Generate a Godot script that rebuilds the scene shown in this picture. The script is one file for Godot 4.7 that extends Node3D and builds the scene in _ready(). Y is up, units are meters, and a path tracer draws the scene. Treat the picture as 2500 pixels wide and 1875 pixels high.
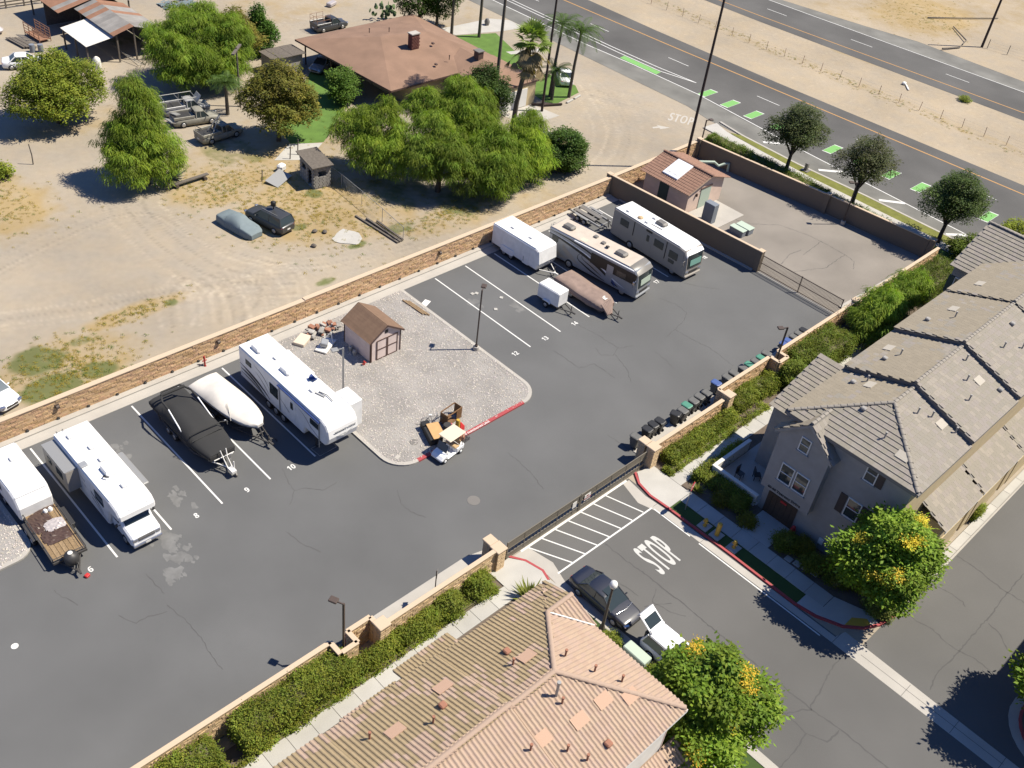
extends Node3D
# An RV storage yard seen from the air, with a farmstead, a divided road and two rows of townhouses round it.
# x runs along the yard's long walls, z across them (towards the townhouses), y is up; metres.

var R := RandomNumberGenerator.new()
var taken := {}
var M := {}
var leafs := {}
var eye := Vector3(0, 50, 0)


# ---------------------------------------------------------------- mesh building
class MB:
	var v := PackedVector3Array()
	var n := PackedVector3Array()
	var c := PackedColorArray()
	var u := PackedVector2Array()
	var col := Color(1, 1, 1)
	var t := Transform3D()

	func tn(a: Vector3, b: Vector3, d: Vector3, na: Vector3, nb: Vector3, nd: Vector3) -> void:
		v.append(t * a); v.append(t * d); v.append(t * b)
		n.append((t.basis * na).normalized()); n.append((t.basis * nd).normalized()); n.append((t.basis * nb).normalized())
		c.append(col); c.append(col); c.append(col)
		u.append(Vector2(a.x, a.z)); u.append(Vector2(d.x, d.z)); u.append(Vector2(b.x, b.z))

	func tri(a: Vector3, b: Vector3, d: Vector3) -> void:
		var q := (b - a).cross(d - a)
		if q.length_squared() < 1e-14:
			return
		q = q.normalized()
		tn(a, b, d, q, q, q)

	func quad(a: Vector3, b: Vector3, d: Vector3, e: Vector3) -> void:
		tri(a, b, d)
		tri(a, d, e)

	func box(o: Vector3, s: Vector3, turn := 0.0, pitch := 0.0, roll := 0.0) -> void:
		var keep := t
		t = t * Transform3D(Basis.from_euler(Vector3(pitch, turn, roll)), o)
		var h := s / 2.0
		quad(Vector3(-h.x, -h.y, h.z), Vector3(h.x, -h.y, h.z), Vector3(h.x, h.y, h.z), Vector3(-h.x, h.y, h.z))
		quad(Vector3(h.x, -h.y, -h.z), Vector3(-h.x, -h.y, -h.z), Vector3(-h.x, h.y, -h.z), Vector3(h.x, h.y, -h.z))
		quad(Vector3(h.x, -h.y, h.z), Vector3(h.x, -h.y, -h.z), Vector3(h.x, h.y, -h.z), Vector3(h.x, h.y, h.z))
		quad(Vector3(-h.x, -h.y, -h.z), Vector3(-h.x, -h.y, h.z), Vector3(-h.x, h.y, h.z), Vector3(-h.x, h.y, -h.z))
		quad(Vector3(-h.x, h.y, h.z), Vector3(h.x, h.y, h.z), Vector3(h.x, h.y, -h.z), Vector3(-h.x, h.y, -h.z))
		quad(Vector3(-h.x, -h.y, -h.z), Vector3(h.x, -h.y, -h.z), Vector3(h.x, -h.y, h.z), Vector3(-h.x, -h.y, h.z))
		t = keep

	func cbox(o: Vector3, s: Vector3, k: float, turn := 0.0, pitch := 0.0, roll := 0.0) -> void:
		# a box with chamfered edges
		var keep := t
		t = t * Transform3D(Basis.from_euler(Vector3(pitch, turn, roll)), o)
		var h := s / 2.0
		var rings := []
		for yy in [[-h.y, k], [-h.y + k, 0.0], [h.y - k, 0.0], [h.y, k]]:
			var e: float = yy[1]
			var x := h.x - e
			var z := h.z - e
			var m := k - e * 0.6
			rings.append(PackedVector3Array([Vector3(x - m, yy[0], z), Vector3(x, yy[0], z - m), Vector3(x, yy[0], -z + m), Vector3(x - m, yy[0], -z), Vector3(-x + m, yy[0], -z), Vector3(-x, yy[0], -z + m), Vector3(-x, yy[0], z - m), Vector3(-x + m, yy[0], z)]))
		loft(rings, true, false)
		t = keep

	func loft(rings: Array, caps := true, smooth := true, closed := true) -> void:
		# rings of equal size, wound counter-clockwise seen from the far end
		var m: int = rings[0].size()
		var nr := []
		if smooth:
			for i in rings.size():
				var row := PackedVector3Array()
				for j in m:
					var a: Vector3 = rings[min(i + 1, rings.size() - 1)][j] - rings[max(i - 1, 0)][j]
					var b: Vector3 = rings[i][(j + 1) % m] - rings[i][(j + m - 1) % m] if closed else rings[i][min(j + 1, m - 1)] - rings[i][max(j - 1, 0)]
					row.append(b.cross(a).normalized())
				nr.append(row)
		for i in rings.size() - 1:
			for j in (m if closed else m - 1):
				var k := (j + 1) % m
				if smooth:
					tn(rings[i][j], rings[i][k], rings[i + 1][k], nr[i][j], nr[i][k], nr[i + 1][k])
					tn(rings[i][j], rings[i + 1][k], rings[i + 1][j], nr[i][j], nr[i + 1][k], nr[i + 1][j])
				else:
					quad(rings[i][j], rings[i][k], rings[i + 1][k], rings[i + 1][j])
		if caps and closed:
			fan(rings[0], true)
			fan(rings[-1], false)

	func fan(ring: PackedVector3Array, back: bool) -> void:
		var o := Vector3()
		for p in ring:
			o += p
		o /= ring.size()
		for j in ring.size():
			var k := (j + 1) % ring.size()
			if back:
				tri(o, ring[k], ring[j])
			else:
				tri(o, ring[j], ring[k])

	func tube(pts: Array, r0: float, r1 := -1.0, sides := 7) -> void:
		if r1 < 0.0:
			r1 = r0
		var rings := []
		for i in pts.size():
			var d: Vector3 = (pts[min(i + 1, pts.size() - 1)] - pts[max(i - 1, 0)]).normalized()
			var a := d.cross(Vector3.UP if absf(d.y) < 0.95 else Vector3.RIGHT).normalized()
			var b := d.cross(a)
			var r := lerpf(r0, r1, float(i) / maxf(1.0, pts.size() - 1))
			var ring := PackedVector3Array()
			for k in sides:
				var w := TAU * k / sides
				ring.append(pts[i] + (a * cos(w) + b * sin(w)) * r)
			rings.append(ring)
		loft(rings)

	func lathe(o: Vector3, prof: Array, sides := 16, axis := 1) -> void:
		# prof: Vector2(radius, along the axis), listed upwards
		var rings := []
		for p in prof:
			var ring := PackedVector3Array()
			for k in sides:
				var w := -TAU * k / sides
				var q := Vector3(cos(w) * p.x, p.y, sin(w) * p.x)
				if axis == 0:
					q = Vector3(q.y, -q.x, q.z)
				elif axis == 2:
					q = Vector3(q.x, -q.z, q.y)
				ring.append(o + q)
			rings.append(ring)
		loft(rings, true, true)

	func prism(poly: PackedVector2Array, axis: int, a: float, b: float, k := 0.0) -> void:
		# a polygon swept from a to b along an axis (0: poly is z,y; 1: poly is x,z; 2: poly is x,y), edges chamfered by k
		var area := 0.0
		for i in poly.size():
			area += poly[i].cross(poly[(i + 1) % poly.size()])
		if area < 0.0:
			poly.reverse()
		var levels := [[a, 0.0], [b, 0.0]]
		if k > 0.0:
			levels = [[a, k], [a + k, 0.0], [b - k, 0.0], [b, k]]
		var rings := []
		for l in levels:
			var ring := PackedVector3Array()
			for p in shrink(poly, l[1]):
				ring.append(Vector3(l[0], p.y, p.x) if axis == 0 else Vector3(p.x, l[0], p.y) if axis == 1 else Vector3(p.x, p.y, l[0]))
			rings.append(ring)
		var flip := axis != 2
		for i in rings.size() - 1:
			for j in poly.size():
				var m := (j + 1) % poly.size()
				if flip:
					quad(rings[i][m], rings[i][j], rings[i + 1][j], rings[i + 1][m])
				else:
					quad(rings[i][j], rings[i][m], rings[i + 1][m], rings[i + 1][j])
		var ids := Geometry2D.triangulate_polygon(poly)
		for i in range(0, ids.size(), 3):
			var l: PackedVector3Array = rings[0]
			var h: PackedVector3Array = rings[-1]
			var up := Vector3(1, 0, 0) if axis == 0 else Vector3(0, 1, 0) if axis == 1 else Vector3(0, 0, 1)
			face(h[ids[i]], h[ids[i + 1]], h[ids[i + 2]], up)
			face(l[ids[i]], l[ids[i + 1]], l[ids[i + 2]], -up)

	func face(a: Vector3, b: Vector3, d: Vector3, up: Vector3) -> void:
		if (b - a).cross(d - a).dot(up) >= 0.0:
			tri(a, b, d)
		else:
			tri(a, d, b)

	func shrink(poly: PackedVector2Array, k: float) -> PackedVector2Array:
		if k == 0.0:
			return poly
		var out := PackedVector2Array()
		for i in poly.size():
			var p := poly[i]
			var d0 := (p - poly[i - 1]).normalized()
			var d1 := (poly[(i + 1) % poly.size()] - p).normalized()
			var n0 := Vector2(-d0.y, d0.x)
			var n1 := Vector2(-d1.y, d1.x)
			var b := (n0 + n1).normalized()
			out.append(p + b * k / maxf(0.4, b.dot(n1)))
		return out

	func sheet(poly: PackedVector2Array, y: float) -> void:
		var ids := Geometry2D.triangulate_polygon(poly)
		for i in range(0, ids.size(), 3):
			var q := []
			for j in 3:
				q.append(Vector3(poly[ids[i + j]].x, y, poly[ids[i + j]].y))
			face(q[0], q[1], q[2], Vector3.UP)

	func ribbon(pts: PackedVector2Array, w: float, y: float, jitter := 0.0, rng: RandomNumberGenerator = null) -> void:
		var l := []
		for i in pts.size():
			var d := (pts[min(i + 1, pts.size() - 1)] - pts[max(i - 1, 0)]).normalized()
			var s := Vector2(-d.y, d.x) * w / 2.0 * (1.0 if rng == null else rng.randf_range(1.0 - jitter, 1.0 + jitter))
			l.append([pts[i] + s, pts[i] - s])
		for i in l.size() - 1:
			var a := Vector3(l[i][0].x, y, l[i][0].y)
			var b := Vector3(l[i][1].x, y, l[i][1].y)
			var d := Vector3(l[i + 1][1].x, y, l[i + 1][1].y)
			var e := Vector3(l[i + 1][0].x, y, l[i + 1][0].y)
			face(a, b, d, Vector3.UP)
			face(a, d, e, Vector3.UP)

	func bent(pts: PackedVector2Array, w0: float, w1: float, y0: float, y1: float) -> void:
		# a kerb: a strip from w0 to w1 beside a line, with a top at y1 and sides down to y0
		var rows := []
		for i in pts.size():
			var d := (pts[min(i + 1, pts.size() - 1)] - pts[max(i - 1, 0)]).normalized()
			var s := Vector2(-d.y, d.x)
			var a := pts[i] + s * w0
			var b := pts[i] + s * w1
			rows.append([Vector3(a.x, y0, a.y), Vector3(a.x, y1, a.y), Vector3(b.x, y1, b.y), Vector3(b.x, y0, b.y)])
		for i in rows.size() - 1:
			var p: Array = rows[i]
			var q: Array = rows[i + 1]
			for j in 3:
				var mid: Vector3 = (p[j] + q[j + 1]) / 2.0
				var up: Vector3 = [p[0] - p[3], Vector3.UP, p[3] - p[0]][j]
				face(p[j], p[j + 1], q[j + 1], up)
				face(p[j], q[j + 1], q[j], up)
		for e in [[rows[0], -1], [rows[-1], 1]]:
			var w: Array = e[0]
			var d3: Vector3 = (rows[-1][0] - rows[-2][0]) if e[1] > 0 else (rows[0][0] - rows[1][0])
			face(w[0], w[1], w[2], d3)
			face(w[0], w[2], w[3], d3)

	func mesh(m: Material) -> ArrayMesh:
		var a := []
		a.resize(Mesh.ARRAY_MAX)
		a[Mesh.ARRAY_VERTEX] = v
		a[Mesh.ARRAY_NORMAL] = n
		a[Mesh.ARRAY_COLOR] = c
		a[Mesh.ARRAY_TEX_UV] = u
		var am := ArrayMesh.new()
		am.add_surface_from_arrays(Mesh.PRIMITIVE_TRIANGLES, a)
		am.surface_set_material(0, m)
		return am


# ---------------------------------------------------------------- nodes
func numbered(called: String) -> String:
	taken[called] = taken.get(called, -1) + 1
	return called if taken[called] == 0 else "%s_%03d" % [called, taken[called]]


func tag(o: Node, label: String, category: String, group := "") -> void:
	o.set_meta("label", label)
	o.set_meta("category", category)
	if group:
		o.set_meta("group", group)


func thing(called: String, label: String, category: String, at := Vector3.ZERO, turn := 0.0, group := "") -> Node3D:
	var o := Node3D.new()
	o.name = numbered(called)
	add_child(o)
	o.position = at
	o.rotation.y = turn
	tag(o, label, category, group)
	return o


func inst(called: String, m: Mesh, parent: Node, at := Transform3D()) -> MeshInstance3D:
	var o := MeshInstance3D.new()
	o.name = called
	o.mesh = m
	o.transform = at
	parent.add_child(o, true)
	return o


func part(called: String, b: MB, m: Material, parent: Node, label := "") -> MeshInstance3D:
	var o := inst(called, b.mesh(m), parent)
	if label:
		o.set_meta("label", label)
	return o


func solid(called: String, b: MB, m: Material, label: String, category: String, at := Vector3.ZERO, turn := 0.0, group := "") -> MeshInstance3D:
	var o := inst(numbered(called), b.mesh(m), self)
	o.position = at
	o.rotation.y = turn
	tag(o, label, category, group)
	return o


func struct(called: String, b: MB, m: Material) -> MeshInstance3D:
	var o := inst(numbered(called), b.mesh(m), self)
	o.set_meta("kind", "structure")
	return o


func copy(o: Node3D, at: Vector3, turn: float, label := "") -> Node3D:
	var d: Node3D = o.duplicate()
	d.name = numbered(String(o.name).rstrip("0123456789").rstrip("_"))
	add_child(d)
	d.position = at
	d.rotation.y = turn
	if label:
		d.set_meta("label", label)
	return d


func many(called: String, m: Mesh, list: Array, colors: Array, parent: Node, kind := "stuff") -> MultiMeshInstance3D:
	var mm := MultiMesh.new()
	mm.transform_format = MultiMesh.TRANSFORM_3D
	mm.use_colors = not colors.is_empty()
	mm.mesh = m
	mm.instance_count = list.size()
	for i in list.size():
		mm.set_instance_transform(i, list[i])
		if mm.use_colors:
			mm.set_instance_color(i, colors[i])
	var o := MultiMeshInstance3D.new()
	o.name = called
	o.multimesh = mm
	parent.add_child(o, true)
	if kind:
		o.set_meta("kind", kind)
	return o


func v2(a: Array) -> PackedVector2Array:
	var o := PackedVector2Array()
	for i in range(0, a.size(), 2):
		o.append(Vector2(a[i], a[i + 1]))
	return o


func arc(o: Vector2, r: float, a0: float, a1: float, k := 8) -> PackedVector2Array:
	var out := PackedVector2Array()
	for i in k + 1:
		var w := deg_to_rad(lerpf(a0, a1, float(i) / k))
		out.append(o + Vector2(cos(w), sin(w)) * r)
	return out


# ---------------------------------------------------------------- materials
func noise_tex(freq: float, lo: float, hi: float, oct := 4, seed_ := 1, cell := false, size := 512) -> NoiseTexture2D:
	var f := FastNoiseLite.new()
	f.seed = seed_
	f.frequency = freq
	f.fractal_octaves = oct
	f.noise_type = FastNoiseLite.TYPE_CELLULAR if cell else FastNoiseLite.TYPE_SIMPLEX_SMOOTH
	var g := Gradient.new()
	g.set_color(0, Color(lo, lo, lo).linear_to_srgb())
	g.set_color(1, Color(hi, hi, hi).linear_to_srgb())
	var x := NoiseTexture2D.new()
	x.width = size
	x.height = size
	x.seamless = true
	x.noise = f
	x.color_ramp = g
	return x


func normal_tex(freq: float, bump: float, seed_ := 3, cell := false) -> NoiseTexture2D:
	var f := FastNoiseLite.new()
	f.seed = seed_
	f.frequency = freq
	f.noise_type = FastNoiseLite.TYPE_CELLULAR if cell else FastNoiseLite.TYPE_SIMPLEX_SMOOTH
	var x := NoiseTexture2D.new()
	x.width = 512
	x.height = 512
	x.seamless = true
	x.noise = f
	x.as_normal_map = true
	x.bump_strength = bump
	return x


func mat(called: String, r: float, g: float, b: float, rough := 0.85, tex: Texture2D = null, scale := 0.5, metal := 0.0, world := true) -> StandardMaterial3D:
	var m := StandardMaterial3D.new()
	m.resource_name = called
	m.albedo_color = Color(r, g, b).linear_to_srgb()
	m.roughness = rough
	m.metallic = metal
	m.vertex_color_use_as_albedo = true
	if tex:
		m.albedo_texture = tex
		m.uv1_triplanar = true
		m.uv1_world_triplanar = world
		m.uv1_scale = Vector3.ONE * scale
	M[called] = m
	return m


func detail(m: StandardMaterial3D, tex: Texture2D, scale: float) -> void:
	m.detail_enabled = true
	m.detail_albedo = tex
	m.detail_blend_mode = BaseMaterial3D.BLEND_MODE_MUL
	m.detail_uv_layer = BaseMaterial3D.DETAIL_UV_2
	m.uv2_triplanar = true
	m.uv2_world_triplanar = true
	m.uv2_scale = Vector3.ONE * scale


func bumps(m: StandardMaterial3D, tex: Texture2D, strength: float) -> void:
	m.normal_enabled = true
	m.normal_texture = tex
	m.normal_scale = strength


func glass(called: String, r: float, g: float, b: float) -> void:
	var m := mat(called, r, g, b, 0.06)
	m.metallic_specular = 0.6


func materials() -> void:
	var fine := noise_tex(0.09, 0.72, 1.0, 3, 2)
	var coarse := noise_tex(0.012, 0.7, 1.0, 4, 5)
	var grit := noise_tex(0.25, 0.55, 1.0, 2, 8)
	var soft := noise_tex(0.006, 0.86, 1.0, 3, 9)
	var blotch := noise_tex(0.008, 0.76, 1.0, 6, 31, false, 1024)
	var pebble := noise_tex(0.11, 0.5, 1.0, 1, 4, true)
	var streak := noise_tex(0.02, 0.6, 1.0, 5, 12)
	M.fine = fine; M.coarse = coarse; M.grit = grit; M.softtex = soft; M.streak = streak
	var bump_fine := normal_tex(0.15, 6.0)
	var bump_mid := normal_tex(0.05, 10.0, 6)
	var bump_peb := normal_tex(0.12, 14.0, 4, true)
	var m: StandardMaterial3D
	m = mat("asphalt", 0.147, 0.149, 0.15, 0.92, blotch, 0.012); detail(m, grit, 0.9)
	m = mat("asphalt_dusty", 0.3, 0.27, 0.235, 0.95, coarse, 0.02); detail(m, grit, 0.7)
	m = mat("asphalt_street", 0.15, 0.147, 0.141, 0.92, coarse, 0.012); detail(m, grit, 0.9)
	m = mat("asphalt_road", 0.135, 0.132, 0.126, 0.92, streak, 0.008); detail(m, grit, 0.4)
	mat("asphalt_shoulder", 0.185, 0.182, 0.166, 0.95, streak, 0.02)
	mat("tar", 0.062, 0.061, 0.06, 0.85)
	mat("stain", 0.163, 0.163, 0.16, 0.95, coarse, 0.2)
	m = mat("concrete", 0.44, 0.415, 0.375, 0.9, soft, 0.13); detail(m, fine, 0.5)
	m = mat("sidewalk", 0.47, 0.455, 0.42, 0.9, soft, 0.13); detail(m, fine, 0.5)
	m = mat("gravel", 0.56, 0.53, 0.495, 0.95, pebble, 0.9); detail(m, coarse, 0.05); bumps(m, bump_peb, 0.8)
	mat("paint_white", 0.66, 0.66, 0.64, 0.7, fine, 0.9)
	mat("paint_stop", 0.5, 0.5, 0.48, 0.8, fine, 0.4)
	mat("patch_clay", 0.47, 0.31, 0.22, 0.9, fine, 0.5)
	mat("patch_grey", 0.43, 0.395, 0.335, 0.9, fine, 0.5)
	mat("paint_worn", 0.5, 0.47, 0.42, 0.9, grit, 0.2)
	mat("paint_orange", 0.42, 0.24, 0.09, 0.8, fine, 0.3)
	mat("paint_green", 0.17, 0.40, 0.11, 0.8, fine, 0.3)
	mat("paint_red", 0.36, 0.055, 0.06, 0.7, fine, 0.6)
	mat("paint_yellow", 0.55, 0.35, 0.05, 0.55, fine, 0.9)
	m = mat("block", 0.6, 0.4, 0.235, 0.95, fine, 0.8); bumps(m, bump_fine, 0.8)
	m = mat("block_pale", 0.62, 0.455, 0.275, 0.95, fine, 0.8); bumps(m, bump_fine, 0.8)
	mat("mortar", 0.5, 0.345, 0.2, 0.95)
	mat("wall_plain", 0.19, 0.15, 0.11, 0.95, fine, 0.5)
	mat("wall_cap", 0.55, 0.43, 0.31, 0.9, fine, 0.6)
	mat("stucco_grey", 0.29, 0.28, 0.265, 0.95, soft, 0.3)
	mat("stucco_cream", 0.47, 0.38, 0.23, 0.95, soft, 0.3)
	mat("stucco_pink", 0.62, 0.48, 0.4, 0.95, soft, 0.3)
	mat("stucco_white", 0.62, 0.60, 0.55, 0.95, soft, 0.3)
	mat("trim_white", 0.62, 0.61, 0.58, 0.6)
	mat("shutter", 0.055, 0.04, 0.035, 0.7)
	mat("shutter_green", 0.03, 0.055, 0.05, 0.7)
	mat("door_wood", 0.085, 0.055, 0.035, 0.6, streak, 0.6, 0.0, false)
	glass("glass", 0.03, 0.04, 0.042)
	glass("glass_blue", 0.06, 0.085, 0.11)
	glass("glass_green", 0.16, 0.33, 0.28)
	m = mat("tile_grey", 0.275, 0.25, 0.215, 0.9, fine, 0.5)
	m = mat("tile_clay", 0.4, 0.295, 0.225, 0.9, fine, 0.5)
	m = mat("tile_red", 0.27, 0.155, 0.11, 0.85, fine, 0.5)
	mat("under_grey", 0.17, 0.16, 0.15, 0.95)
	mat("under_clay", 0.24, 0.17, 0.12, 0.95)
	m = mat("shingle", 0.33, 0.205, 0.14, 0.95, coarse, 0.05); detail(m, grit, 0.7)
	mat("shingle_shed", 0.2, 0.125, 0.08, 0.95, coarse, 0.3)
	mat("brick", 0.13, 0.045, 0.035, 0.9, fine, 0.8)
	mat("shed_wall", 0.64, 0.53, 0.49, 0.85, soft, 0.4)
	mat("trim_brown", 0.085, 0.05, 0.04, 0.7)
	mat("white_paint", 0.74, 0.74, 0.73, 0.35, soft, 0.4, 0.0, false)
	mat("white_gloss", 0.72, 0.73, 0.74, 0.2)
	mat("roof_membrane", 0.70, 0.70, 0.69, 0.7, soft, 0.3, 0.0, false)
	mat("roof_tan", 0.47, 0.41, 0.345, 0.8, soft, 0.3, 0.0, false)
	mat("rv_grey", 0.16, 0.15, 0.135, 0.35)
	mat("rv_beige", 0.31, 0.285, 0.25, 0.3)
	mat("rv_silver", 0.30, 0.31, 0.32, 0.3, null, 1.0, 0.2)
	mat("rv_black", 0.012, 0.012, 0.012, 0.4)
	mat("blue_stripe", 0.035, 0.06, 0.18, 0.4)
	mat("black", 0.012, 0.012, 0.012, 0.6)
	mat("plastic_dark", 0.035, 0.034, 0.034, 0.5)
	mat("rubber", 0.016, 0.016, 0.016, 0.85)
	mat("rim", 0.42, 0.42, 0.42, 0.35, null, 1.0, 0.6)
	mat("chrome", 0.55, 0.55, 0.56, 0.2, null, 1.0, 0.9)
	mat("galvanised", 0.36, 0.36, 0.35, 0.5, fine, 0.9, 0.4)
	mat("steel_dark", 0.05, 0.047, 0.045, 0.55)
	mat("bronze", 0.07, 0.05, 0.04, 0.5)
	mat("fence_grey", 0.13, 0.115, 0.09, 0.7)
	mat("canvas_black", 0.028, 0.028, 0.028, 0.92, fine, 0.6, 0.0, false)
	mat("canvas_grey", 0.58, 0.55, 0.5, 0.95, soft, 0.5, 0.0, false)
	mat("canvas_blue", 0.16, 0.20, 0.215, 0.85, soft, 0.5, 0.0, false)
	mat("canvas_brown", 0.25, 0.18, 0.15, 0.85, coarse, 0.2, 0.0, false)
	mat("tarp", 0.075, 0.045, 0.035, 0.4, fine, 0.6, 0.0, false)
	mat("tarp_silver", 0.36, 0.33, 0.33, 0.35)
	mat("plank", 0.30, 0.21, 0.12, 0.9, streak, 0.5, 0.0, false)
	mat("wood", 0.20, 0.105, 0.042, 0.75, streak, 0.6, 0.0, false)
	mat("wood_grey", 0.14, 0.12, 0.10, 0.95, streak, 0.3, 0.0, false)
	mat("pole_wood", 0.055, 0.037, 0.03, 0.95, streak, 0.3)
	mat("plywood", 0.50, 0.30, 0.13, 0.85, soft, 0.5)
	mat("tin", 0.34, 0.32, 0.29, 0.6, streak, 0.06, 0.2)
	mat("rust", 0.27, 0.14, 0.085, 0.9, coarse, 0.2)
	mat("navy", 0.006, 0.008, 0.018, 0.1)
	M.navy.clearcoat_enabled = true
	mat("suv_grey", 0.06, 0.063, 0.067, 0.3, null, 1.0, 0.3)
	mat("silver", 0.42, 0.42, 0.42, 0.35, coarse, 0.3, 0.2, false)
	mat("silver_dull", 0.27, 0.26, 0.22, 0.6, coarse, 0.3, 0.1, false)
	mat("cart_cream", 0.55, 0.47, 0.37, 0.6)
	mat("vinyl_tan", 0.40, 0.28, 0.15, 0.6)
	mat("bin_grey", 0.105, 0.105, 0.10, 0.6, soft, 0.9, 0.0, false)
	mat("bin_black", 0.02, 0.02, 0.02, 0.45)
	mat("bin_green", 0.06, 0.20, 0.14, 0.5)
	mat("bin_blue", 0.05, 0.09, 0.25, 0.5)
	mat("sign_red", 0.45, 0.03, 0.03, 0.5)
	mat("pink", 0.55, 0.09, 0.17, 0.5)
	mat("utility_green", 0.36, 0.43, 0.36, 0.7)
	mat("dark_soil", 0.13, 0.10, 0.075, 0.98, coarse, 0.3)
	m = mat("lawn", 0.13, 0.24, 0.04, 0.98, coarse, 0.1); detail(m, grit, 0.5)
	m = mat("lawn_dry", 0.21, 0.22, 0.045, 0.98, coarse, 0.15); detail(m, grit, 0.5)
	m = mat("lawn_dark", 0.06, 0.11, 0.022, 0.98, coarse, 0.1); detail(m, grit, 0.5)
	mat("bark", 0.10, 0.075, 0.055, 0.95, streak, 0.4)
	mat("palm_trunk", 0.13, 0.11, 0.085, 0.95, streak, 0.4)
	mat("red_tool", 0.35, 0.03, 0.025, 0.5)
	mat("globe", 0.75, 0.75, 0.72, 0.15)
	mat("terracotta", 0.32, 0.15, 0.095, 0.9, fine, 0.8, 0.0, false)
	mat("hut_block", 0.30, 0.285, 0.26, 0.95, coarse, 0.3)
	mat("cactus", 0.11, 0.17, 0.07, 0.8)
	mat("solar_white", 0.66, 0.68, 0.72, 0.4)
	mat("cabinet_grey", 0.17, 0.19, 0.22, 0.5)
	mat("orange_lid", 0.5, 0.2, 0.06, 0.8)
	mat("core", 0.11, 0.1, 0.05, 1.0)


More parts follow.
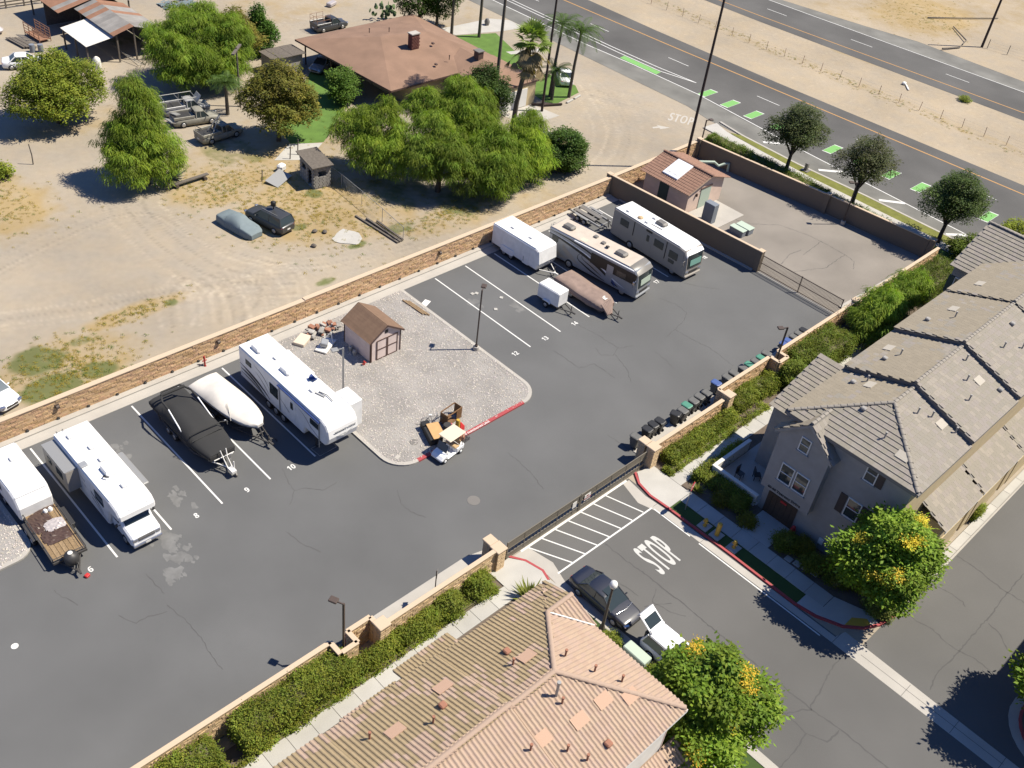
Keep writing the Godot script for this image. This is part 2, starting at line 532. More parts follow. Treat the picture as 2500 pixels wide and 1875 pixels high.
# ---------------------------------------------------------------- ground
func dirt_image() -> ImageTexture:
	# bare soil with dry grass, weeds and wheel tracks; covers x -60..260, z -220..60
	var w := 1600
	var h := 1400
	var f := FastNoiseLite.new()
	f.seed = 11
	f.frequency = 0.012
	f.fractal_octaves = 5
	var big := f.get_image(w, h).get_data()
	f.seed = 23
	f.frequency = 0.06
	var mid := f.get_image(w, h).get_data()
	f.seed = 37
	f.frequency = 0.25
	f.fractal_octaves = 3
	var fine := f.get_image(w, h).get_data()
	var gold := PackedByteArray()
	gold.resize(w * h)
	var green := gold.duplicate()
	var track := gold.duplicate()
	track.fill(128)
	# x, z, rx, rz, strength: dry grass, then weeds
	for p in [[25, -86, 5, 6, 240], [43, -79, 6, 4, 210], [51, -79, 6, 6, 210], [48, -71, 8, 7, 230], [52, -66, 6, 4, 190], [46, -82, 7, 6, 160], [38, -98, 9, 3, 130], [27, -65, 5, 1.2, 220], [20, -61.5, 6, 4.5, 200], [165, -68, 12, 9, 240], [152, -76, 9, 5, 120], [182, -62, 14, 9, 120], [76, -117, 16, 6, 130], [62, -106, 7, 4, 100], [92, -104, 10, 7, 100], [127, -75, 1.6, 30, 90], [128, -45, 1.6, 30, 110], [56, -84, 8, 7, 140], [59, -62, 7, 3, 160], [69, -60, 5, 2, 130], [137, -64, 1.5, 5, 160]]:
		stamp(gold, w, h, p)
	for p in [[18.5, -63.5, 2.2, 2, 220], [18, -60, 2.5, 1.8, 230], [21.5, -60, 1.5, 1.2, 200], [22, -64, 1, 0.7, 170], [30, -64.6, 0.6, 0.5, 230], [42, -60, 1.2, 0.5, 230], [47.8, -63.2, 1.1, 0.5, 250], [50, -73, 0.9, 1, 220], [45.2, -68.6, 0.9, 0.6, 220], [53, -63.4, 2, 1, 180], [61, -64, 3, 3, 170], [57, -69, 4, 4, 140], [48, -84, 4, 4, 130], [163, -66, 2, 1, 130], [137, -46.5, 0.8, 0.5, 240], [24, -57.8, 1.6, 0.6, 200], [53, -116, 3, 2, 160]]:
		stamp(green, w, h, p)
	var lines := [[20.8, -75.3, 27.7, -77.5, 34.3, -77.8, 36, -71, 40.2, -62.8, 48.5, -59.8, 57.7, -59.4, 78.5, -60.3], [18.7, -70.4, 25.2, -68.2, 33.1, -66, 40.2, -62.8], [42.7, -89.8, 36.3, -81.6, 34.9, -76.4, 34.9, -69.1, 36.6, -64.4, 40.4, -61.8], [34.6, -58.5, 35.7, -61.7, 36.2, -64.6], [31.9, -59.6, 33.6, -63.2, 33.7, -66.4], [30.4, -60.7, 31.9, -64.3, 33.7, -65.6], [35.4, -57.4, 38, -59.3, 39.4, -62.4, 38.5, -66], [80.5, -70.7, 91.4, -75.9, 94.6, -72.5, 96.7, -65.3, 95.6, -58.8], [78.9, -61.3, 85.4, -65.1, 90, -70.7, 94, -77.6], [83.3, -61.1, 90.1, -66.3, 95.1, -73.8], [45, -60.3, 60, -58.4, 76, -58.4], [118, -110, 120, -70, 122, -30], [133, -90, 135, -60, 136, -30], [40, -104, 45, -98, 44, -90], [60, -112, 75, -112, 90, -120]]
	for l in lines:
		for k in 4:
			var off := R.randf_range(-2.2, 2.2)
			for s in [-0.75, 0.75]:
				streak(track, w, h, v2(l), off + s, R.randi_range(14, 38) * (1 if R.randf() < 0.6 else -1))
	var out := PackedByteArray()
	out.resize(w * h * 3)
	var i := 0
	for y in h:
		for x in w:
			var b := big[i] / 255.0
			var m := mid[i] / 255.0
			var e := fine[i] / 255.0
			var t := (track[i] - 128) / 128.0
			var lum := 0.83 + 0.26 * b + 0.12 * (m - 0.5) + 0.12 * (e - 0.5) + t * 0.55
			var r := 0.40 * lum
			var g := (0.352 - 0.02 * m) * lum
			var bl := (0.285 - 0.045 * m) * lum
			if x > 880:
				r *= 1.06
				g *= 1.03
				bl *= 0.97
			var a := clampf((gold[i] / 255.0) * 1.5 - 1.15 * m - 0.25 * e + 0.2, 0.0, 1.0)
			r = lerpf(r, 0.42 * lum, a)
			g = lerpf(g, 0.31 * lum, a)
			bl = lerpf(bl, 0.15 * lum, a)
			a = clampf((green[i] / 255.0) * 2.4 - 1.5 * m - 0.5 * e, 0.0, 0.92)
			r = lerpf(r, 0.135 * lum, a)
			g = lerpf(g, 0.155 * lum, a)
			bl = lerpf(bl, 0.042 * lum, a)
			out[i * 3] = int(255.0 * pow(clampf(r, 0.0, 1.0), 0.4545))
			out[i * 3 + 1] = int(255.0 * pow(clampf(g, 0.0, 1.0), 0.4545))
			out[i * 3 + 2] = int(255.0 * pow(clampf(bl, 0.0, 1.0), 0.4545))
			i += 1
	return ImageTexture.create_from_image(Image.create_from_data(w, h, false, Image.FORMAT_RGB8, out))


func stamp(a: PackedByteArray, w: int, h: int, p: Array) -> void:
	var cx: float = (p[0] + 60.0) * 5.0
	var cy: float = (p[1] + 220.0) * 5.0
	var rx: float = p[2] * 5.0
	var ry: float = p[3] * 5.0
	for y in range(maxi(0, int(cy - ry * 1.3)), mini(h, int(cy + ry * 1.3))):
		for x in range(maxi(0, int(cx - rx * 1.3)), mini(w, int(cx + rx * 1.3))):
			var d := 1.3 - Vector2((x - cx) / rx, (y - cy) / ry).length()
			if d > 0.0:
				a[y * w + x] = mini(255, maxi(a[y * w + x], int(p[4] * minf(1.0, d * 1.6))))


func streak(a: PackedByteArray, w: int, h: int, pts: PackedVector2Array, off: float, amount: int) -> void:
	var c := Curve2D.new()
	for i in pts.size():
		var d := (pts[min(i + 1, pts.size() - 1)] - pts[max(i - 1, 0)]) / 5.0
		c.add_point(pts[i], -d, d)
	var b := c.tessellate_even_length(4, 0.2)
	for i in b.size() - 1:
		var n := (b[i + 1] - b[i]).normalized()
		var q := b[i] + Vector2(-n.y, n.x) * (off + 0.25 * sin(i * 0.06))
		for k in 2:
			var x := int((q.x + 60.0) * 5.0) + (k if absf(n.y) > 0.7 else 0)
			var y := int((q.y + 220.0) * 5.0) + (k if absf(n.y) <= 0.7 else 0)
			if x > 0 and y > 0 and x < w and y < h:
				a[y * w + x] = clampi(a[y * w + x] + int(amount * R.randf_range(0.3, 1.0)), 60, 200)


func rect(x0: float, z0: float, x1: float, z1: float) -> PackedVector2Array:
	return v2([x0, z0, x1, z0, x1, z1, x0, z1])


func flat(called: String, poly: PackedVector2Array, y: float, m: String) -> MeshInstance3D:
	var b := MB.new()
	b.sheet(poly, y)
	return struct(called, b, M[m])


func paint(parent: Node, called: String, lines: Array, m: String) -> void:
	# each painted line is a part: [width, y, points...]
	for l in lines:
		var b := MB.new()
		b.ribbon(v2(l.slice(2)), l[0], l[1])
		part(called, b, M[m], parent)


func letters(parent: Node, called: String, words: String, at: Vector3, size: float, wide: float, m: String, flat_on_ground := true, turn := 0.0, thick := 0.006, serif := false) -> MeshInstance3D:
	var x := TextMesh.new()
	x.text = words
	var f := SystemFont.new()
	f.font_names = PackedStringArray(["Droid Serif" if serif else "Droid Sans"])
	f.font_weight = 700
	x.font = f
	x.font_size = 64
	x.pixel_size = size / 46.0
	x.depth = thick
	x.material = M[m]
	x.curve_step = 4.0
	var o := inst(called, x, parent)
	var s := Basis.from_scale(Vector3(wide, 1, 1))
	o.transform = Transform3D(Basis(Vector3.UP, turn) * (Basis(Vector3.RIGHT, -PI / 2) if flat_on_ground else Basis()) * s, at)
	return o


func panels(called: String, label_mat: String, x0: float, z0: float, x1: float, z1: float, along_x: bool, step: float, y0: float, y1: float) -> void:
	# a concrete walk of separate panels with open joints
	var base := MB.new()
	base.box(Vector3((x0 + x1) / 2, (y0 + y1) / 2 - 0.02, (z0 + z1) / 2), Vector3(absf(x1 - x0) - 0.02, y1 - y0 - 0.02, absf(z1 - z0) - 0.02))
	var root := struct(called, base, M.dark_soil)
	var total := (x1 - x0) if along_x else (z1 - z0)
	var k := maxi(1, roundi(total / step))
	var shapes := []
	for tone in [1.0, 0.94, 1.04, 0.9]:
		var b := MB.new()
		b.col = Color(tone, tone, tone * 0.99)
		var s := total / k - 0.022
		b.cbox(Vector3.ZERO, Vector3(s if along_x else x1 - x0, y1 - y0, z1 - z0 if along_x else s), 0.008)
		shapes.append(b.mesh(M[label_mat]))
	for i in k:
		var c := (i + 0.5) / k
		inst("panel", shapes[R.randi() % 4], root, Transform3D(Basis(), Vector3(lerpf(x0, x1, c) if along_x else (x0 + x1) / 2, (y0 + y1) / 2, (z0 + z1) / 2 if along_x else lerpf(z0, z1, c))))


func ground() -> void:
	var b := MB.new()
	b.sheet(rect(-700, -900, 900, 500), -0.03)
	mat("far_soil", 0.38, 0.33, 0.26, 0.98, M.coarse, 0.01)
	struct("terrain", b, M.far_soil)
	var soil := StandardMaterial3D.new()
	soil.resource_name = "soil"
	soil.albedo_texture = dirt_image()
	soil.roughness = 0.98
	soil.uv1_scale = Vector3(1.0 / 320.0, 1.0 / 280.0, 1)
	soil.uv1_offset = Vector3(60.0 / 320.0, 220.0 / 280.0, 0)
	detail(soil, M.grit, 0.35)
	bumps_world(soil)
	b = MB.new()
	b.sheet(rect(-60, -220, 260, 60), 0.0)
	struct("ground", b, soil)
	yard()
	street()
	road()


func bumps_world(_m: StandardMaterial3D) -> void:
	pass


func yard() -> void:
	var lot := flat("yard_asphalt", v2([-40, -55.0, 46.6, -55.0, 76.4, -55.0, 76.6, -28.0, -40, -28.0]), 0.02, "asphalt")
	flat("enclosure_asphalt", v2([75.4, -56.5, 90.6, -56.5, 93.5, -29.0, 93.3, -28.4, 76.7, -28.4, 76.6, -38]), 0.016, "asphalt_dusty")
	var b := MB.new()
	var w := MB.new()
	# gutter, apron and kerb under the stone wall
	b.prism(v2([-55.85, 0.0, -55.85, 0.1, -55.4, 0.045, -55.0, 0.05, -55.0, 0.0]), 0, -40, 75.3, 0.0)
	b.bent(v2([-40, -55.85, 75.2, -55.85]), -0.46, 0.0, 0.0, 0.2)
	struct("gutter", b, M.concrete)
	# bay lines
	var y := 0.026
	var lines := []
	for x in [14.23, 17.87, 21.55, 25.24, 28.91, 50.27, 53.86, 57.49, 61.1, 64.75, 68.4, 72.05]:
		lines.append([0.12, y, x, -54.8, x, -42.63])
	paint(lot, "bay_line", lines, "paint_white")
	var k := 0
	for n in [["6", 12.55], ["8", 19.7], ["9", 23.47], ["10", 26.98], ["12", 48.59], ["13", 52.09], ["14", 55.71], ["17", 66.79], ["18", 74.1]]:
		letters(lot, "bay_number", n[0], Vector3(n[1], y, -42.72), 0.44, 0.9, "paint_white")
	var cr := []
	for c in [[56.09, -43.54, 55.85, -42.04, 56.16, -40.37, 56.17, -39.15, 56.3, -38.06, 57.56, -37.55], [51.45, -41.16, 51.58, -39.91, 51.52, -38.24, 53.02, -37.9, 53.0, -35.65], [55.36, -37.75, 55.01, -36.65, 54.58, -35.62, 53.66, -34.43], [64.95, -40.8, 65.49, -39.3, 65.28, -37.9, 64.01, -37.28, 62.41, -36.94, 60.99, -36.71], [54.64, -39.25, 54.33, -38.3, 55.15, -37.7, 56.22, -38.12], [68.89, -41.05, 69.65, -39.82, 70.86, -38.51], [62.41, -36.94, 62.45, -35.25, 62.8, -33.57, 62.66, -32.06, 62.44, -30.65], [58.44, -35.92, 58.35, -34.8, 58.01, -33.5], [14.74, -37.53, 14.85, -36.78, 15.04, -36.02, 15.01, -35.18, 15.09, -34.26, 14.96, -33.52, 14.88, -32.75, 14.88, -31.63], [14.5, -37.11, 13.5, -37.49, 12.74, -37.45, 12.24, -38.62], [10.25, -42.56, 10.34, -41.81, 10.64, -41.24, 10.8, -40.67], [14.93, -40.42, 14.95, -39.47, 15.04, -38.36], [31.38, -36.54, 30.8, -35.44, 30.83, -34.46, 31.3, -33.41], [25.9, -40.78, 26.65, -40.49, 27.39, -39.63, 28.61, -39.68], [26.41, -42.96, 25.96, -41.58, 25.9, -40.78, 24.92, -39.89], [23.39, -38.04, 23.65, -36.43, 24.13, -35.29], [40.07, -34.61, 40.08, -33.37, 39.92, -31.98, 39.51, -30.38], [47.44, -31.42, 47.58, -29.85, 47.42, -29.01]]:
		cr.append([0.035, c])
	cracks(lot, cr, 0.0242)
	cr = []
	for c in [[86.88, -38.96, 86.98, -36.74, 86.85, -34.7, 86.5, -33.39, 85.2, -32.74], [83.14, -37.22, 85.17, -37.42, 86.94, -37.57], [79.65, -37.55, 81.88, -38.08, 83.71, -37.88], [79.5, -36, 83, -34.5, 86.8, -34.7], [82, -47, 83.5, -44, 86, -42, 86.9, -39]]:
		cr.append([0.045, c])
	cracks(lot, cr, 0.0205)
	# spilt, dried washings in front of the motorhome
	for p in [[17.3, -41.2, 0.8, 1.7, 60], [16.2, -39.4, 0.5, 0.9, 22], [18.6, -51.0, 0.8, 1.4, 36], [19.6, -44.9, 0.5, 1.0, 16], [11.8, -50.6, 0.5, 0.8, 12], [53.2, -47.6, 0.5, 0.8, 14], [50.6, -50.2, 0.6, 0.6, 10]]:
		b = MB.new()
		for q in p[4]:
			var ring := PackedVector2Array()
			var o := Vector2(p[0] + R.randfn() * p[2] * 0.45, p[1] + R.randfn() * p[3] * 0.45)
			var sz := R.randf_range(0.05, 0.28)
			for i in 9:
				ring.append(o + Vector2(cos(TAU * i / 9.0), sin(TAU * i / 9.0) * 1.5) * sz * R.randf_range(0.5, 1.3))
			b.sheet(ring, 0.0222 + 0.00002 * q)
		k += 1
		part("dried_stain", b, M.stain, lot).set_meta("kind", "stuff")
	# gravel beds behind kerbs
	var outline := PackedVector2Array([Vector2(32.5, -55.0)])
	outline.append_array(arc(Vector2(34.3, -39.7), 1.8, 180, 90, 8))
	outline.append_array(arc(Vector2(44.8, -39.7), 1.8, 90, 0, 8))
	outline.append(Vector2(46.6, -55.0))
	bed("gravel_bed", outline, [9, 10])
	outline = PackedVector2Array([Vector2(10.6, -55.0)])
	outline.append_array(arc(Vector2(9.5, -47.1), 1.1, 0, 90, 6))
	outline.append(Vector2(-12, -46.0))
	outline.append(Vector2(-12, -55.0))
	bed("gravel_corner", outline, [])
	# walk against the street wall, and the strip below the bins
	b = MB.new()
	b.prism(v2([22.4, -29.2, 31.0, -29.2, 32.3, -28.9, 33.2, -28.2, 33.2, -27.6, 22.4, -27.6]), 1, 0.0, 0.11, 0.02)
	b.prism(v2([47.6, -29.0, 56.0, -29.6, 76.3, -29.6, 76.3, -28.6, 56.6, -28.6, 56.6, -27.7, 47.6, -27.7]), 1, 0.0, 0.09, 0.02)
	struct("concrete_walk", b, M.concrete)
	# kerb by the sliding gate into the enclosure, and the raised strip beyond it
	b = MB.new()
	b.bent(v2([76.55, -38.2, 76.65, -28.7]), -0.12, 0.12, 0.0, 0.05)
	b.prism(v2([78.0, -30.0, 89.5, -29.6, 91.3, -28.9, 91.3, -28.45, 78.0, -28.45]), 1, 0.0, 0.12, 0.02)
	struct("gate_track_kerb", b, M.concrete)
	b = MB.new()
	b.bent(v2([75.6, -55.0, 76.35, -38.6]), -0.06, 0.3, 0.0, 0.12)
	struct("wall_kerb", b, M.concrete)


func cracks(parent: Node, list: Array, y: float) -> void:
	var b := MB.new()
	for c in list:
		var pts := v2(c[1])
		var fine := PackedVector2Array()
		for i in pts.size() - 1:
			var k := maxi(2, int(pts[i].distance_to(pts[i + 1]) / 0.22))
			for j in k:
				fine.append(pts[i].lerp(pts[i + 1], float(j) / k) + (Vector2(R.randf_range(-1, 1), R.randf_range(-1, 1)) * 0.055 if j else Vector2.ZERO))
		fine.append(pts[-1])
		b.ribbon(fine, c[0], y, 0.55, R)
	var o := part("cracks", b, M.tar, parent)
	o.set_meta("kind", "stuff")


func bed(called: String, outline: PackedVector2Array, red: Array) -> void:
	var b := MB.new()
	b.sheet(outline, 0.13)
	var root := struct(called, b, M.gravel)
	b = MB.new()
	b.bent(outline, -0.16, 0.0, 0.0, 0.14)
	b.bent(outline, 0.0, 0.16, 0.0, 0.14)
	if red.is_empty():
		part("kerb", b, M.concrete, root)
	else:
		b = MB.new()
		b.bent(outline.slice(0, red[0] + 1), -0.15, 0.15, 0.0, 0.145)
		b.bent(outline.slice(red[1], outline.size()), -0.15, 0.15, 0.0, 0.145)
		part("kerb", b, M.concrete, root)
		b = MB.new()
		b.bent(outline.slice(red[0], red[1] + 1), -0.15, 0.15, 0.0, 0.147)
		var r := part("kerb", b, M.paint_red, root, "kerb painted red")
		letters(r, "kerb_lettering", "FIRE LANE", Vector3(40.6, 0.149, -37.83), 0.16, 1.1, "paint_white")
		letters(r, "kerb_lettering", "NO PARKING", Vector3(39.3, 0.149, -37.83), 0.16, 1.1, "paint_white")
	# loose stones over the bed
	var list := []
	var cols := []
	var lo := Vector2(1e9, 1e9)
	var hi := -lo
	for p in outline:
		lo = lo.min(p)
		hi = hi.max(p)
	var s := MB.new()
	s.lathe(Vector3.ZERO, [Vector2(0.02, -0.02), Vector2(0.05, 0.0), Vector2(0.03, 0.03)], 5)
	for i in 9000:
		var p := Vector2(R.randf_range(lo.x, hi.x), R.randf_range(lo.y, hi.y))
		if p.x > 4 and Geometry2D.is_point_in_polygon(p, outline):
			var z := R.randf_range(0.5, 1.5)
			list.append(Transform3D(Basis.from_euler(Vector3(R.randf(), R.randf() * 6.0, R.randf())).scaled(Vector3(z, z * 0.7, z)), Vector3(p.x, 0.135, p.y)))
			var g := R.randf_range(0.72, 1.15)
			cols.append(Color(g, g * R.randf_range(0.93, 1.0), g * R.randf_range(0.86, 1.0)))
	mat("stone", 0.5, 0.47, 0.44, 0.95)
	many("stones", s.mesh(M.stone), list, cols, root)


func street() -> void:
	flat("street_asphalt", v2([34.3, -27.35, 45.2, -27.35, 45.2, 45, 34.3, 45]), 0.02, "asphalt_street")
	var cross := flat("cross_street_asphalt", v2([45.0, -8.3, 140, -8.3, 140, 2.5, 45.0, 2.5]), 0.016, "asphalt_street")
	var b := MB.new()
	b.sheet(v2([44.45, -27.2, 45.1, -27.2, 44.85, -25.4, 45.0, -23.6, 45.1, -9.8, 45.95, -9.6, 45.75, -3, 45.6, 4.0, 45.2, 45, 44.3, 45, 44.4, 4, 44.55, -9.7, 44.45, -23.6, 43.9, -25.3]), 0.024)
	b.sheet(v2([33.3, -27.3, 34.9, -27.3, 35.3, -25.3, 34.75, -23.6, 34.75, 45, 34.2, 45, 34.2, -23.7, 34.3, -25.2]), 0.0242)
	var gutter := struct("street_gutter", b, M.concrete)
	b = MB.new()
	for z in [-24.4, -20.2, -15.0, -9.7, -4.8, -1.6, 1.4]:
		b.ribbon(v2([44.5, z, 45.2 if z < -9.8 else 45.7, z]), 0.025, 0.0265)
	b.ribbon(v2([45.2, -8, 45.1, 1.5]), 0.03, 0.0265)
	part("joints", b, M.tar, gutter).set_meta("kind", "stuff")
	# gate threshold, hatching, edge lines and STOP
	var y := 0.026
	var lines := [[0.16, y + 0.002, 34.3, -27.28, 44.9, -27.28], [0.12, y, 34.9, -24.45, 44.3, -24.38], [0.1, y + 0.001, 44.35, -24.2, 44.38, -21.0], [0.1, y + 0.001, 44.35, -20.2, 44.4, -10.5]]
	for i in 7:
		var x := lerpf(34.92, 42.59, i / 6.0)
		lines.append([0.1, y - 0.0005, x, -27.2, x + lerpf(1.38, 0.92, i / 6.0), -24.48])
	paint(cross, "street_line", lines, "paint_white")
	letters(cross, "street_lettering", "STOP", Vector3(41.36, y, -21.3), 2.6, 0.27, "paint_stop")
	var cr := []
	for c in [[39.23, -24.22, 39.23, -22.52, 39.34, -21.16, 39.36, -20.87, 39.38, -19.36, 39.49, -18.06, 39.42, -16.45, 39.4, -12, 39.38, -7.86], [44.38, -8.73, 43.08, -8.7, 41.5, -8.38, 40.63, -8.16, 39.6, -8.08, 39.38, -7.86, 39.58, -6.18, 39.59, -4.52, 39.6, -2.91, 39.6, 8], [37.96, -9.25, 37.92, -8.47, 37.78, -7.3, 38.29, -6.1, 39.5, -6.05], [38.01, -8.7, 38.97, -8.25, 39.38, -7.86], [37.77, -7.21, 36.68, -7.06, 35.4, -7.01, 34.73, -7.03]]:
		cr.append([0.07, c])
	for c in [[37.47, -21.39, 37.6, -20.68, 37.65, -19.91], [39.0, -19.55, 38.01, -19.01, 38.32, -17.7, 38.82, -16.94], [37.3, -19.11, 38.1, -18.7, 38.9, -18.17]]:
		cr.append([0.04, c])
	cracks(cross, cr, 0.0243)
	cr = []
	for c in [[46.36, -3.82, 47.84, -4.11, 48.98, -4.05, 50.44, -3.98, 52.12, -3.99, 54.17, -3.99, 55.29, -3.94, 57.76, -4.07, 60.39, -4.05, 75, -4.0], [50.6, -7.86, 50.46, -7.01, 50.73, -5.96, 50.48, -4.99, 50.53, -4.02, 50.79, -3.01, 50.7, -1.85], [54.17, -7.86, 54.53, -6.55, 54.51, -5.68, 54.23, -5.41], [58.04, -7.9, 58.04, -6.19, 57.83, -5.05, 57.76, -4.07, 57.86, -2.92, 57.9, -1], [54.18, -3.74, 54.01, -2.92, 53.18, -1.97]]:
		cr.append([0.07, c])
	cracks(cross, cr, 0.0202)
	# kerbs
	var kerb := PackedVector2Array([Vector2(45.95, -27.45), Vector2(45.3, -26.5), Vector2(45.02, -25.2), Vector2(45.12, -23.6), Vector2(45.2, -18), Vector2(45.15, -13.0)])
	kerb.append_array(v2([45.4, -11.5, 46.1, -9.9, 47.1, -8.9, 48.2, -8.35, 49.8, -8.05]))
	b = MB.new()
	b.bent(kerb, -0.15, 0.02, 0.0, 0.14)
	struct("kerb_red", b, M.paint_red)
	b = MB.new()
	b.bent(v2([33.35, -27.5, 34.0, -26.5, 34.3, -25.2, 34.05, -24.4]), -0.02, 0.15, 0.0, 0.14)
	struct("kerb_red", b, M.paint_red)
	b = MB.new()
	b.bent(v2([34.05, -24.38, 34.2, -23.2, 34.2, 40]), -0.02, 0.15, 0.0, 0.138)
	b.bent(v2([49.82, -8.05, 56, -8.0, 120, -8.2]), -0.15, 0.02, 0.0, 0.12)
	struct("kerb", b, M.concrete)
	# far corner at the lower right
	var corner := PackedVector2Array([Vector2(120, 2.0), Vector2(52, 1.6)])
	corner.append_array(arc(Vector2(49.9, 3.6), 2.9, -90, -180, 8))
	corner.append(Vector2(47.0, 45))
	b = MB.new()
	b.bent(corner, 0.0, 0.16, 0.0, 0.14)
	struct("kerb_red", b, M.paint_red)
	b = MB.new()
	b.bent(corner, 0.16, 0.75, 0.0, 0.03)
	struct("corner_gutter", b, M.concrete)
	var inner := corner.duplicate()
	inner.append(Vector2(120, 45))
	flat("corner_bed", inner, 0.1, "dark_soil")
	# walks, landings, lawns and beds on the grey house's side
	panels("sidewalk", "sidewalk", 47.6, -25.5, 75.0, -24.45, true, 1.5, 0.0, 0.13)
	panels("sidewalk", "sidewalk", 46.45, -23.55, 47.75, -11.6, false, 1.5, 0.0, 0.13)
	b = MB.new()
	b.prism(v2([46.1, -27.3, 47.58, -27.0, 47.58, -25.5, 47.58, -24.0, 47.75, -23.57, 45.16, -23.57, 45.05, -25.2, 45.4, -26.4]), 1, 0.0, 0.135)
	struct("landing", b, M.sidewalk)
	b = MB.new()
	b.prism(v2([45.22, -12.9, 46.45, -12.9, 46.45, -11.58, 47.75, -11.58, 48.4, -9.6, 48.2, -8.5, 47.1, -9.0, 46.2, -10.0, 45.5, -11.5]), 1, 0.0, 0.135)
	var landing := struct("landing", b, M.sidewalk)
	b = MB.new()
	b.sheet(v2([46.3, -9.9, 47.2, -9.9, 47.9, -9.2, 47.7, -8.8, 47.1, -9.0]), 0.139)
	part("tactile_pad", b, M.paint_yellow, landing)
	panels("sidewalk", "sidewalk", 51.8, -8.75, 100, -8.12, true, 2.2, 0.0, 0.12)
	flat("verge_lawn", v2([45.2, -23.56, 46.44, -23.56, 46.44, -12.92, 45.2, -12.92]), 0.1, "lawn_dark")
	flat("house_bed", v2([47.58, -27.3, 92.5, -28.1, 92.5, -20, 50.6, -20, 50.6, -8.75, 50.0, -8.15, 48.4, -8.5, 48.5, -9.6, 47.76, -11.6, 47.76, -24.4, 47.58, -24.4]), 0.07, "dark_soil")
	flat("patio_floor", v2([50.45, -23.55, 58, -23.55, 58, -19.8, 50.45, -19.8]), 0.1, "concrete")
	flat("door_path", v2([47.77, -19.2, 50.5, -19.2, 50.5, -16.9, 47.77, -16.9]), 0.11, "sidewalk")
	# and on the pink house's side
	panels("sidewalk", "sidewalk", -4, -25.85, 31.4, -24.75, true, 1.5, 0.0, 0.13)
	b = MB.new()
	b.prism(v2([31.4, -27.2, 33.2, -27.35, 33.9, -26.4, 34.25, -25.2, 33.95, -24.3, 34.15, -23.0, 32.9, -23.0, 32.9, -8, 31.4, -8]), 1, 0.0, 0.132)
	struct("landing", b, M.sidewalk)
	flat("house_bed", v2([-6, -27.2, 31.4, -27.2, 31.4, -8, -6, -8]), 0.06, "dark_soil")
	flat("verge_lawn", v2([32.9, -23.0, 34.18, -23.0, 34.18, 30, 32.9, 30]), 0.1, "lawn_dark")
	flat("house_pad", v2([-6, -10, 32.88, -8, 32.88, 40, -6, 40]), 0.05, "concrete")


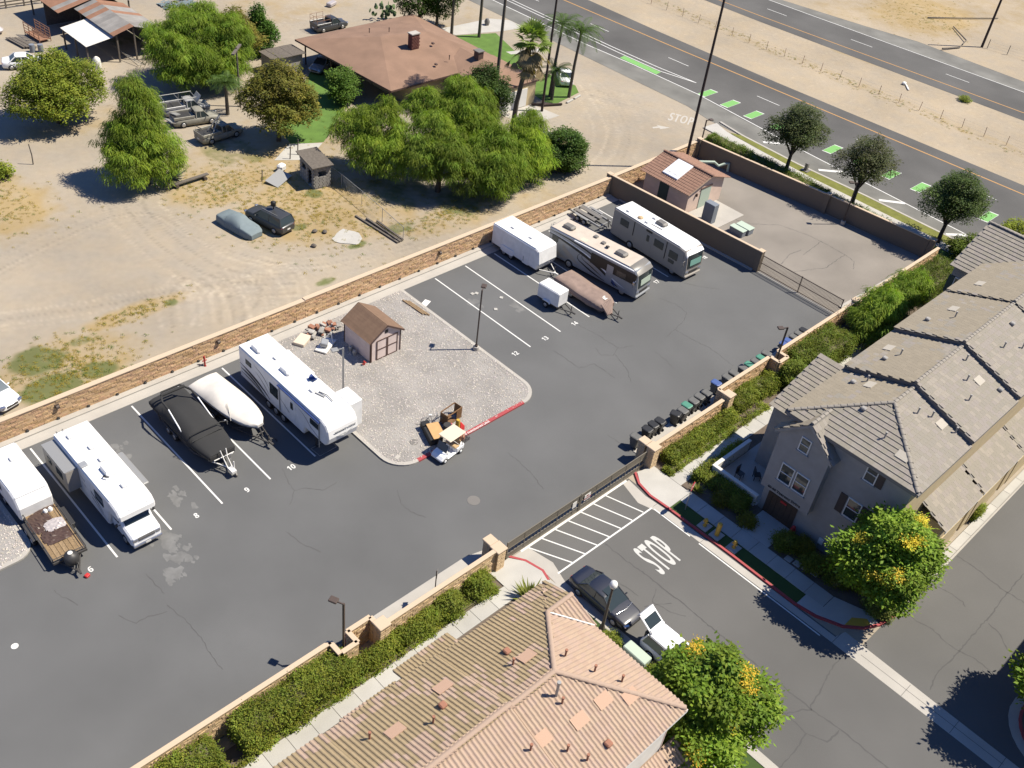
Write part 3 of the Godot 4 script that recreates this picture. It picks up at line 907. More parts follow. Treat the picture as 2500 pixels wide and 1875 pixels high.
func road() -> void:
	var near := flat("road_asphalt", v2([100.7, -240, 118.5, -240, 117.4, -85, 117.9, -64, 119.6, -30, 124, 50, 100.4, 50, 99.7, -28, 99.9, -62, 100.7, -66]), 0.014, "asphalt_road")
	var far := flat("road_asphalt", v2([129, -240, 143, -240, 147.6, -83.7, 150.2, -70, 152.2, -62, 152.5, -45, 158, 50, 144, 50, 138.5, -38.8, 135.5, -79.2]), 0.014, "asphalt_road")
	var b := MB.new()
	b.sheet(v2([100.72, -239, 104.0, -239, 104.1, -86.4, 104.75, -68, 103.9, -60, 102.3, -33, 102.0, -28, 99.75, -28, 99.92, -62, 100.72, -66]), 0.0165)
	part("shoulder", b, M.asphalt_shoulder, near)
	b = MB.new()
	b.sheet(v2([142.2, -239, 143, -239, 147.55, -83.7, 150.1, -70, 152.1, -62, 152.4, -45, 157.9, 49, 154, 49, 148.6, -43.2, 145.6, -84.8]), 0.0165)
	part("shoulder", b, M.asphalt_shoulder, far)
	var y := 0.0225
	var lines := [[0.15, y, 103.6, -230, 104.02, -86.4, 104.6, -78, 104.85, -67.6, 103.28, -50, 102.33, -33, 101.7, -20, 101.5, 40], [0.15, y, 107.6, -70, 106.2, -75, 105.95, -82, 105.8, -120, 105.4, -220], [0.15, y + 0.0005, 107.6, -70, 107.0, -76, 106.7, -84, 106.6, -120]]
	for z in [-138.5, -120, -105, -91.5, -77.5, -63.1, -48.6, -34.1, -19.6]:
		var x: float = 111.0 + (z + 77.5) * 0.042
		lines.append([0.12, y, x, z, x + 0.15, z + 3.4])
	for s in [[100.7, -46.7, 102.97, -44.6], [100.52, -38.7, 102.5, -36.6], [100.2, -30.4, 102, -29.0], [100.9, -54.6, 103.3, -52.6]]:
		lines.append([0.45, y - 0.002, s[0], s[1], s[2], s[3]])
	paint(near, "road_line", lines, "paint_white")
	paint(near, "road_line", [[0.25, y, 109, -230, 113.94, -100.3, 114.7, -80, 115.54, -63.8, 117.3, -28, 120, 40]], "paint_orange")
	var green := MB.new()
	green.sheet(v2([104.7, -80.8, 105.8, -81.0, 106.0, -74.7, 104.9, -74.55]), y - 0.002)
	part("bike_lane_patch", green, M.paint_green, near, "long green bike lane patch")
	for z in [-67.7, -64.05, -60.4, -56.7, -53, -49.3, -45.6, -41.7, -38.0, -34.0, -30.0]:
		var x: float = 104.8 + maxf(0, (z + 60) * 0.062)
		b = MB.new()
		b.sheet(v2([x, z, x + 2.9, z, x + 3.05, z + 1.12, x + 0.15, z + 1.12]), y - 0.0035)
		var edge := part("bike_lane_patch", b, M.paint_white, near)
		b = MB.new()
		b.sheet(v2([x + 0.15, z + 0.03, x + 2.75, z + 0.03, x + 2.9, z + 1.09, x + 0.3, z + 1.09]), y - 0.001)
		part("green_fill", b, M.paint_green, edge)
	lines = [[0.15, y, 138, -230, 145.46, -84.8, 148.47, -43.2, 155.5, 45]]
	for z in [-97, -82.4, -67.9, -52.9, -38.4, -24]:
		var x: float = 141.56 + (z + 82.4) * 0.078
		lines.append([0.12, y, x, z, x + 0.25, z + 3.5])
	paint(far, "road_line", lines, "paint_white")
	paint(far, "road_line", [[0.22, y, 130.5, -230, 137.72, -80.7, 141.09, -39.9, 147, 40]], "paint_orange")
	# faint dusted lettering where the farm drive meets the road
	letters(near, "road_lettering", "STOP", Vector3(97.0, 0.006, -64.0), 2.3, 0.4, "paint_worn", true, deg_to_rad(-62))
	b = MB.new()
	b.sheet(v2([92.1, -64.5, 92.9, -64.25, 93.0, -64.6, 93.9, -63.2, 92.5, -63.6, 92.7, -63.9, 91.9, -64.2]), 0.006)
	part("road_arrow", b, M.paint_worn, near)
	# kerb, walk and grass along the road
	b = MB.new()
	b.bent(v2([100.6, -60.8, 99.95, -57, 99.6, -48.9, 99.9, -40, 99.8, -28.4, 100.3, 40]), -0.15, 0.15, 0.0, 0.13)
	struct("road_kerb", b, M.concrete)
	b = MB.new()
	b.prism(v2([97.4, -61.0, 99.9, -60.8, 99.0, -58.6, 98.5, -53, 98.1, -46, 98.1, -30, 98.4, 30, 97.0, 30, 96.7, -30, 96.8, -46, 97.1, -53]), 1, 0.0, 0.12)
	struct("road_walk", b, M.sidewalk)
	flat("road_lawn", v2([99.1, -58.4, 99.85, -57, 99.45, -48.9, 99.75, -40, 99.65, -28.4, 100.1, 30, 98.42, 30, 98.12, -30, 98.12, -46, 98.55, -53]), 0.11, "lawn_dry")
	flat("road_lawn", v2([94.9, -29.6, 96.65, -30, 96.9, 20, 95, 20]), 0.09, "lawn")
	flat("wall_bed", v2([91.3, -56.6, 94.4, -59.2, 96.9, -58.8, 97.0, -53, 96.75, -46, 96.65, -30, 94.2, -30]), 0.05, "lawn_dark")
	# palms' lawn, house lawns, walks and drives of the farmstead
	flat("palm_lawn", v2([85.6, -76.2, 86.4, -75.0, 91.4, -75.9, 92.6, -77.6, 92.0, -82, 86.5, -82.3]), 0.012, "lawn")
	flat("farm_lawn", v2([54.0, -82.6, 57.2, -81.3, 60, -83.5, 66.5, -89, 68, -95.5, 66.5, -97, 61, -92, 55.5, -88]), 0.012, "lawn")
	flat("farm_lawn", v2([89.8, -97.4, 95.5, -95.4, 93.2, -88.8, 92, -84.5, 86.5, -85, 85, -93]), 0.012, "lawn")
	flat("farm_walk", v2([89.4, -100.2, 98.5, -99.8, 100.6, -98, 100.6, -95.0, 96.7, -95.5, 90, -97.5]), 0.016, "sidewalk")
	flat("farm_walk", v2([92.2, -89.9, 97, -88.5, 97, -87.6, 92.2, -88.9]), 0.016, "sidewalk")
	flat("farm_walk", v2([50.6, -80.6, 53.9, -82.8, 57, -81.2, 53.5, -78.9]), 0.016, "sidewalk")
	flat("farm_drive", v2([78.5, -76.5, 83.8, -76.5, 84.5, -72.5, 79.3, -72.5]), 0.016, "concrete")


# ---------------------------------------------------------------- walls, gates, fences
func seen(p: Vector3) -> bool:
	var q := Basis.from_euler(Vector3(deg_to_rad(-39.43), deg_to_rad(-48.75), deg_to_rad(7.94))).inverse() * (p - eye)
	return q.z < 0.0 and absf(q.x / -q.z) < 0.53 and absf(q.y / -q.z) < 0.4


func pieces(called: String, root: Node, shapes: Array, list: Array, plain: Mesh, tones: Array, most := 290) -> void:
	# alike pieces: the ones that show largest as parts, the rest as one part
	var order := range(list.size())
	var far := PackedFloat32Array()
	for x in list:
		far.append(x.origin.distance_squared_to(eye) * (1.0 if seen(x.origin) else 9.0))
	order.sort_custom(func(a, b): return far[a] < far[b])
	var rest := []
	var cols := []
	for i in order.size():
		var k: int = order[i]
		if i < most:
			inst(called, shapes[tones[k][0] % shapes.size()], root, list[k])
		else:
			rest.append(list[k])
			cols.append(tones[k][1])
	if rest:
		many("other_" + called + "s", plain, rest, cols, root)


func block_wall(root: Node, runs: Array, thick: float, m: String, cap: String, bl := 0.4, bh := 0.2, rough := 0.025) -> void:
	# runs: [ax, az, bx, bz, height]
	var core := MB.new()
	var caps := MB.new()
	var list := []
	var tones := []
	var shapes := []
	var palette := []
	for i in 6:
		var g := R.randf_range(0.8, 1.12)
		palette.append(Color(g, g * R.randf_range(0.93, 1.03), g * R.randf_range(0.86, 1.05)))
	for i in 7:
		var b := MB.new()
		b.col = Color.WHITE if i == 6 else palette[i]
		b.cbox(Vector3.ZERO, Vector3(bl - 0.01, bh - 0.009, thick + 0.02), 0.012)
		shapes.append(b.mesh(M[m]))
	var plain: Mesh = shapes.pop_back()
	for r in runs:
		var a := Vector3(r[0], 0, r[1])
		var b := Vector3(r[2], 0, r[3])
		var h: float = r[4]
		var d := (b - a).normalized()
		var len := a.distance_to(b)
		var turn := atan2(-d.z, d.x)
		var rows := int(h / bh)
		core.box((a + b) / 2 + Vector3(0, h / 2 - 0.03, 0), Vector3(len - 0.02, h - 0.06, thick - 0.012), turn)
		caps.cbox((a + b) / 2 + Vector3(0, h + 0.035, 0), Vector3(len + 0.06, 0.08, thick + 0.09), 0.012, turn)
		for row in rows:
			var s := (0.5 if row % 2 else 0.0) * bl
			while s < len - 0.05:
				var e := minf(s + bl, len)
				if s == 0.0 or e - s > bl * 0.45:
					var bs := Basis(Vector3.UP, turn + R.randf_range(-0.5, 0.5) * rough).scaled_local(Vector3((e - s) / bl, 1, 1.0 + R.randf_range(-rough, rough) / thick * 2.0))
					list.append(Transform3D(bs, a + d * (s + e) / 2 + Vector3(0, (row + 0.5) * h / rows, 0)))
					var k := R.randi() % 6
					tones.append([k, palette[k]])
				s = e
	part("mortar", core, M.mortar, root)
	part("coping", caps, M[cap], root)
	pieces("block", root, shapes, list, plain, tones)


func pillar(root: Node, x: float, z: float, w: float, h: float) -> void:
	# a square pier of blocks under a flat stone cap
	var b := MB.new()
	b.box(Vector3(x, h / 2, z), Vector3(w - 0.05, h, w - 0.05))
	var p := part("pier", b, M.mortar, root)
	var s := MB.new()
	s.cbox(Vector3.ZERO, Vector3(w / 2 - 0.015, h / 10 - 0.015, w), 0.02)
	var sm := s.mesh(M.block_pale)
	for i in 10:
		for k in [-1, 1]:
			inst("block", sm, p, Transform3D(Basis(Vector3.UP, PI / 2 * (i % 2)), Vector3(x + (k * w / 4 if i % 2 == 0 else 0.0), (i + 0.5) * h / 10, z + (k * w / 4 if i % 2 else 0.0))))
	b = MB.new()
	b.cbox(Vector3(x, h + 0.07, z), Vector3(w + 0.12, 0.14, w + 0.12), 0.03)
	part("pier_cap", b, M.wall_cap, root)


func walls() -> void:
	var t := thing("stone_block_wall", "long rough tan stone block wall between the yard and the dirt farm lot", "wall")
	block_wall(t, [[-12, -56.5, 37.6, -56.5, 1.84], [37.6, -56.5, 75.2, -56.55, 1.92], [75.2, -56.6, 90.3, -56.9, 1.9]], 0.34, "block", "wall_cap", 0.42, 0.2, 0.022)
	# dark drain mouths along its foot, and small floodlights on its face
	for i in 32:
		var x := 6.0 + i * 2.18
		var b := MB.new()
		b.cbox(Vector3(x, 0.28, -56.28), Vector3(0.2, 0.16, 0.16), 0.03)
		part("weep_drain", b, M.black, t)
	for x in [17.0, 29.6, 52.0]:
		var b := MB.new()
		b.cbox(Vector3(x, 1.3, -56.2), Vector3(0.26, 0.3, 0.2), 0.04, 0.0, 0.4)
		b.box(Vector3(x, 1.47, -56.3), Vector3(0.3, 0.06, 0.12))
		part("floodlight", b, M.bronze, t)
	t = thing("block_wall", "pale tan block wall with stepped recess between the yard and the pink tiled townhouses", "wall")
	block_wall(t, [[0, -28.15, 19.75, -28.15, 2.0], [19.75, -28.15, 19.75, -27.2, 2.0], [19.9, -27.2, 20.95, -27.2, 2.0], [20.95, -27.2, 20.95, -28.15, 2.0], [20.95, -28.15, 22.55, -28.15, 2.0], [22.55, -28.1, 22.55, -27.7, 2.0], [23.2, -27.3, 31.8, -27.3, 1.9]], 0.22, "block_pale", "wall_cap")
	pillar(t, 22.75, -27.3, 0.7, 2.05)
	pillar(t, 32.1, -27.35, 0.72, 1.85)
	pillar(t, 32.1, -28.15, 0.62, 1.85)
	t = thing("block_wall", "tan block wall with piers and recesses behind the row of trash bins", "wall")
	block_wall(t, [[47.9, -27.4, 56.0, -27.4, 1.85], [56.6, -27.6, 56.6, -28.35, 1.95], [56.6, -28.35, 63.6, -28.35, 1.95], [63.6, -28.35, 63.6, -27.4, 1.95], [63.6, -27.4, 64.8, -27.4, 1.95], [64.8, -27.4, 64.8, -28.35, 1.95], [64.8, -28.35, 76.9, -28.35, 1.95], [77.4, -28.35, 93.0, -28.35, 1.95]], 0.22, "block", "wall_cap")
	pillar(t, 47.45, -27.3, 0.72, 1.85)
	pillar(t, 47.4, -28.12, 0.62, 1.85)
	pillar(t, 56.55, -27.35, 0.7, 2.15)
	pillar(t, 77.1, -28.3, 0.6, 2.1)
	t = thing("plain_wall", "smooth brown masonry wall between the motorhomes and the pump house", "wall")
	plain_wall(t, Vector2(75.45, -56.6), Vector2(76.5, -38.5), 2.15)
	t = thing("plain_wall", "smooth brown masonry wall along the road behind the hedge", "wall")
	plain_wall(t, Vector2(90.7, -56.6), Vector2(92.4, -41.0), 2.1)
	plain_wall(t, Vector2(92.6, -40.7), Vector2(93.5, -29.6), 2.05)
	for p in [[90.6, -56.7], [92.45, -40.85], [93.6, -29.3], [75.45, -56.75], [76.55, -38.35]]:
		var b := MB.new()
		b.box(Vector3(p[0], 1.1, p[1]), Vector3(0.5, 2.2, 0.5))
		var o := part("pier", b, M.wall_plain, t)
		b = MB.new()
		b.cbox(Vector3(p[0], 2.25, p[1]), Vector3(0.58, 0.1, 0.58), 0.02)
		part("cap", b, M.wall_cap, o)
	gate_street()
	gate_side()
	farm_fences()


func plain_wall(t: Node, a: Vector2, c: Vector2, h: float) -> void:
	var mid := (a + c) / 2
	var turn := -(c - a).angle()
	var b := MB.new()
	b.box(Vector3(mid.x, h / 2, mid.y), Vector3(a.distance_to(c), h, 0.22), turn)
	part("wall_face", b, M.wall_plain, t)
	b = MB.new()
	b.cbox(Vector3(mid.x, h + 0.04, mid.y), Vector3(a.distance_to(c) + 0.04, 0.08, 0.3), 0.015, turn)
	part("coping", b, M.wall_cap, t)


func gate_street() -> void:
	var t := thing("swing_gate", "long dark grey metal double gate across the street entrance to the yard", "gate")
	for side in 2:
		var x0 := 33.05 if side == 0 else 40.0
		var x1 := 39.86 if side == 0 else 46.9
		var z := -27.42
		var leaf := MB.new()
		for y in [0.12, 0.5, 1.0, 1.62]:
			leaf.box(Vector3((x0 + x1) / 2, y, z), Vector3(x1 - x0, 0.07, 0.06))
		for x in [x0, x1]:
			leaf.box(Vector3(x, 0.87, z), Vector3(0.09, 1.6, 0.09))
		var l := part("gate_frame", leaf, M.fence_grey, t)
		var p := MB.new()
		p.box(Vector3.ZERO, Vector3(0.028, 0.5, 0.028))
		var long := MB.new()
		long.box(Vector3.ZERO, Vector3(0.045, 1.55, 0.045))
		var pm := p.mesh(M.steel_dark)
		var lm := long.mesh(M.fence_grey)
		# a solid sheet low down and a narrow one at the top, bars between
		var sh := MB.new()
		sh.box(Vector3((x0 + x1) / 2, 0.31, z), Vector3(x1 - x0 - 0.08, 0.32, 0.012))
		sh.box(Vector3((x0 + x1) / 2, 1.31, z), Vector3(x1 - x0 - 0.08, 0.55, 0.012))
		part("gate_sheet", sh, M.fence_grey, l)
		var k := 22
		for i in range(1, k):
			var x := lerpf(x0, x1, float(i) / k)
			if i % 5 == 0:
				inst("bar", lm, l, Transform3D(Basis(), Vector3(x, 0.87, z)))
			else:
				inst("bar", pm, l, Transform3D(Basis(), Vector3(x, 0.75, z)))
	for s in [[40.6, 0.62], [39.3, 0.4]]:
		var b := MB.new()
		b.box(Vector3(s[0], 1.1, -27.36), Vector3(s[1], 0.55, 0.02))
		part("notice", b, M.trim_white, t)
	letters(t, "notice_lettering", "NO\nPARKING", Vector3(40.6, 1.1, -27.345), 0.14, 0.9, "paint_red", false)


func gate_side() -> void:
	var t := thing("sliding_gate", "dark picket sliding gate between the yard and the side enclosure", "gate")
	var b := MB.new()
	var x := 76.7
	for y in [0.15, 0.95, 1.75]:
		b.box(Vector3(x, y, -33.75), Vector3(0.05, 0.06, 9.1))
	for z in [-38.25, -33.7, -29.25]:
		b.box(Vector3(x, 0.95, z), Vector3(0.08, 1.8, 0.08))
	part("gate_frame", b, M.bronze, t)
	var p := MB.new()
	p.box(Vector3.ZERO, Vector3(0.025, 1.75, 0.025))
	var pm := p.mesh(M.bronze)
	for i in 74:
		inst("picket", pm, t, Transform3D(Basis(), Vector3(x, 0.95, -38.15 + i * 0.12)))


func farm_fences() -> void:
	# chain link run beside the little block hut
	var t := thing("chain_link_fence", "sagging chain link fence running from the block hut towards the stone wall", "fence")
	var b := MB.new()
	var rail := MB.new()
	var pts := [Vector3(53.2, 0, -76.2), Vector3(53.0, 0, -72.4), Vector3(52.7, 0, -68.7), Vector3(52.3, 0, -65), Vector3(51.85, 0, -61.3)]
	for i in pts.size():
		b = MB.new()
		b.tube([pts[i], pts[i] + Vector3(0, 1.5, 0)], 0.03, 0.03, 6)
		part("post", b, M.galvanised, t)
		if i:
			rail.tube([pts[i - 1] + Vector3(0, 1.48, 0), pts[i] + Vector3(0, 1.48, 0)], 0.025, 0.025, 5)
	part("top_rail", rail, M.galvanised, t)
	var mesh := MB.new()
	for i in pts.size() - 1:
		for k in 24:
			var a: Vector3 = pts[i].lerp(pts[i + 1], k / 24.0)
			var c: Vector3 = pts[i].lerp(pts[i + 1], (k + 8) / 24.0)
			if k <= 16:
				mesh.tube([a + Vector3(0, 0.05, 0), c + Vector3(0, 1.45, 0)], 0.004, 0.004, 3)
				mesh.tube([c + Vector3(0, 0.05, 0), a + Vector3(0, 1.45, 0)], 0.004, 0.004, 3)
	part("wire_mesh", mesh, M.galvanised, t)
	for i in 3:
		b = MB.new()
		b.box(Vector3(51.0 + i * 0.4, 0.1 + 0.05 * i, -64.2 + i * 0.5), Vector3(0.18, 0.12, 6.0 - i), 0.06 - 0.04 * i)
		solid("timber", b, M.wood_grey, ["longest old grey timber lying along the chain link fence", "middle one of the three old timbers along the chain link fence", "shortest old grey timber lying along the chain link fence"][i], "timber", Vector3.ZERO, 0, "timbers by the fence")
	# wire fence down the middle of the dirt median
	t = thing("wire_fence", "thin wire fence on metal posts along the dirt median", "fence")
	var line := MB.new()
	var last := Vector3.ZERO
	for i in 40:
		var z := -140.0 + i * 2.95
		var p := Vector3(126.9 + (z + 67) * 0.055, 0, z)
		b = MB.new()
		b.box(p + Vector3(0, 0.62, 0), Vector3(0.05, 1.25, 0.05), R.randf(), R.randf_range(-0.06, 0.06), R.randf_range(-0.06, 0.06))
		part("post", b, M.rust, t)
		if i:
			for y in [0.4, 0.75, 1.1]:
				line.tube([last + Vector3(0, y, 0), p + Vector3(0, y, 0)], 0.006, 0.006, 3)
		last = p
	part("wire", line, M.galvanised, t)
	# fence and fallen rails at the far corner
	t = thing("wire_fence", "low wire fence on posts beside the tall pole across the road", "fence")
	line = MB.new()
	last = Vector3(160.5, 0, -54.5)
	for i in 6:
		var p := Vector3(160.5 + i * 0.5, 0, -54.5 + i * 3.0)
		b = MB.new()
		b.box(p + Vector3(0, 0.7, 0), Vector3(0.08, 1.4, 0.08))
		part("post", b, M.wood_grey, t)
		for y in [0.3, 0.7, 1.1, 1.35]:
			line.tube([last + Vector3(0, y, 0), p + Vector3(0, y, 0.01)], 0.008, 0.008, 3)
		last = p
	part("wire", line, M.galvanised, t)
	b = MB.new()
	b.tube([Vector3(152.5, 0.25, -58.0), Vector3(156, 0.15, -56.9), Vector3(159.5, 0.35, -57.6), Vector3(164, 0.2, -62)], 0.12, 0.08, 6)
	solid("log", b, M.wood_grey, "bleached fallen log lying by the tall pole across the road", "log")
	b = MB.new()
	b.tube([Vector3(164, 0.15, -66.5), Vector3(169, 0.2, -63.5), Vector3(176, 0.15, -60)], 0.1, 0.07, 6)
	solid("log", b, M.wood_grey, "thin grey log lying in the dry field across the road", "log")
	# corral behind the barn
	t = thing("corral_fence", "grey plank corral fence behind the tin roofed barn", "fence")
	for i in 5:
		b = MB.new()
		b.box(Vector3(40.5 + i * 2.2, 0.75, -131.2 + 0.1 * i), Vector3(0.16, 1.5, 0.16))
		part("post", b, M.wood_grey, t)
	for y in [0.4, 0.8, 1.2]:
		b = MB.new()
		b.box(Vector3(44.8, y, -130.95), Vector3(9.2, 0.16, 0.05), -0.045)
		part("rail", b, M.wood_grey, t)


# ---------------------------------------------------------------- buildings
func tiles(root: Node, planes: Array, barrel: bool, m: String, under: String, tint: Callable) -> void:
	# planes: polygons listed so that their first edge is the eave; every tile is a piece of its own
	var w := 0.23 if barrel else 0.34
	var l := 0.38 if barrel else 0.4
	var shapes := []
	var cols := []
	for i in 10:
		cols.append(tint.call(i))
	for i in 11:
		var b := MB.new()
		b.col = Color.WHITE if i == 10 else cols[i]
		if barrel:
			var pf := [Vector2(-0.115, 0.01), Vector2(-0.06, 0.0), Vector2(-0.02, 0.016), Vector2(0.015, 0.048), Vector2(0.055, 0.058), Vector2(0.095, 0.042), Vector2(0.115, 0.012)]
			for j in 6:
				var p: Vector2 = pf[j]
				var q: Vector2 = pf[j + 1]
				b.quad(Vector3(p.x, p.y + 0.035, l * 0.58), Vector3(q.x, q.y + 0.035, l * 0.58), Vector3(q.x, q.y, -l * 0.58), Vector3(p.x, p.y, -l * 0.58))
				b.quad(Vector3(p.x, p.y - 0.0, l * 0.58), Vector3(q.x, q.y - 0.0, l * 0.58), Vector3(q.x, q.y + 0.035, l * 0.58), Vector3(p.x, p.y + 0.035, l * 0.58))
		else:
			b.box(Vector3(0, 0.035, 0), Vector3(w - 0.006, 0.036, l * 1.14), 0.0, -0.11)
		shapes.append(b.mesh(M[m]))
	var plain: Mesh = shapes.pop_back()
	var list := []
	var tones := []
	var deck := MB.new()
	var lichen := FastNoiseLite.new()
	lichen.seed = 5
	lichen.frequency = 0.16
	for pl in planes:
		var a: Vector3 = pl[0]
		var ux: Vector3 = (pl[1] - pl[0]).normalized()
		var nn: Vector3 = (pl[1] - pl[0]).cross(pl[2] - pl[0]).normalized()
		if nn.y < 0:
			nn = -nn
		var up := nn.cross(ux)
		if up.y < 0:
			up = -up
		ux = up.cross(nn)
		var poly := PackedVector2Array()
		var lo := Vector2(1e9, 1e9)
		var hi := -lo
		for p in pl:
			var q := Vector2((p - a).dot(ux), (p - a).dot(up))
			poly.append(q)
			lo = lo.min(q)
			hi = hi.max(q)
		for i in range(1, pl.size() - 1):
			deck.face(pl[0], pl[i], pl[i + 1], nn)
		var rows := int((hi.y - lo.y) / l) + 1
		for row in rows:
			var y := lo.y + (row + 0.5) * l
			var x := lo.x + w * 0.5 + (0.0 if barrel else (w * 0.5 if row % 2 else 0.0))
			while x < hi.x:
				if Geometry2D.is_point_in_polygon(Vector2(x, y), poly):
					var o := a + ux * x + up * y
					list.append(Transform3D(Basis(ux, nn, -up), o + nn * 0.005))
					# lichen grows in patches on the slopes that face away from the midday sun
					var f := lichen.get_noise_2d(o.x, o.z * 1.6) + R.randf_range(-0.3, 0.3) + (0.3 if nn.z < -0.2 else -3.0)
					var k := 6 + R.randi() % 4 if f > 0.0 else R.randi() % 6
					tones.append([k, cols[k]])
				x += w
	part("roof_deck", deck, M[under], root)
	pieces("tile", root, shapes, list, plain, tones)


func caps(root: Node, lines: Array, m: String, r := 0.13) -> void:
	# rounded ridge and hip caps, one tile at a time
	var b := MB.new()
	var pr := []
	for i in 7:
		var w := PI * i / 6.0
		pr.append(Vector2(cos(w) * r, sin(w) * r * 0.8))
	for i in 6:
		b.quad(Vector3(pr[i].x, pr[i].y * 0.85, -0.22), Vector3(pr[i].x, pr[i].y + 0.02, 0.22), Vector3(pr[i + 1].x, pr[i + 1].y + 0.02, 0.22), Vector3(pr[i + 1].x, pr[i + 1].y * 0.85, -0.22))
	b.fan(PackedVector3Array([Vector3(r, 0.02, 0.22), Vector3(pr[2].x, pr[2].y + 0.02, 0.22), Vector3(pr[3].x, pr[3].y + 0.02, 0.22), Vector3(pr[4].x, pr[4].y + 0.02, 0.22), Vector3(-r, 0.02, 0.22)]), false)
	var sm := b.mesh(M[m])
	for l in lines:
		var a: Vector3 = l[0]
		var c: Vector3 = l[1]
		var k := maxi(1, int(a.distance_to(c) / 0.4))
		var z := (a - c).normalized()
		var x := Vector3.UP.cross(z).normalized()
		var bs := Basis(x, z.cross(x), z)
		for i in k:
			inst("ridge_tile", sm, root, Transform3D(bs, a.lerp(c, (i + 0.5) / k) + Vector3(0, 0.04, 0)))


func window(root: Node, o: Vector3, w: float, h: float, face_dir: Vector3, sashes := 1, pane := "glass") -> void:
	# frame, mid rail and panes set in a wall that faces face_dir
	var turn := atan2(face_dir.x, face_dir.z)
	var b := MB.new()
	b.t = Transform3D(Basis(Vector3.UP, turn), o)
	for s in [-1, 1]:
		b.box(Vector3(s * w / 2, 0, 0.02), Vector3(0.07, h + 0.07, 0.1))
		b.box(Vector3(0, s * h / 2, 0.02), Vector3(w - 0.07, 0.07, 0.1))
	b.box(Vector3(0, 0, 0.015), Vector3(w - 0.07, 0.05, 0.07))
	if sashes > 1:
		b.box(Vector3(0, 0, 0.015), Vector3(0.2, h - 0.07, 0.075))
	var f := part("window", b, M.trim_white, root)
	for s in [-1, 1]:
		b = MB.new()
		b.t = Transform3D(Basis(Vector3.UP, turn), o)
		b.box(Vector3(0, s * h / 4, 0.004), Vector3(w - 0.06, h / 2 - 0.04, 0.02))
		part("pane", b, M[pane], f)
	b = MB.new()
	b.t = Transform3D(Basis(Vector3.UP, turn), o)
	b.cbox(Vector3(0, -h / 2 - 0.1, 0.05), Vector3(w + 0.25, 0.12, 0.18), 0.02)
	part("sill", b, M.stucco_grey, f)


func vents(root: Node, spots: Array, m: String) -> void:
	# small plumbing pipes and louvred vents standing on the roof
	for s in spots:
		var b := MB.new()
		var p := Vector3(s[0], s[1], s[2])
		if s[3] == 0:
			b.lathe(p, [Vector2(0.05, -0.05), Vector2(0.05, 0.4), Vector2(0.075, 0.41), Vector2(0.075, 0.5)], 8)
			part("vent_pipe", b, M[m], root)
		elif s[3] == 1:
			b.cbox(p + Vector3(0, 0.12, 0), Vector3(0.34, 0.2, 0.34), 0.05)
			part("roof_vent", b, M[m], root)
		else:
			b.box(p + Vector3(0, 0.035, 0), Vector3(0.85, 0.05, 0.6) if s[5] == 0.0 else Vector3(0.6, 0.05, 0.85), 0.0, s[4], s[5])
			part("replaced_tiles", b, M.patch_clay if m == "terracotta" else M.patch_grey, root)


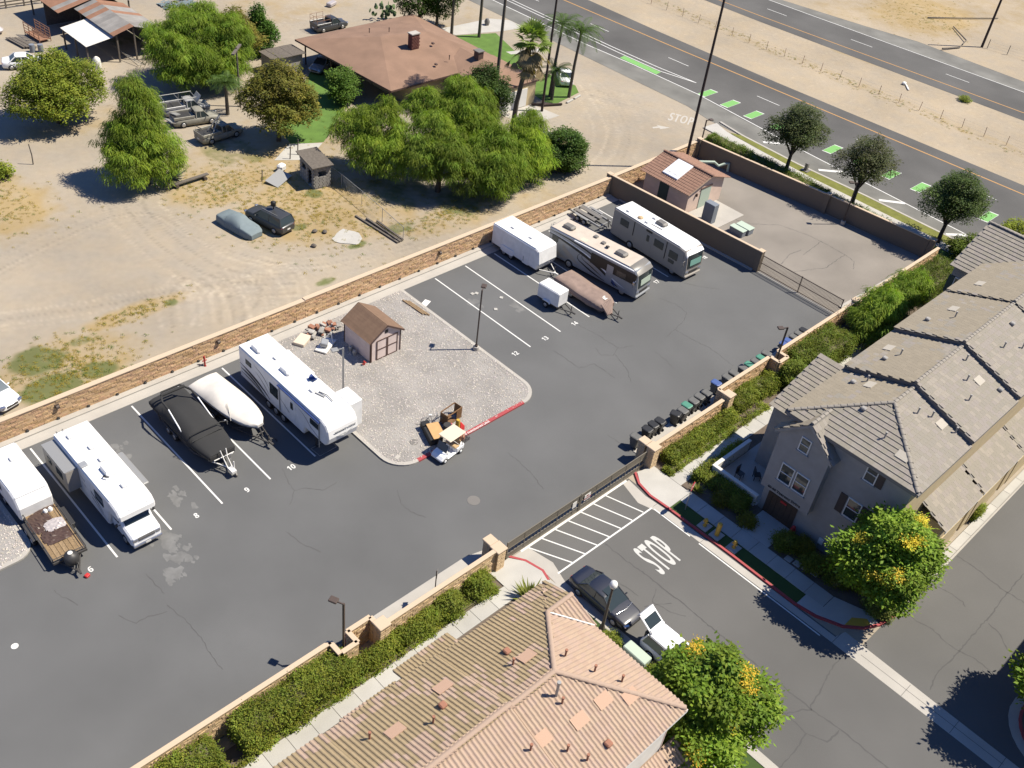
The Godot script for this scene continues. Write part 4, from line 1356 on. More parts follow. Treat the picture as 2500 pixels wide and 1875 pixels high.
func townhouse(flip: bool) -> void:
	# two mirrored rows of three-storey houses; X runs from the street front inwards
	var fx := func(x: float) -> float: return 27.6 - x if flip else 50.2 + x
	var V := func(x: float, y: float, z: float) -> Vector3: return Vector3(fx.call(x), y, z)
	var t := thing("townhouse_row", "three storey townhouse row with ribbed pinkish clay tile roof beside the street" if flip else "three storey grey stucco townhouse row with flat grey tile roof and gabled bay", "house")
	var wall := "stucco_pink" if flip else "stucco_grey"
	var side := "stucco_white" if flip else "stucco_cream"
	var tile := "tile_clay" if flip else "tile_grey"
	var under := "under_clay" if flip else "under_grey"
	var segs := [[0.0, 7.2, 0.0], [7.2, 13.9, 0.4], [13.9, 21.9, 0.75], [21.9, 44.0, 0.9]] if not flip else [[0.0, 7.5, 0.0], [7.5, 14.1, 0.22], [14.1, 34.0, 0.4]]
	var box := func(x0: float, x1: float, y0: float, y1: float, z0: float, z1: float, m: String, called: String) -> void:
		var b := MB.new()
		b.box(Vector3((fx.call(x0) + fx.call(x1)) / 2, (y0 + y1) / 2, (z0 + z1) / 2), Vector3(absf(x1 - x0), y1 - y0, absf(z1 - z0)))
		part(called, b, M[m], t)
	var planes := []
	var ridge := []
	for i in segs.size():
		var s: Array = segs[i]
		var d: float = s[2]
		var x0: float = s[0]
		var x1: float = s[1]
		box.call(x0 + (0.4 if i == 0 else 0.0), x1, 0.0, 8.95 + d, -19.7, -10.85, side, "wall")
		if i == 0:
			box.call(0.36, 0.42, 0.0, 8.95, -19.72, -10.83, wall, "front_wall")
		var f := MB.new()
		for z in [-20.08, -10.42]:
			f.box(Vector3((fx.call(x0) + fx.call(x1)) / 2, 8.93 + d, z), Vector3(x1 - x0 - 0.01, 0.22, 0.1))
		if i == 0:
			f.box(V.call(0.03, 8.93, -15.25), Vector3(0.1, 0.22, 9.5))
		else:
			# stepped gable edge over the neighbour
			for g in [[-20.1, -15.25], [-10.4, -15.25]]:
				var a: Vector3 = V.call(x0 - 0.06, 8.98 + d, g[0])
				var c: Vector3 = V.call(x0 - 0.06, 10.68 + d, g[1])
				var n := 0.32
				var k := Vector3(0.12 if flip else -0.12, 0, 0)
				f.face(a, c, c - Vector3(0, n, 0), k)
				f.face(a, c - Vector3(0, n, 0), a - Vector3(0, n, 0), k)
			box.call(x0 - 0.02, x0 + 0.25, 8.2, 8.95 + d, -19.6, -10.9, under, "step_wall")
			var gw := MB.new()
			gw.prism(v2([-19.6, 8.7, -10.9, 8.7, -10.9, 8.9 + d, -15.25, 10.5 + d, -19.6, 8.9 + d]), 0, minf(fx.call(x0 - 0.03), fx.call(x0 + 0.2)), maxf(fx.call(x0 - 0.03), fx.call(x0 + 0.2)))
			part("step_gable", gw, M[under], t)
		part("fascia", f, M.under_grey if not flip else M.trim_white, t)
		var e0: float = x0 - 0.14 if i else 0.0
		var hx: float = 4.5 if i == 0 else e0
		if i == 0:
			planes.append([V.call(0, 9.05, -20.1), V.call(0, 9.05, -10.4), V.call(4.5, 10.75, -15.25)])
			ridge.append([V.call(1.67 if flip else 0.1, 9.7 if flip else 9.1, -18.3 if flip else -20.0), V.call(4.5, 10.78, -15.25)])
			ridge.append([V.call(0.1, 9.1, -10.5), V.call(4.5, 10.78, -15.25)])
		planes.append([V.call(e0, 9.05 + d, -20.1), V.call(x1, 9.05 + d, -20.1), V.call(x1, 10.75 + d, -15.25), V.call(hx, 10.75 + d, -15.25)])
		planes.append([V.call(e0, 9.05 + d, -10.4), V.call(x1, 9.05 + d, -10.4), V.call(x1, 10.75 + d, -15.25), V.call(hx, 10.75 + d, -15.25)])
		ridge.append([V.call(hx, 10.78 + d, -15.25), V.call(x1, 10.78 + d, -15.25)])
	# gabled bay over the entrance
	var b := MB.new()
	if not flip:
		var x0 := minf(fx.call(-0.35), fx.call(1.0))
		var x1 := maxf(fx.call(-0.35), fx.call(1.0))
		b.prism(v2([-19.8, 2.7, -16.0, 2.7, -16.0, 7.9, -17.9, 9.5, -19.8, 7.9]), 0, x0, x1)
		part("bay", b, M[wall], t)
		b = MB.new()
		for g in [[-16.0, -15.72], [-19.8, -20.08]]:
			var a: Vector3 = V.call(-0.6, 7.72, g[1])
			var c: Vector3 = V.call(-0.6, 9.66, -17.9)
			var k := Vector3(1 if flip else -1, 0, 0)
			b.face(a, c, c - Vector3(0, 0.25, 0), k)
			b.face(a, c - Vector3(0, 0.25, 0), a - Vector3(0, 0.2, 0), k)
		part("barge_board", b, M.trim_white if flip else M.stucco_grey, t)
	if flip:
		planes.append([V.call(0, 9.05, -20.1), V.call(-0.12, 9.05, -20.1), V.call(-0.12, 9.68, -18.3), V.call(1.67, 9.68, -18.3)])
		planes.append([V.call(-0.12, 9.05, -16.5), V.call(0.0, 9.05, -16.5), V.call(1.67, 9.68, -18.3), V.call(-0.12, 9.68, -18.3)])
		ridge.append([V.call(-0.12, 9.72, -18.3), V.call(1.67, 9.72, -18.3)])
		var vl := MB.new()
		vl.tube([V.call(1.6, 9.75, -18.2), V.call(0.0, 9.13, -16.5)], 0.05, 0.05, 5)
		part("valley_flashing", vl, M.trim_white, t)
	for g in ([1, -1] if not flip else []):
		var zz := func(y: float) -> float: return -17.9 + g * (9.7 - y) / 0.89
		planes.append([V.call(-0.6, 7.72, zz.call(7.72)), V.call(0.36, 7.72, zz.call(7.72)), V.call(0.36, 9.2, zz.call(9.2)), V.call(1.7, 9.7, -17.9), V.call(-0.6, 9.7, -17.9)])
	if not flip:
		ridge.append([V.call(-0.6, 9.73, -17.9), V.call(1.7, 9.73, -17.9)])
	# low roofs: over the garages, and the little pent roofs on the yard side
	for p in ([[4.2, 9.7], [9.9, 16.2], [16.4, 23], [23.2, 40]] if not flip else [[-1.0, 3.2], [3.6, 9.0]]):
		box.call(p[0] + 0.3, p[1] - 0.2, 0.0, 4.35, -10.9, -9.05, side, "garage")
		var zl := -8.75
		planes.append([V.call(p[0], 4.25, zl), V.call(p[1], 4.25, zl), V.call(p[1], 5.35, -10.85), V.call(p[0], 5.35, -10.85)])
		var d := MB.new()
		d.box(Vector3(fx.call((p[0] + p[1]) / 2), 4.16, zl + 0.02), Vector3(p[1] - p[0], 0.16, 0.06))
		part("fascia", d, M.trim_white, t)
		d = MB.new()
		d.box(Vector3(fx.call((p[0] + p[1]) / 2), 1.2, -9.04), Vector3(3.6, 2.3, 0.08))
		part("garage_door", d, M.trim_white if flip else M.stucco_cream, t)
	if not flip:
		planes.append([V.call(3.7, 5.7, -22.9), V.call(3.7, 5.7, -19.75), V.call(9.2, 7.6, -19.75), V.call(9.2, 7.6, -22.9)])
		box.call(4.0, 9.2, 0.0, 5.75, -22.6, -19.7, wall, "porch_wall")
	for p in ([] if not flip else [[4.4, 8.1, 6.0], [8.3, 11.8, 5.9]]):
		planes.append([V.call(p[0], p[2], -22.4 if p[2] == 6.0 else -21.9), V.call(p[1], p[2], -22.4 if p[2] == 6.0 else -21.9), V.call(p[1], p[2] + 0.75, -19.75), V.call(p[0], p[2] + 0.75, -19.75)])
		box.call(p[0] + 0.3, p[1] - 0.3, 0.0, p[2] + 0.1, -21.6, -19.7, wall, "porch_wall")
	if not flip:
		# cross wing farther along, turned to the yard
		planes.append([V.call(26.8, 9.35, -22.1), V.call(26.8, 9.35, -16), V.call(32.0, 11.6, -16), V.call(32.0, 11.6, -22.1)])
		planes.append([V.call(37.2, 9.35, -22.1), V.call(37.2, 9.35, -16), V.call(32.0, 11.6, -16), V.call(32.0, 11.6, -22.1)])
		ridge.append([V.call(32.0, 11.64, -22.1), V.call(32.0, 11.64, -15.3)])
		var w := MB.new()
		w.prism(v2([27.25 + 50.2, 0, 36.8 + 50.2, 0, 36.8 + 50.2, 9.4, 32.0 + 50.2, 11.4, 27.25 + 50.2, 9.4]), 2, -21.8, -16)
		part("wing", w, M.stucco_grey, t)
		window(t, Vector3(77.44, 7.6, -20.85), 1.0, 1.5, Vector3(-1, 0, 0), 1, "glass")
		for z in [-21.65, -20.05]:
			w = MB.new()
			w.box(Vector3(77.42, 7.6, z), Vector3(0.06, 1.6, 0.5))
			part("shutter", w, M.shutter_green, t)
	var tint := func(i: int) -> Color:
		var g := R.randf_range(0.95, 1.05) if flip else R.randf_range(0.9, 1.08)
		if i > 5:
			return Color(g * 0.8, g * 0.83, g * 0.64) if flip else Color(g * 0.97, g * 0.92, g * 0.8)
		return Color(g, g * R.randf_range(0.98, 1.01), g * R.randf_range(0.94, 1.02))
	tiles(t, planes, flip, tile, under, tint)
	caps(t, ridge, tile)
	var fd := Vector3(1 if flip else -1, 0, 0)
	# front openings
	var bx := 0.36 if flip else -0.35
	window(t, V.call(bx, 4.75, -18.35), 0.95, 1.5, fd)
	window(t, V.call(bx, 4.75, -17.2), 0.95, 1.5, fd)
	window(t, V.call(bx, 7.75, -17.9), 0.7, 1.1, fd)
	window(t, V.call(0.36, 8.2, -13.5), 0.75, 1.35, fd)
	window(t, V.call(0.36, 4.8, -13.65), 0.95, 1.55, fd)
	for s in [[8.2, -12.85, 1.35], [4.8, -14.5, 1.6], [4.8, -12.85, 1.6]]:
		b = MB.new()
		b.box(V.call(0.33, s[0], s[1]), Vector3(0.06, s[2], 0.5))
		part("shutter", b, M.shutter, t)
	b = MB.new()
	b.box(V.call(0.34, 1.05, -18.1), Vector3(0.08, 2.1, 2.3))
	var door := part("door", b, M.door_wood, t)
	for k in 6:
		b = MB.new()
		b.box(V.call(0.29, 1.05, -19.1 + k * 0.4), Vector3(0.03, 2.0, 0.36))
		part("plank", b, M.door_wood, door)
	if not flip:
		letters(t, "address_lettering", "40-46 Tuscany Drive", Vector3(49.83, 2.98, -17.95), 0.2, 0.95, "black", false, -PI / 2, 0.02, true)
		b = MB.new()
		b.box(Vector3(50.53, 0.85, -14.65), Vector3(0.1, 0.5, 0.35))
		part("meter_box", b, M.trim_white, t)
		b = MB.new()
		b.box(Vector3(50.45, 1.85, -18.0), Vector3(0.05, 0.16, 0.5))
		part("door_sign", b, M.sign_red, t)
		b = MB.new()
		b.lathe(Vector3(50.2, 0.05, -16.6), [Vector2(0.18, 0.0), Vector2(0.2, 0.45), Vector2(0.12, 0.8), Vector2(0.03, 0.85)], 10)
		part("red_bag", b, M.sign_red, t)
	# things standing on the roof
	var ys := func(X: float, z: float) -> Vector3:
		var d := 0.0
		for s in segs:
			if X >= s[0]:
				d = s[2]
		var y: float = 9.05 + d + minf(absf(z + 20.1), absf(z + 10.4)) * 0.3505
		if X < 4.5:
			y = minf(y, 9.05 + X * 0.378)
		return V.call(X, y + 0.06, z)
	var spots := []
	var list := [[2.0, -14.2, 0], [1.6, -12.6, 2], [2.9, -16.4, 1], [5.6, -18.6, 1], [6.3, -18.0, 0], [5.9, -17.6, 2], [6.2, -13.2, 0], [6.4, -12.5, 2], [5.4, -13.9, 0], [6.8, -11.6, 0], [9.2, -18.4, 1], [10.4, -17.9, 0], [11, -19, 2], [9.8, -12.4, 0], [11.2, -13.4, 0], [12.2, -12.9, 2], [12.8, -14.4, 0], [13.1, -11.6, 1], [16, -18.8, 1], [17.4, -17.5, 0], [18.8, -18.2, 2], [16.6, -13.4, 0], [18.2, -12.6, 0], [19.5, -14.2, 1], [20.4, -11.5, 2], [24, -18.6, 2], [26, -13, 0], [23.5, -12, 1]]
	if flip:
		list = [[1.8, -13.2, 0], [2.1, -12.4, 2], [2.6, -14.3, 0], [3.2, -15.7, 0], [5.2, -14.0, 0], [5.0, -13.0, 2], [6.4, -12.4, 0], [5.9, -11.6, 0], [4.6, -11.5, 1], [7.9, -13.3, 0], [9.6, -12.7, 2], [8.6, -18.3, 2], [9.4, -17.4, 1], [10.3, -17.0, 0], [11.7, -17.9, 2], [12.7, -18.4, 0], [5.0, -17.8, 1], [5.4, -17.0, 0], [4.6, -16.9, 2], [11, -11.9, 0], [12.2, -13.6, 0], [13.4, -12.4, 1], [3.4, -13.0, 2], [7.0, -13.4, 2]]
	for s in list:
		var p: Vector3 = ys.call(s[0], s[1])
		var hip: bool = s[0] < 4.5 and 9.05 + s[0] * 0.378 < 9.05 + minf(absf(s[1] + 20.1), absf(s[1] + 10.4)) * 0.3505
		spots.append([p.x, p.y, p.z, s[2], 0.0 if hip else (0.337 if s[1] > -15.25 else -0.337), (-0.361 if flip else 0.361) if hip else 0.0])
	vents(t, spots, "terracotta" if flip else "stucco_grey")
	if flip:
		b = MB.new()
		b.lathe(ys.call(5.2, -14.4), [Vector2(0.07, -0.1), Vector2(0.07, 0.95), Vector2(0.1, 0.96), Vector2(0.1, 1.1)], 10)
		part("flue", b, M.galvanised, t)


func shade_house() -> void:
	# the next row across the side street: only its shade falls into the picture
	var t := thing("townhouse_block", "stucco townhouse block across the side street", "house", Vector3(50.4, 0, 1.9))
	var b := MB.new()
	b.box(Vector3(18, 4.5, 5), Vector3(35.4, 9, 9.2))
	part("wall", b, M.stucco_cream, t)
	b = MB.new()
	var e := [Vector3(-0.2, 9.05, -0.2), Vector3(36.2, 9.05, -0.2), Vector3(36.2, 9.05, 10.2), Vector3(-0.2, 9.05, 10.2)]
	var r := [Vector3(4.5, 10.75, 5), Vector3(31.5, 10.75, 5)]
	b.quad(e[1], e[0], r[0], r[1])
	b.quad(e[3], e[2], r[1], r[0])
	b.tri(e[0], e[3], r[0])
	b.tri(e[2], e[1], r[1])
	b.quad(e[0], e[1], e[2], e[3])
	part("roof", b, M.tile_grey, t)


# ---------------------------------------------------------------- vehicle pieces (fronts point to +z)
func wheel(root: Node, x: float, z: float, r: float, w := 0.22, rim := "rim") -> void:
	var b := MB.new()
	b.lathe(Vector3(x, r, z), [Vector2(r * 0.55, -w / 2), Vector2(r * 0.92, -w / 2), Vector2(r, -w * 0.32), Vector2(r, w * 0.32), Vector2(r * 0.92, w / 2), Vector2(r * 0.55, w / 2)], 18, 0)
	var t := part("wheel", b, M.rubber, root)
	b = MB.new()
	var s := 1.0 if x > 0 else -1.0
	b.lathe(Vector3(x, r, z), [Vector2(r * 0.1, -w / 2 - 0.012), Vector2(r * 0.35, -w / 2 - 0.02), Vector2(r * 0.6, -w / 2 - 0.008), Vector2(r * 0.6, w / 2 + 0.008), Vector2(r * 0.35, w / 2 + 0.02), Vector2(r * 0.1, w / 2 + 0.012)], 14, 0)
	part("rim", b, M[rim], t)


func panel(root: Node, called: String, m: String, x: float, y: float, z: float, h: float, l: float, k := 0.05, thick := 0.03) -> MeshInstance3D:
	# a rounded plate on a side that faces x
	var b := MB.new()
	var p := PackedVector2Array()
	for c in [[1, 1, 0], [-1, 1, 90], [-1, -1, 180], [1, -1, 270]]:
		for a in [0, 45, 90]:
			var w := deg_to_rad(c[2] + a)
			p.append(Vector2(z + c[0] * (l / 2 - k) + cos(w) * k, y + c[1] * (h / 2 - k) + sin(w) * k))
	b.prism(p, 0, x - thick / 2, x + thick / 2)
	return part(called, b, M[m], root)


func swoosh(root: Node, m: String, x: float, pts: Array, w0: float, w1: float, y_bias := 0.0) -> void:
	# a curved stripe printed on a side: points are z, y
	var c := Curve2D.new()
	var q := v2(pts)
	for i in q.size():
		var d := (q[min(i + 1, q.size() - 1)] - q[max(i - 1, 0)]) / 4.0
		c.add_point(q[i], -d, d)
	var l := c.tessellate_even_length(3, 0.3)
	var b := MB.new()
	for i in l.size() - 1:
		var f := float(i) / (l.size() - 1)
		var f2 := float(i + 1) / (l.size() - 1)
		var d := (l[i + 1] - l[i]).normalized()
		var n := Vector2(-d.y, d.x)
		var a0 := n * lerpf(w0, w1, f) * sin(PI * clampf(f * 0.9 + 0.06, 0, 1)) / 2
		var a1 := n * lerpf(w0, w1, f2) * sin(PI * clampf(f2 * 0.9 + 0.06, 0, 1)) / 2
		var k := Vector3(signf(x), 0, 0)
		var v := [l[i] + a0, l[i] - a0, l[i + 1] - a1, l[i + 1] + a1]
		var w := []
		for p in v:
			w.append(Vector3(x, p.y + y_bias, p.x))
		b.face(w[0], w[1], w[2], k)
		b.face(w[0], w[2], w[3], k)
	part("stripe", b, M[m], root)


func roof_unit(root: Node, x: float, y: float, z: float, m: String, big := true) -> void:
	var b := MB.new()
	if big:
		b.loft([ring(x, y, z, 0.36, 0.55), ring(x, y + 0.2, z, 0.36, 0.55), ring(x, y + 0.3, z - 0.05, 0.28, 0.4)], true, false)
		part("air_conditioner", b, M[m], root)
	else:
		b.cbox(Vector3(x, y + 0.08, z), Vector3(0.4, 0.16, 0.4), 0.04)
		part("roof_vent", b, M[m], root)


func ring(x: float, y: float, z: float, hx: float, hz: float) -> PackedVector3Array:
	var k := minf(hx, hz) * 0.3
	return PackedVector3Array([Vector3(x + hx - k, y, z + hz), Vector3(x + hx, y, z + hz - k), Vector3(x + hx, y, z - hz + k), Vector3(x + hx - k, y, z - hz), Vector3(x - hx + k, y, z - hz), Vector3(x - hx, y, z - hz + k), Vector3(x - hx, y, z + hz - k), Vector3(x - hx + k, y, z + hz)])


func tongue(root: Node, z0: float, z1: float, w: float, m: String, y := 0.45) -> void:
	# A-frame drawbar with coupler and jack
	var b := MB.new()
	for s in [-1, 1]:
		b.tube([Vector3(s * w, y, z0), Vector3(s * 0.06, y, z1 - 0.25)], 0.05, 0.05, 6)
	b.box(Vector3(0, y, z1 - 0.15), Vector3(0.12, 0.1, 0.5))
	part("drawbar", b, M[m], root)
	b = MB.new()
	b.tube([Vector3(0.1, 0.06, z1 - 0.45), Vector3(0.1, y + 0.45, z1 - 0.45)], 0.035, 0.035, 7)
	b.lathe(Vector3(0.1, 0.0, z1 - 0.45), [Vector2(0.1, 0.0), Vector2(0.1, 0.05), Vector2(0.03, 0.07)], 8)
	b.tube([Vector3(0.1, y + 0.45, z1 - 0.45), Vector3(0.28, y + 0.5, z1 - 0.45)], 0.015, 0.015, 5)
	part("jack", b, M.steel_dark, root)


func ladder(root: Node, x: float, z: float, y0: float, y1: float) -> void:
	var b := MB.new()
	for s in [-0.2, 0.2]:
		b.tube([Vector3(x + s, y0, z), Vector3(x + s, y1 + 0.1, z), Vector3(x + s, y1 + 0.15, z + 0.25)], 0.02, 0.02, 5)
	for i in 7:
		b.tube([Vector3(x - 0.2, lerpf(y0, y1, i / 6.0), z), Vector3(x + 0.2, lerpf(y0, y1, i / 6.0), z)], 0.015, 0.015, 5)
	part("ladder", b, M.galvanised, root)


# ---------------------------------------------------------------- recreational vehicles
func fifth_wheel() -> void:
	var t := thing("fifth_wheel_trailer", "long white fifth wheel trailer with black swoosh graphics beside the gravel bed", "trailer", Vector3(30.38, 0, -52.45))
	var b := MB.new()
	b.prism(v2([0.0, 0.8, 0.0, 3.52, 0.1, 3.6, 10.3, 3.62, 10.75, 3.45, 11.0, 3.0, 11.12, 2.4, 11.0, 1.9, 10.7, 1.6, 8.4, 1.55, 8.1, 0.8]), 0, -1.27, 1.27, 0.09)
	var body := part("body", b, M.white_paint, t)
	b = MB.new()
	b.box(Vector3(0, 3.62, 5.1), Vector3(2.44, 0.03, 10.1))
	part("roof", b, M.roof_membrane, t)
	b = MB.new()
	b.cbox(Vector3(1.78, 2.5, 9.3), Vector3(1.1, 2.3, 1.75), 0.05)
	part("slide_out", b, M.white_paint, t)
	b = MB.new()
	b.cbox(Vector3(1.5, 2.1, 3.6), Vector3(0.5, 2.0, 3.4), 0.05)
	part("slide_out", b, M.white_paint, t)
	roof_unit(t, -0.35, 3.63, 1.3, "roof_membrane")
	roof_unit(t, -0.1, 3.63, 4.6, "roof_membrane")
	roof_unit(t, 0.1, 3.63, 2.9, "roof_membrane", false)
	roof_unit(t, 0.1, 3.63, 7.4, "roof_membrane", false)
	b = MB.new()
	b.tube([Vector3(0.35, 3.7, 7.8), Vector3(0.55, 3.75, 8.5), Vector3(0.5, 3.72, 9.2)], 0.05, 0.03, 5)
	b.box(Vector3(0.2, 3.68, 8.1), Vector3(0.08, 0.08, 0.8), 0.3)
	part("antenna", b, M.galvanised, t)
	b = MB.new()
	b.face(Vector3(0.55, 3.66, 6.2), Vector3(1.05, 3.66, 6.6), Vector3(1.0, 3.78, 5.9), Vector3.UP)
	b.face(Vector3(0.55, 3.66, 6.2), Vector3(0.7, 3.85, 6.75), Vector3(1.05, 3.66, 6.6), Vector3.UP)
	part("torn_cover", b, M.blue_stripe, t)
	b = MB.new()
	b.tube([Vector3(-1.36, 3.38, 5.2), Vector3(-1.36, 3.36, 10.2)], 0.075, 0.075, 10)
	part("awning_roll", b, M.blue_stripe, t)
	b = MB.new()
	for z in [5.3, 10.1]:
		b.box(Vector3(-1.32, 2.2, z), Vector3(0.05, 2.3, 0.06))
	part("awning_arm", b, M.galvanised, t)
	for w in [[2.75, 1.3, 0.45, 0.75], [2.35, 4.55, 1.0, 1.05], [2.75, 9.55, 0.5, 1.1]]:
		panel(t, "window", "glass", -1.28, w[0], w[1], w[2], w[3])
	var d := panel(t, "door", "white_paint", -1.275, 2.0, 6.85, 1.95, 0.78)
	panel(d, "door_window", "glass", -1.3, 2.5, 6.8, 0.6, 0.3)
	var x := -1.274
	swoosh(t, "rv_black", x, [0.1, 2.1, 1.6, 1.9, 3.0, 1.55, 4.0, 1.1], 0.22, 0.3)
	swoosh(t, "rv_black", x, [0.15, 1.7, 1.8, 1.55, 3.4, 0.98], 0.26, 0.2)
	swoosh(t, "rv_grey", x, [0.2, 1.35, 1.8, 1.25, 3.6, 0.9], 0.2, 0.16)
	swoosh(t, "rv_black", x, [1.9, 3.1, 3.2, 2.75, 4.1, 1.9], 0.06, 0.1)
	swoosh(t, "rv_grey", x, [2.2, 2.6, 3.2, 2.1, 3.9, 1.5], 0.08, 0.12)
	swoosh(t, "rv_black", x, [5.1, 2.3, 6.2, 1.75, 7.2, 1.1], 0.05, 0.08)
	swoosh(t, "rv_grey", x, [7.4, 2.9, 8.4, 2.6, 9.2, 1.9], 0.05, 0.1)
	swoosh(t, "blue_stripe", x, [8.6, 2.4, 9.4, 2.0, 10.4, 1.75], 0.06, 0.08)
	b = MB.new()
	b.box(Vector3(0, 0.72, 4.1), Vector3(2.3, 0.14, 8.0))
	b.box(Vector3(0, 1.35, 9.9), Vector3(0.5, 0.4, 0.9), 0, 0.15)
	part("chassis", b, M.steel_dark, t)
	for z in [3.6, 4.55, 5.5]:
		for s in [-1, 1]:
			wheel(t, s * 1.1, z, 0.38)
	b = MB.new()
	for s in [-0.8, 0.8]:
		b.box(Vector3(s, 0.5, 9.0), Vector3(0.12, 1.0, 0.12))
		b.box(Vector3(s, 0.02, 9.0), Vector3(0.3, 0.04, 0.3))
	part("landing_gear", b, M.steel_dark, t)
	letters(t, "logo_lettering", "MOUNT EVER", Vector3(0.15, 2.7, 11.1), 0.3, 0.62, "rv_silver", false, 0.0, 0.02, true).rotate_object_local(Vector3.RIGHT, 0.2)
	b = MB.new()
	for i in 3:
		b.tube([Vector3(-0.6 + i * 0.1, 2.42 - i * 0.06, 11.12), Vector3(0.1, 2.3 - i * 0.05, 11.13), Vector3(0.8 - i * 0.15, 2.55 - i * 0.07, 11.12)], 0.012, 0.012, 4)
	part("logo_lines", b, M.rv_silver, t)
	b = MB.new()
	for s in [[-0.5, 0.0, 1.1, 0.03], [0.5, 0.0, 1.1, 0.03]]:
		b.box(Vector3(-0.9, 0.03, 9.6 + s[0]), Vector3(1.5, 0.03, 0.04))
	for s in [-0.75, 0.75]:
		b.box(Vector3(-0.9 + s, 0.03, 9.6), Vector3(0.04, 0.03, 1.0))
	solid("frame_mat", b, M.galvanised, "thin rectangular metal frame lying under the nose of the fifth wheel", "frame", Vector3(30.3, 0.02, -52.6), 0.05)


func motorhome_c() -> void:
	var t := thing("motorhome", "white cab-over motorhome with an open slide-out and snub hood in the bay beside number 8", "motorhome", Vector3(16.15, 0, -51.85))
	var b := MB.new()
	b.prism(v2([0, 0.75, 0, 2.95, 0.1, 3.05, 7.7, 3.08, 8.4, 2.95, 8.75, 2.6, 8.78, 2.25, 8.5, 2.08, 7.4, 2.0, 6.9, 0.7, 6.9, 0.45, 1.2, 0.45, 1.0, 0.75]), 0, -1.2, 1.2, 0.1)
	part("body", b, M.white_paint, t)
	b = MB.new()
	b.box(Vector3(0, 3.085, 3.8), Vector3(2.26, 0.03, 7.5))
	part("roof", b, M.roof_membrane, t)
	b = MB.new()
	b.prism(v2([6.95, 0.42, 6.95, 1.95, 7.95, 2.0, 8.55, 1.42, 9.35, 1.22, 9.5, 1.1, 9.52, 0.5, 9.4, 0.4]), 0, -0.98, 0.98, 0.12)
	part("cab", b, M.white_gloss, t)
	b = MB.new()
	b.quad(Vector3(-0.82, 1.47, 8.56), Vector3(0.82, 1.47, 8.56), Vector3(0.78, 1.98, 8.04), Vector3(-0.78, 1.98, 8.04))
	part("windscreen", b, M.glass, t)
	b = MB.new()
	b.cbox(Vector3(0, 0.92, 9.52), Vector3(1.1, 0.26, 0.06), 0.02)
	var grille := part("grille", b, M.plastic_dark, t)
	for y in [0.86, 0.92, 0.98]:
		b = MB.new()
		b.box(Vector3(0, y, 9.56), Vector3(1.05, 0.02, 0.02))
		part("grille_bar", b, M.chrome, grille)
	for s in [-1, 1]:
		b = MB.new()
		b.cbox(Vector3(s * 0.75, 0.93, 9.5), Vector3(0.32, 0.24, 0.08), 0.03)
		part("headlight", b, M.chrome, t)
		b = MB.new()
		b.cbox(Vector3(s * 1.22, 1.5, 8.2), Vector3(0.16, 0.3, 0.1), 0.03)
		b.tube([Vector3(s * 0.95, 1.4, 8.2), Vector3(s * 1.2, 1.45, 8.2)], 0.025, 0.025, 5)
		part("mirror", b, M.plastic_dark, t)
		wheel(t, s * 0.9, 8.55, 0.38)
		wheel(t, s * 0.95, 2.3, 0.38, 0.4)
		panel(t, "cab_window", "glass", s * 0.985, 1.6, 7.65, 0.45, 0.7)
	b = MB.new()
	b.cbox(Vector3(0, 0.52, 9.58), Vector3(1.9, 0.2, 0.14), 0.04)
	part("bumper", b, M.chrome, t)
	b = MB.new()
	b.box(Vector3(0, 0.55, 9.66), Vector3(0.34, 0.16, 0.02))
	part("number_plate", b, M.trim_white, t)
	b = MB.new()
	b.cbox(Vector3(-1.6, 1.85, 1.75), Vector3(0.85, 1.75, 3.3), 0.04)
	var slide := part("slide_out", b, M.rv_beige, t)
	b = MB.new()
	b.box(Vector3(-1.62, 2.74, 1.75), Vector3(0.86, 0.02, 3.3))
	part("slide_roof", b, M.galvanised, slide)
	panel(slide, "window", "glass", -2.03, 2.0, 2.4, 0.6, 0.9)
	panel(slide, "window", "glass", -2.03, 2.0, 1.0, 0.5, 0.6)
	b = MB.new()
	b.cbox(Vector3(1.5, 2.55, 5.3), Vector3(0.42, 0.2, 3.5), 0.06)
	part("awning_roll", b, M.galvanised, t)
	b = MB.new()
	for z in [3.7, 6.9]:
		b.box(Vector3(1.28, 1.7, z), Vector3(0.05, 1.6, 0.06))
	part("awning_arm", b, M.galvanised, t)
	roof_unit(t, 0.05, 3.1, 5.2, "roof_membrane")
	for z in [0.9, 2.6, 4.0, 6.9]:
		roof_unit(t, 0.2 if z > 1 else -0.4, 3.1, z, "roof_membrane", false)
	b = MB.new()
	b.cbox(Vector3(-0.95, 3.16, 3.75), Vector3(0.5, 0.12, 0.5), 0.04)
	part("solar_box", b, M.rv_silver, t)
	b = MB.new()
	b.tube([Vector3(-0.35, 3.1, 5.4), Vector3(-0.5, 3.3, 5.6), Vector3(-0.3, 3.35, 5.9)], 0.05, 0.04, 6)
	part("antenna", b, M.plastic_dark, t)
	panel(t, "window", "glass", -1.21, 2.2, 6.1, 0.8, 1.1)
	panel(t, "door", "white_paint", -1.205, 1.6, 4.6, 1.8, 0.65)
	swoosh(t, "rv_black", -1.204, [3.6, 2.3, 4.9, 1.9, 6.4, 1.1], 0.12, 0.2)
	swoosh(t, "rv_grey", -1.204, [3.7, 1.8, 4.9, 1.4, 6.6, 0.8], 0.1, 0.16)
	ladder(t, -0.7, -0.06, 0.9, 3.05)
	b = MB.new()
	b.tube([Vector3(-0.95, 2.75, 8.3), Vector3(-0.2, 2.85, 8.78), Vector3(0.6, 2.85, 8.78), Vector3(1.0, 2.75, 8.3)], 0.012, 0.012, 4)
	part("seam", b, M.rv_silver, t)


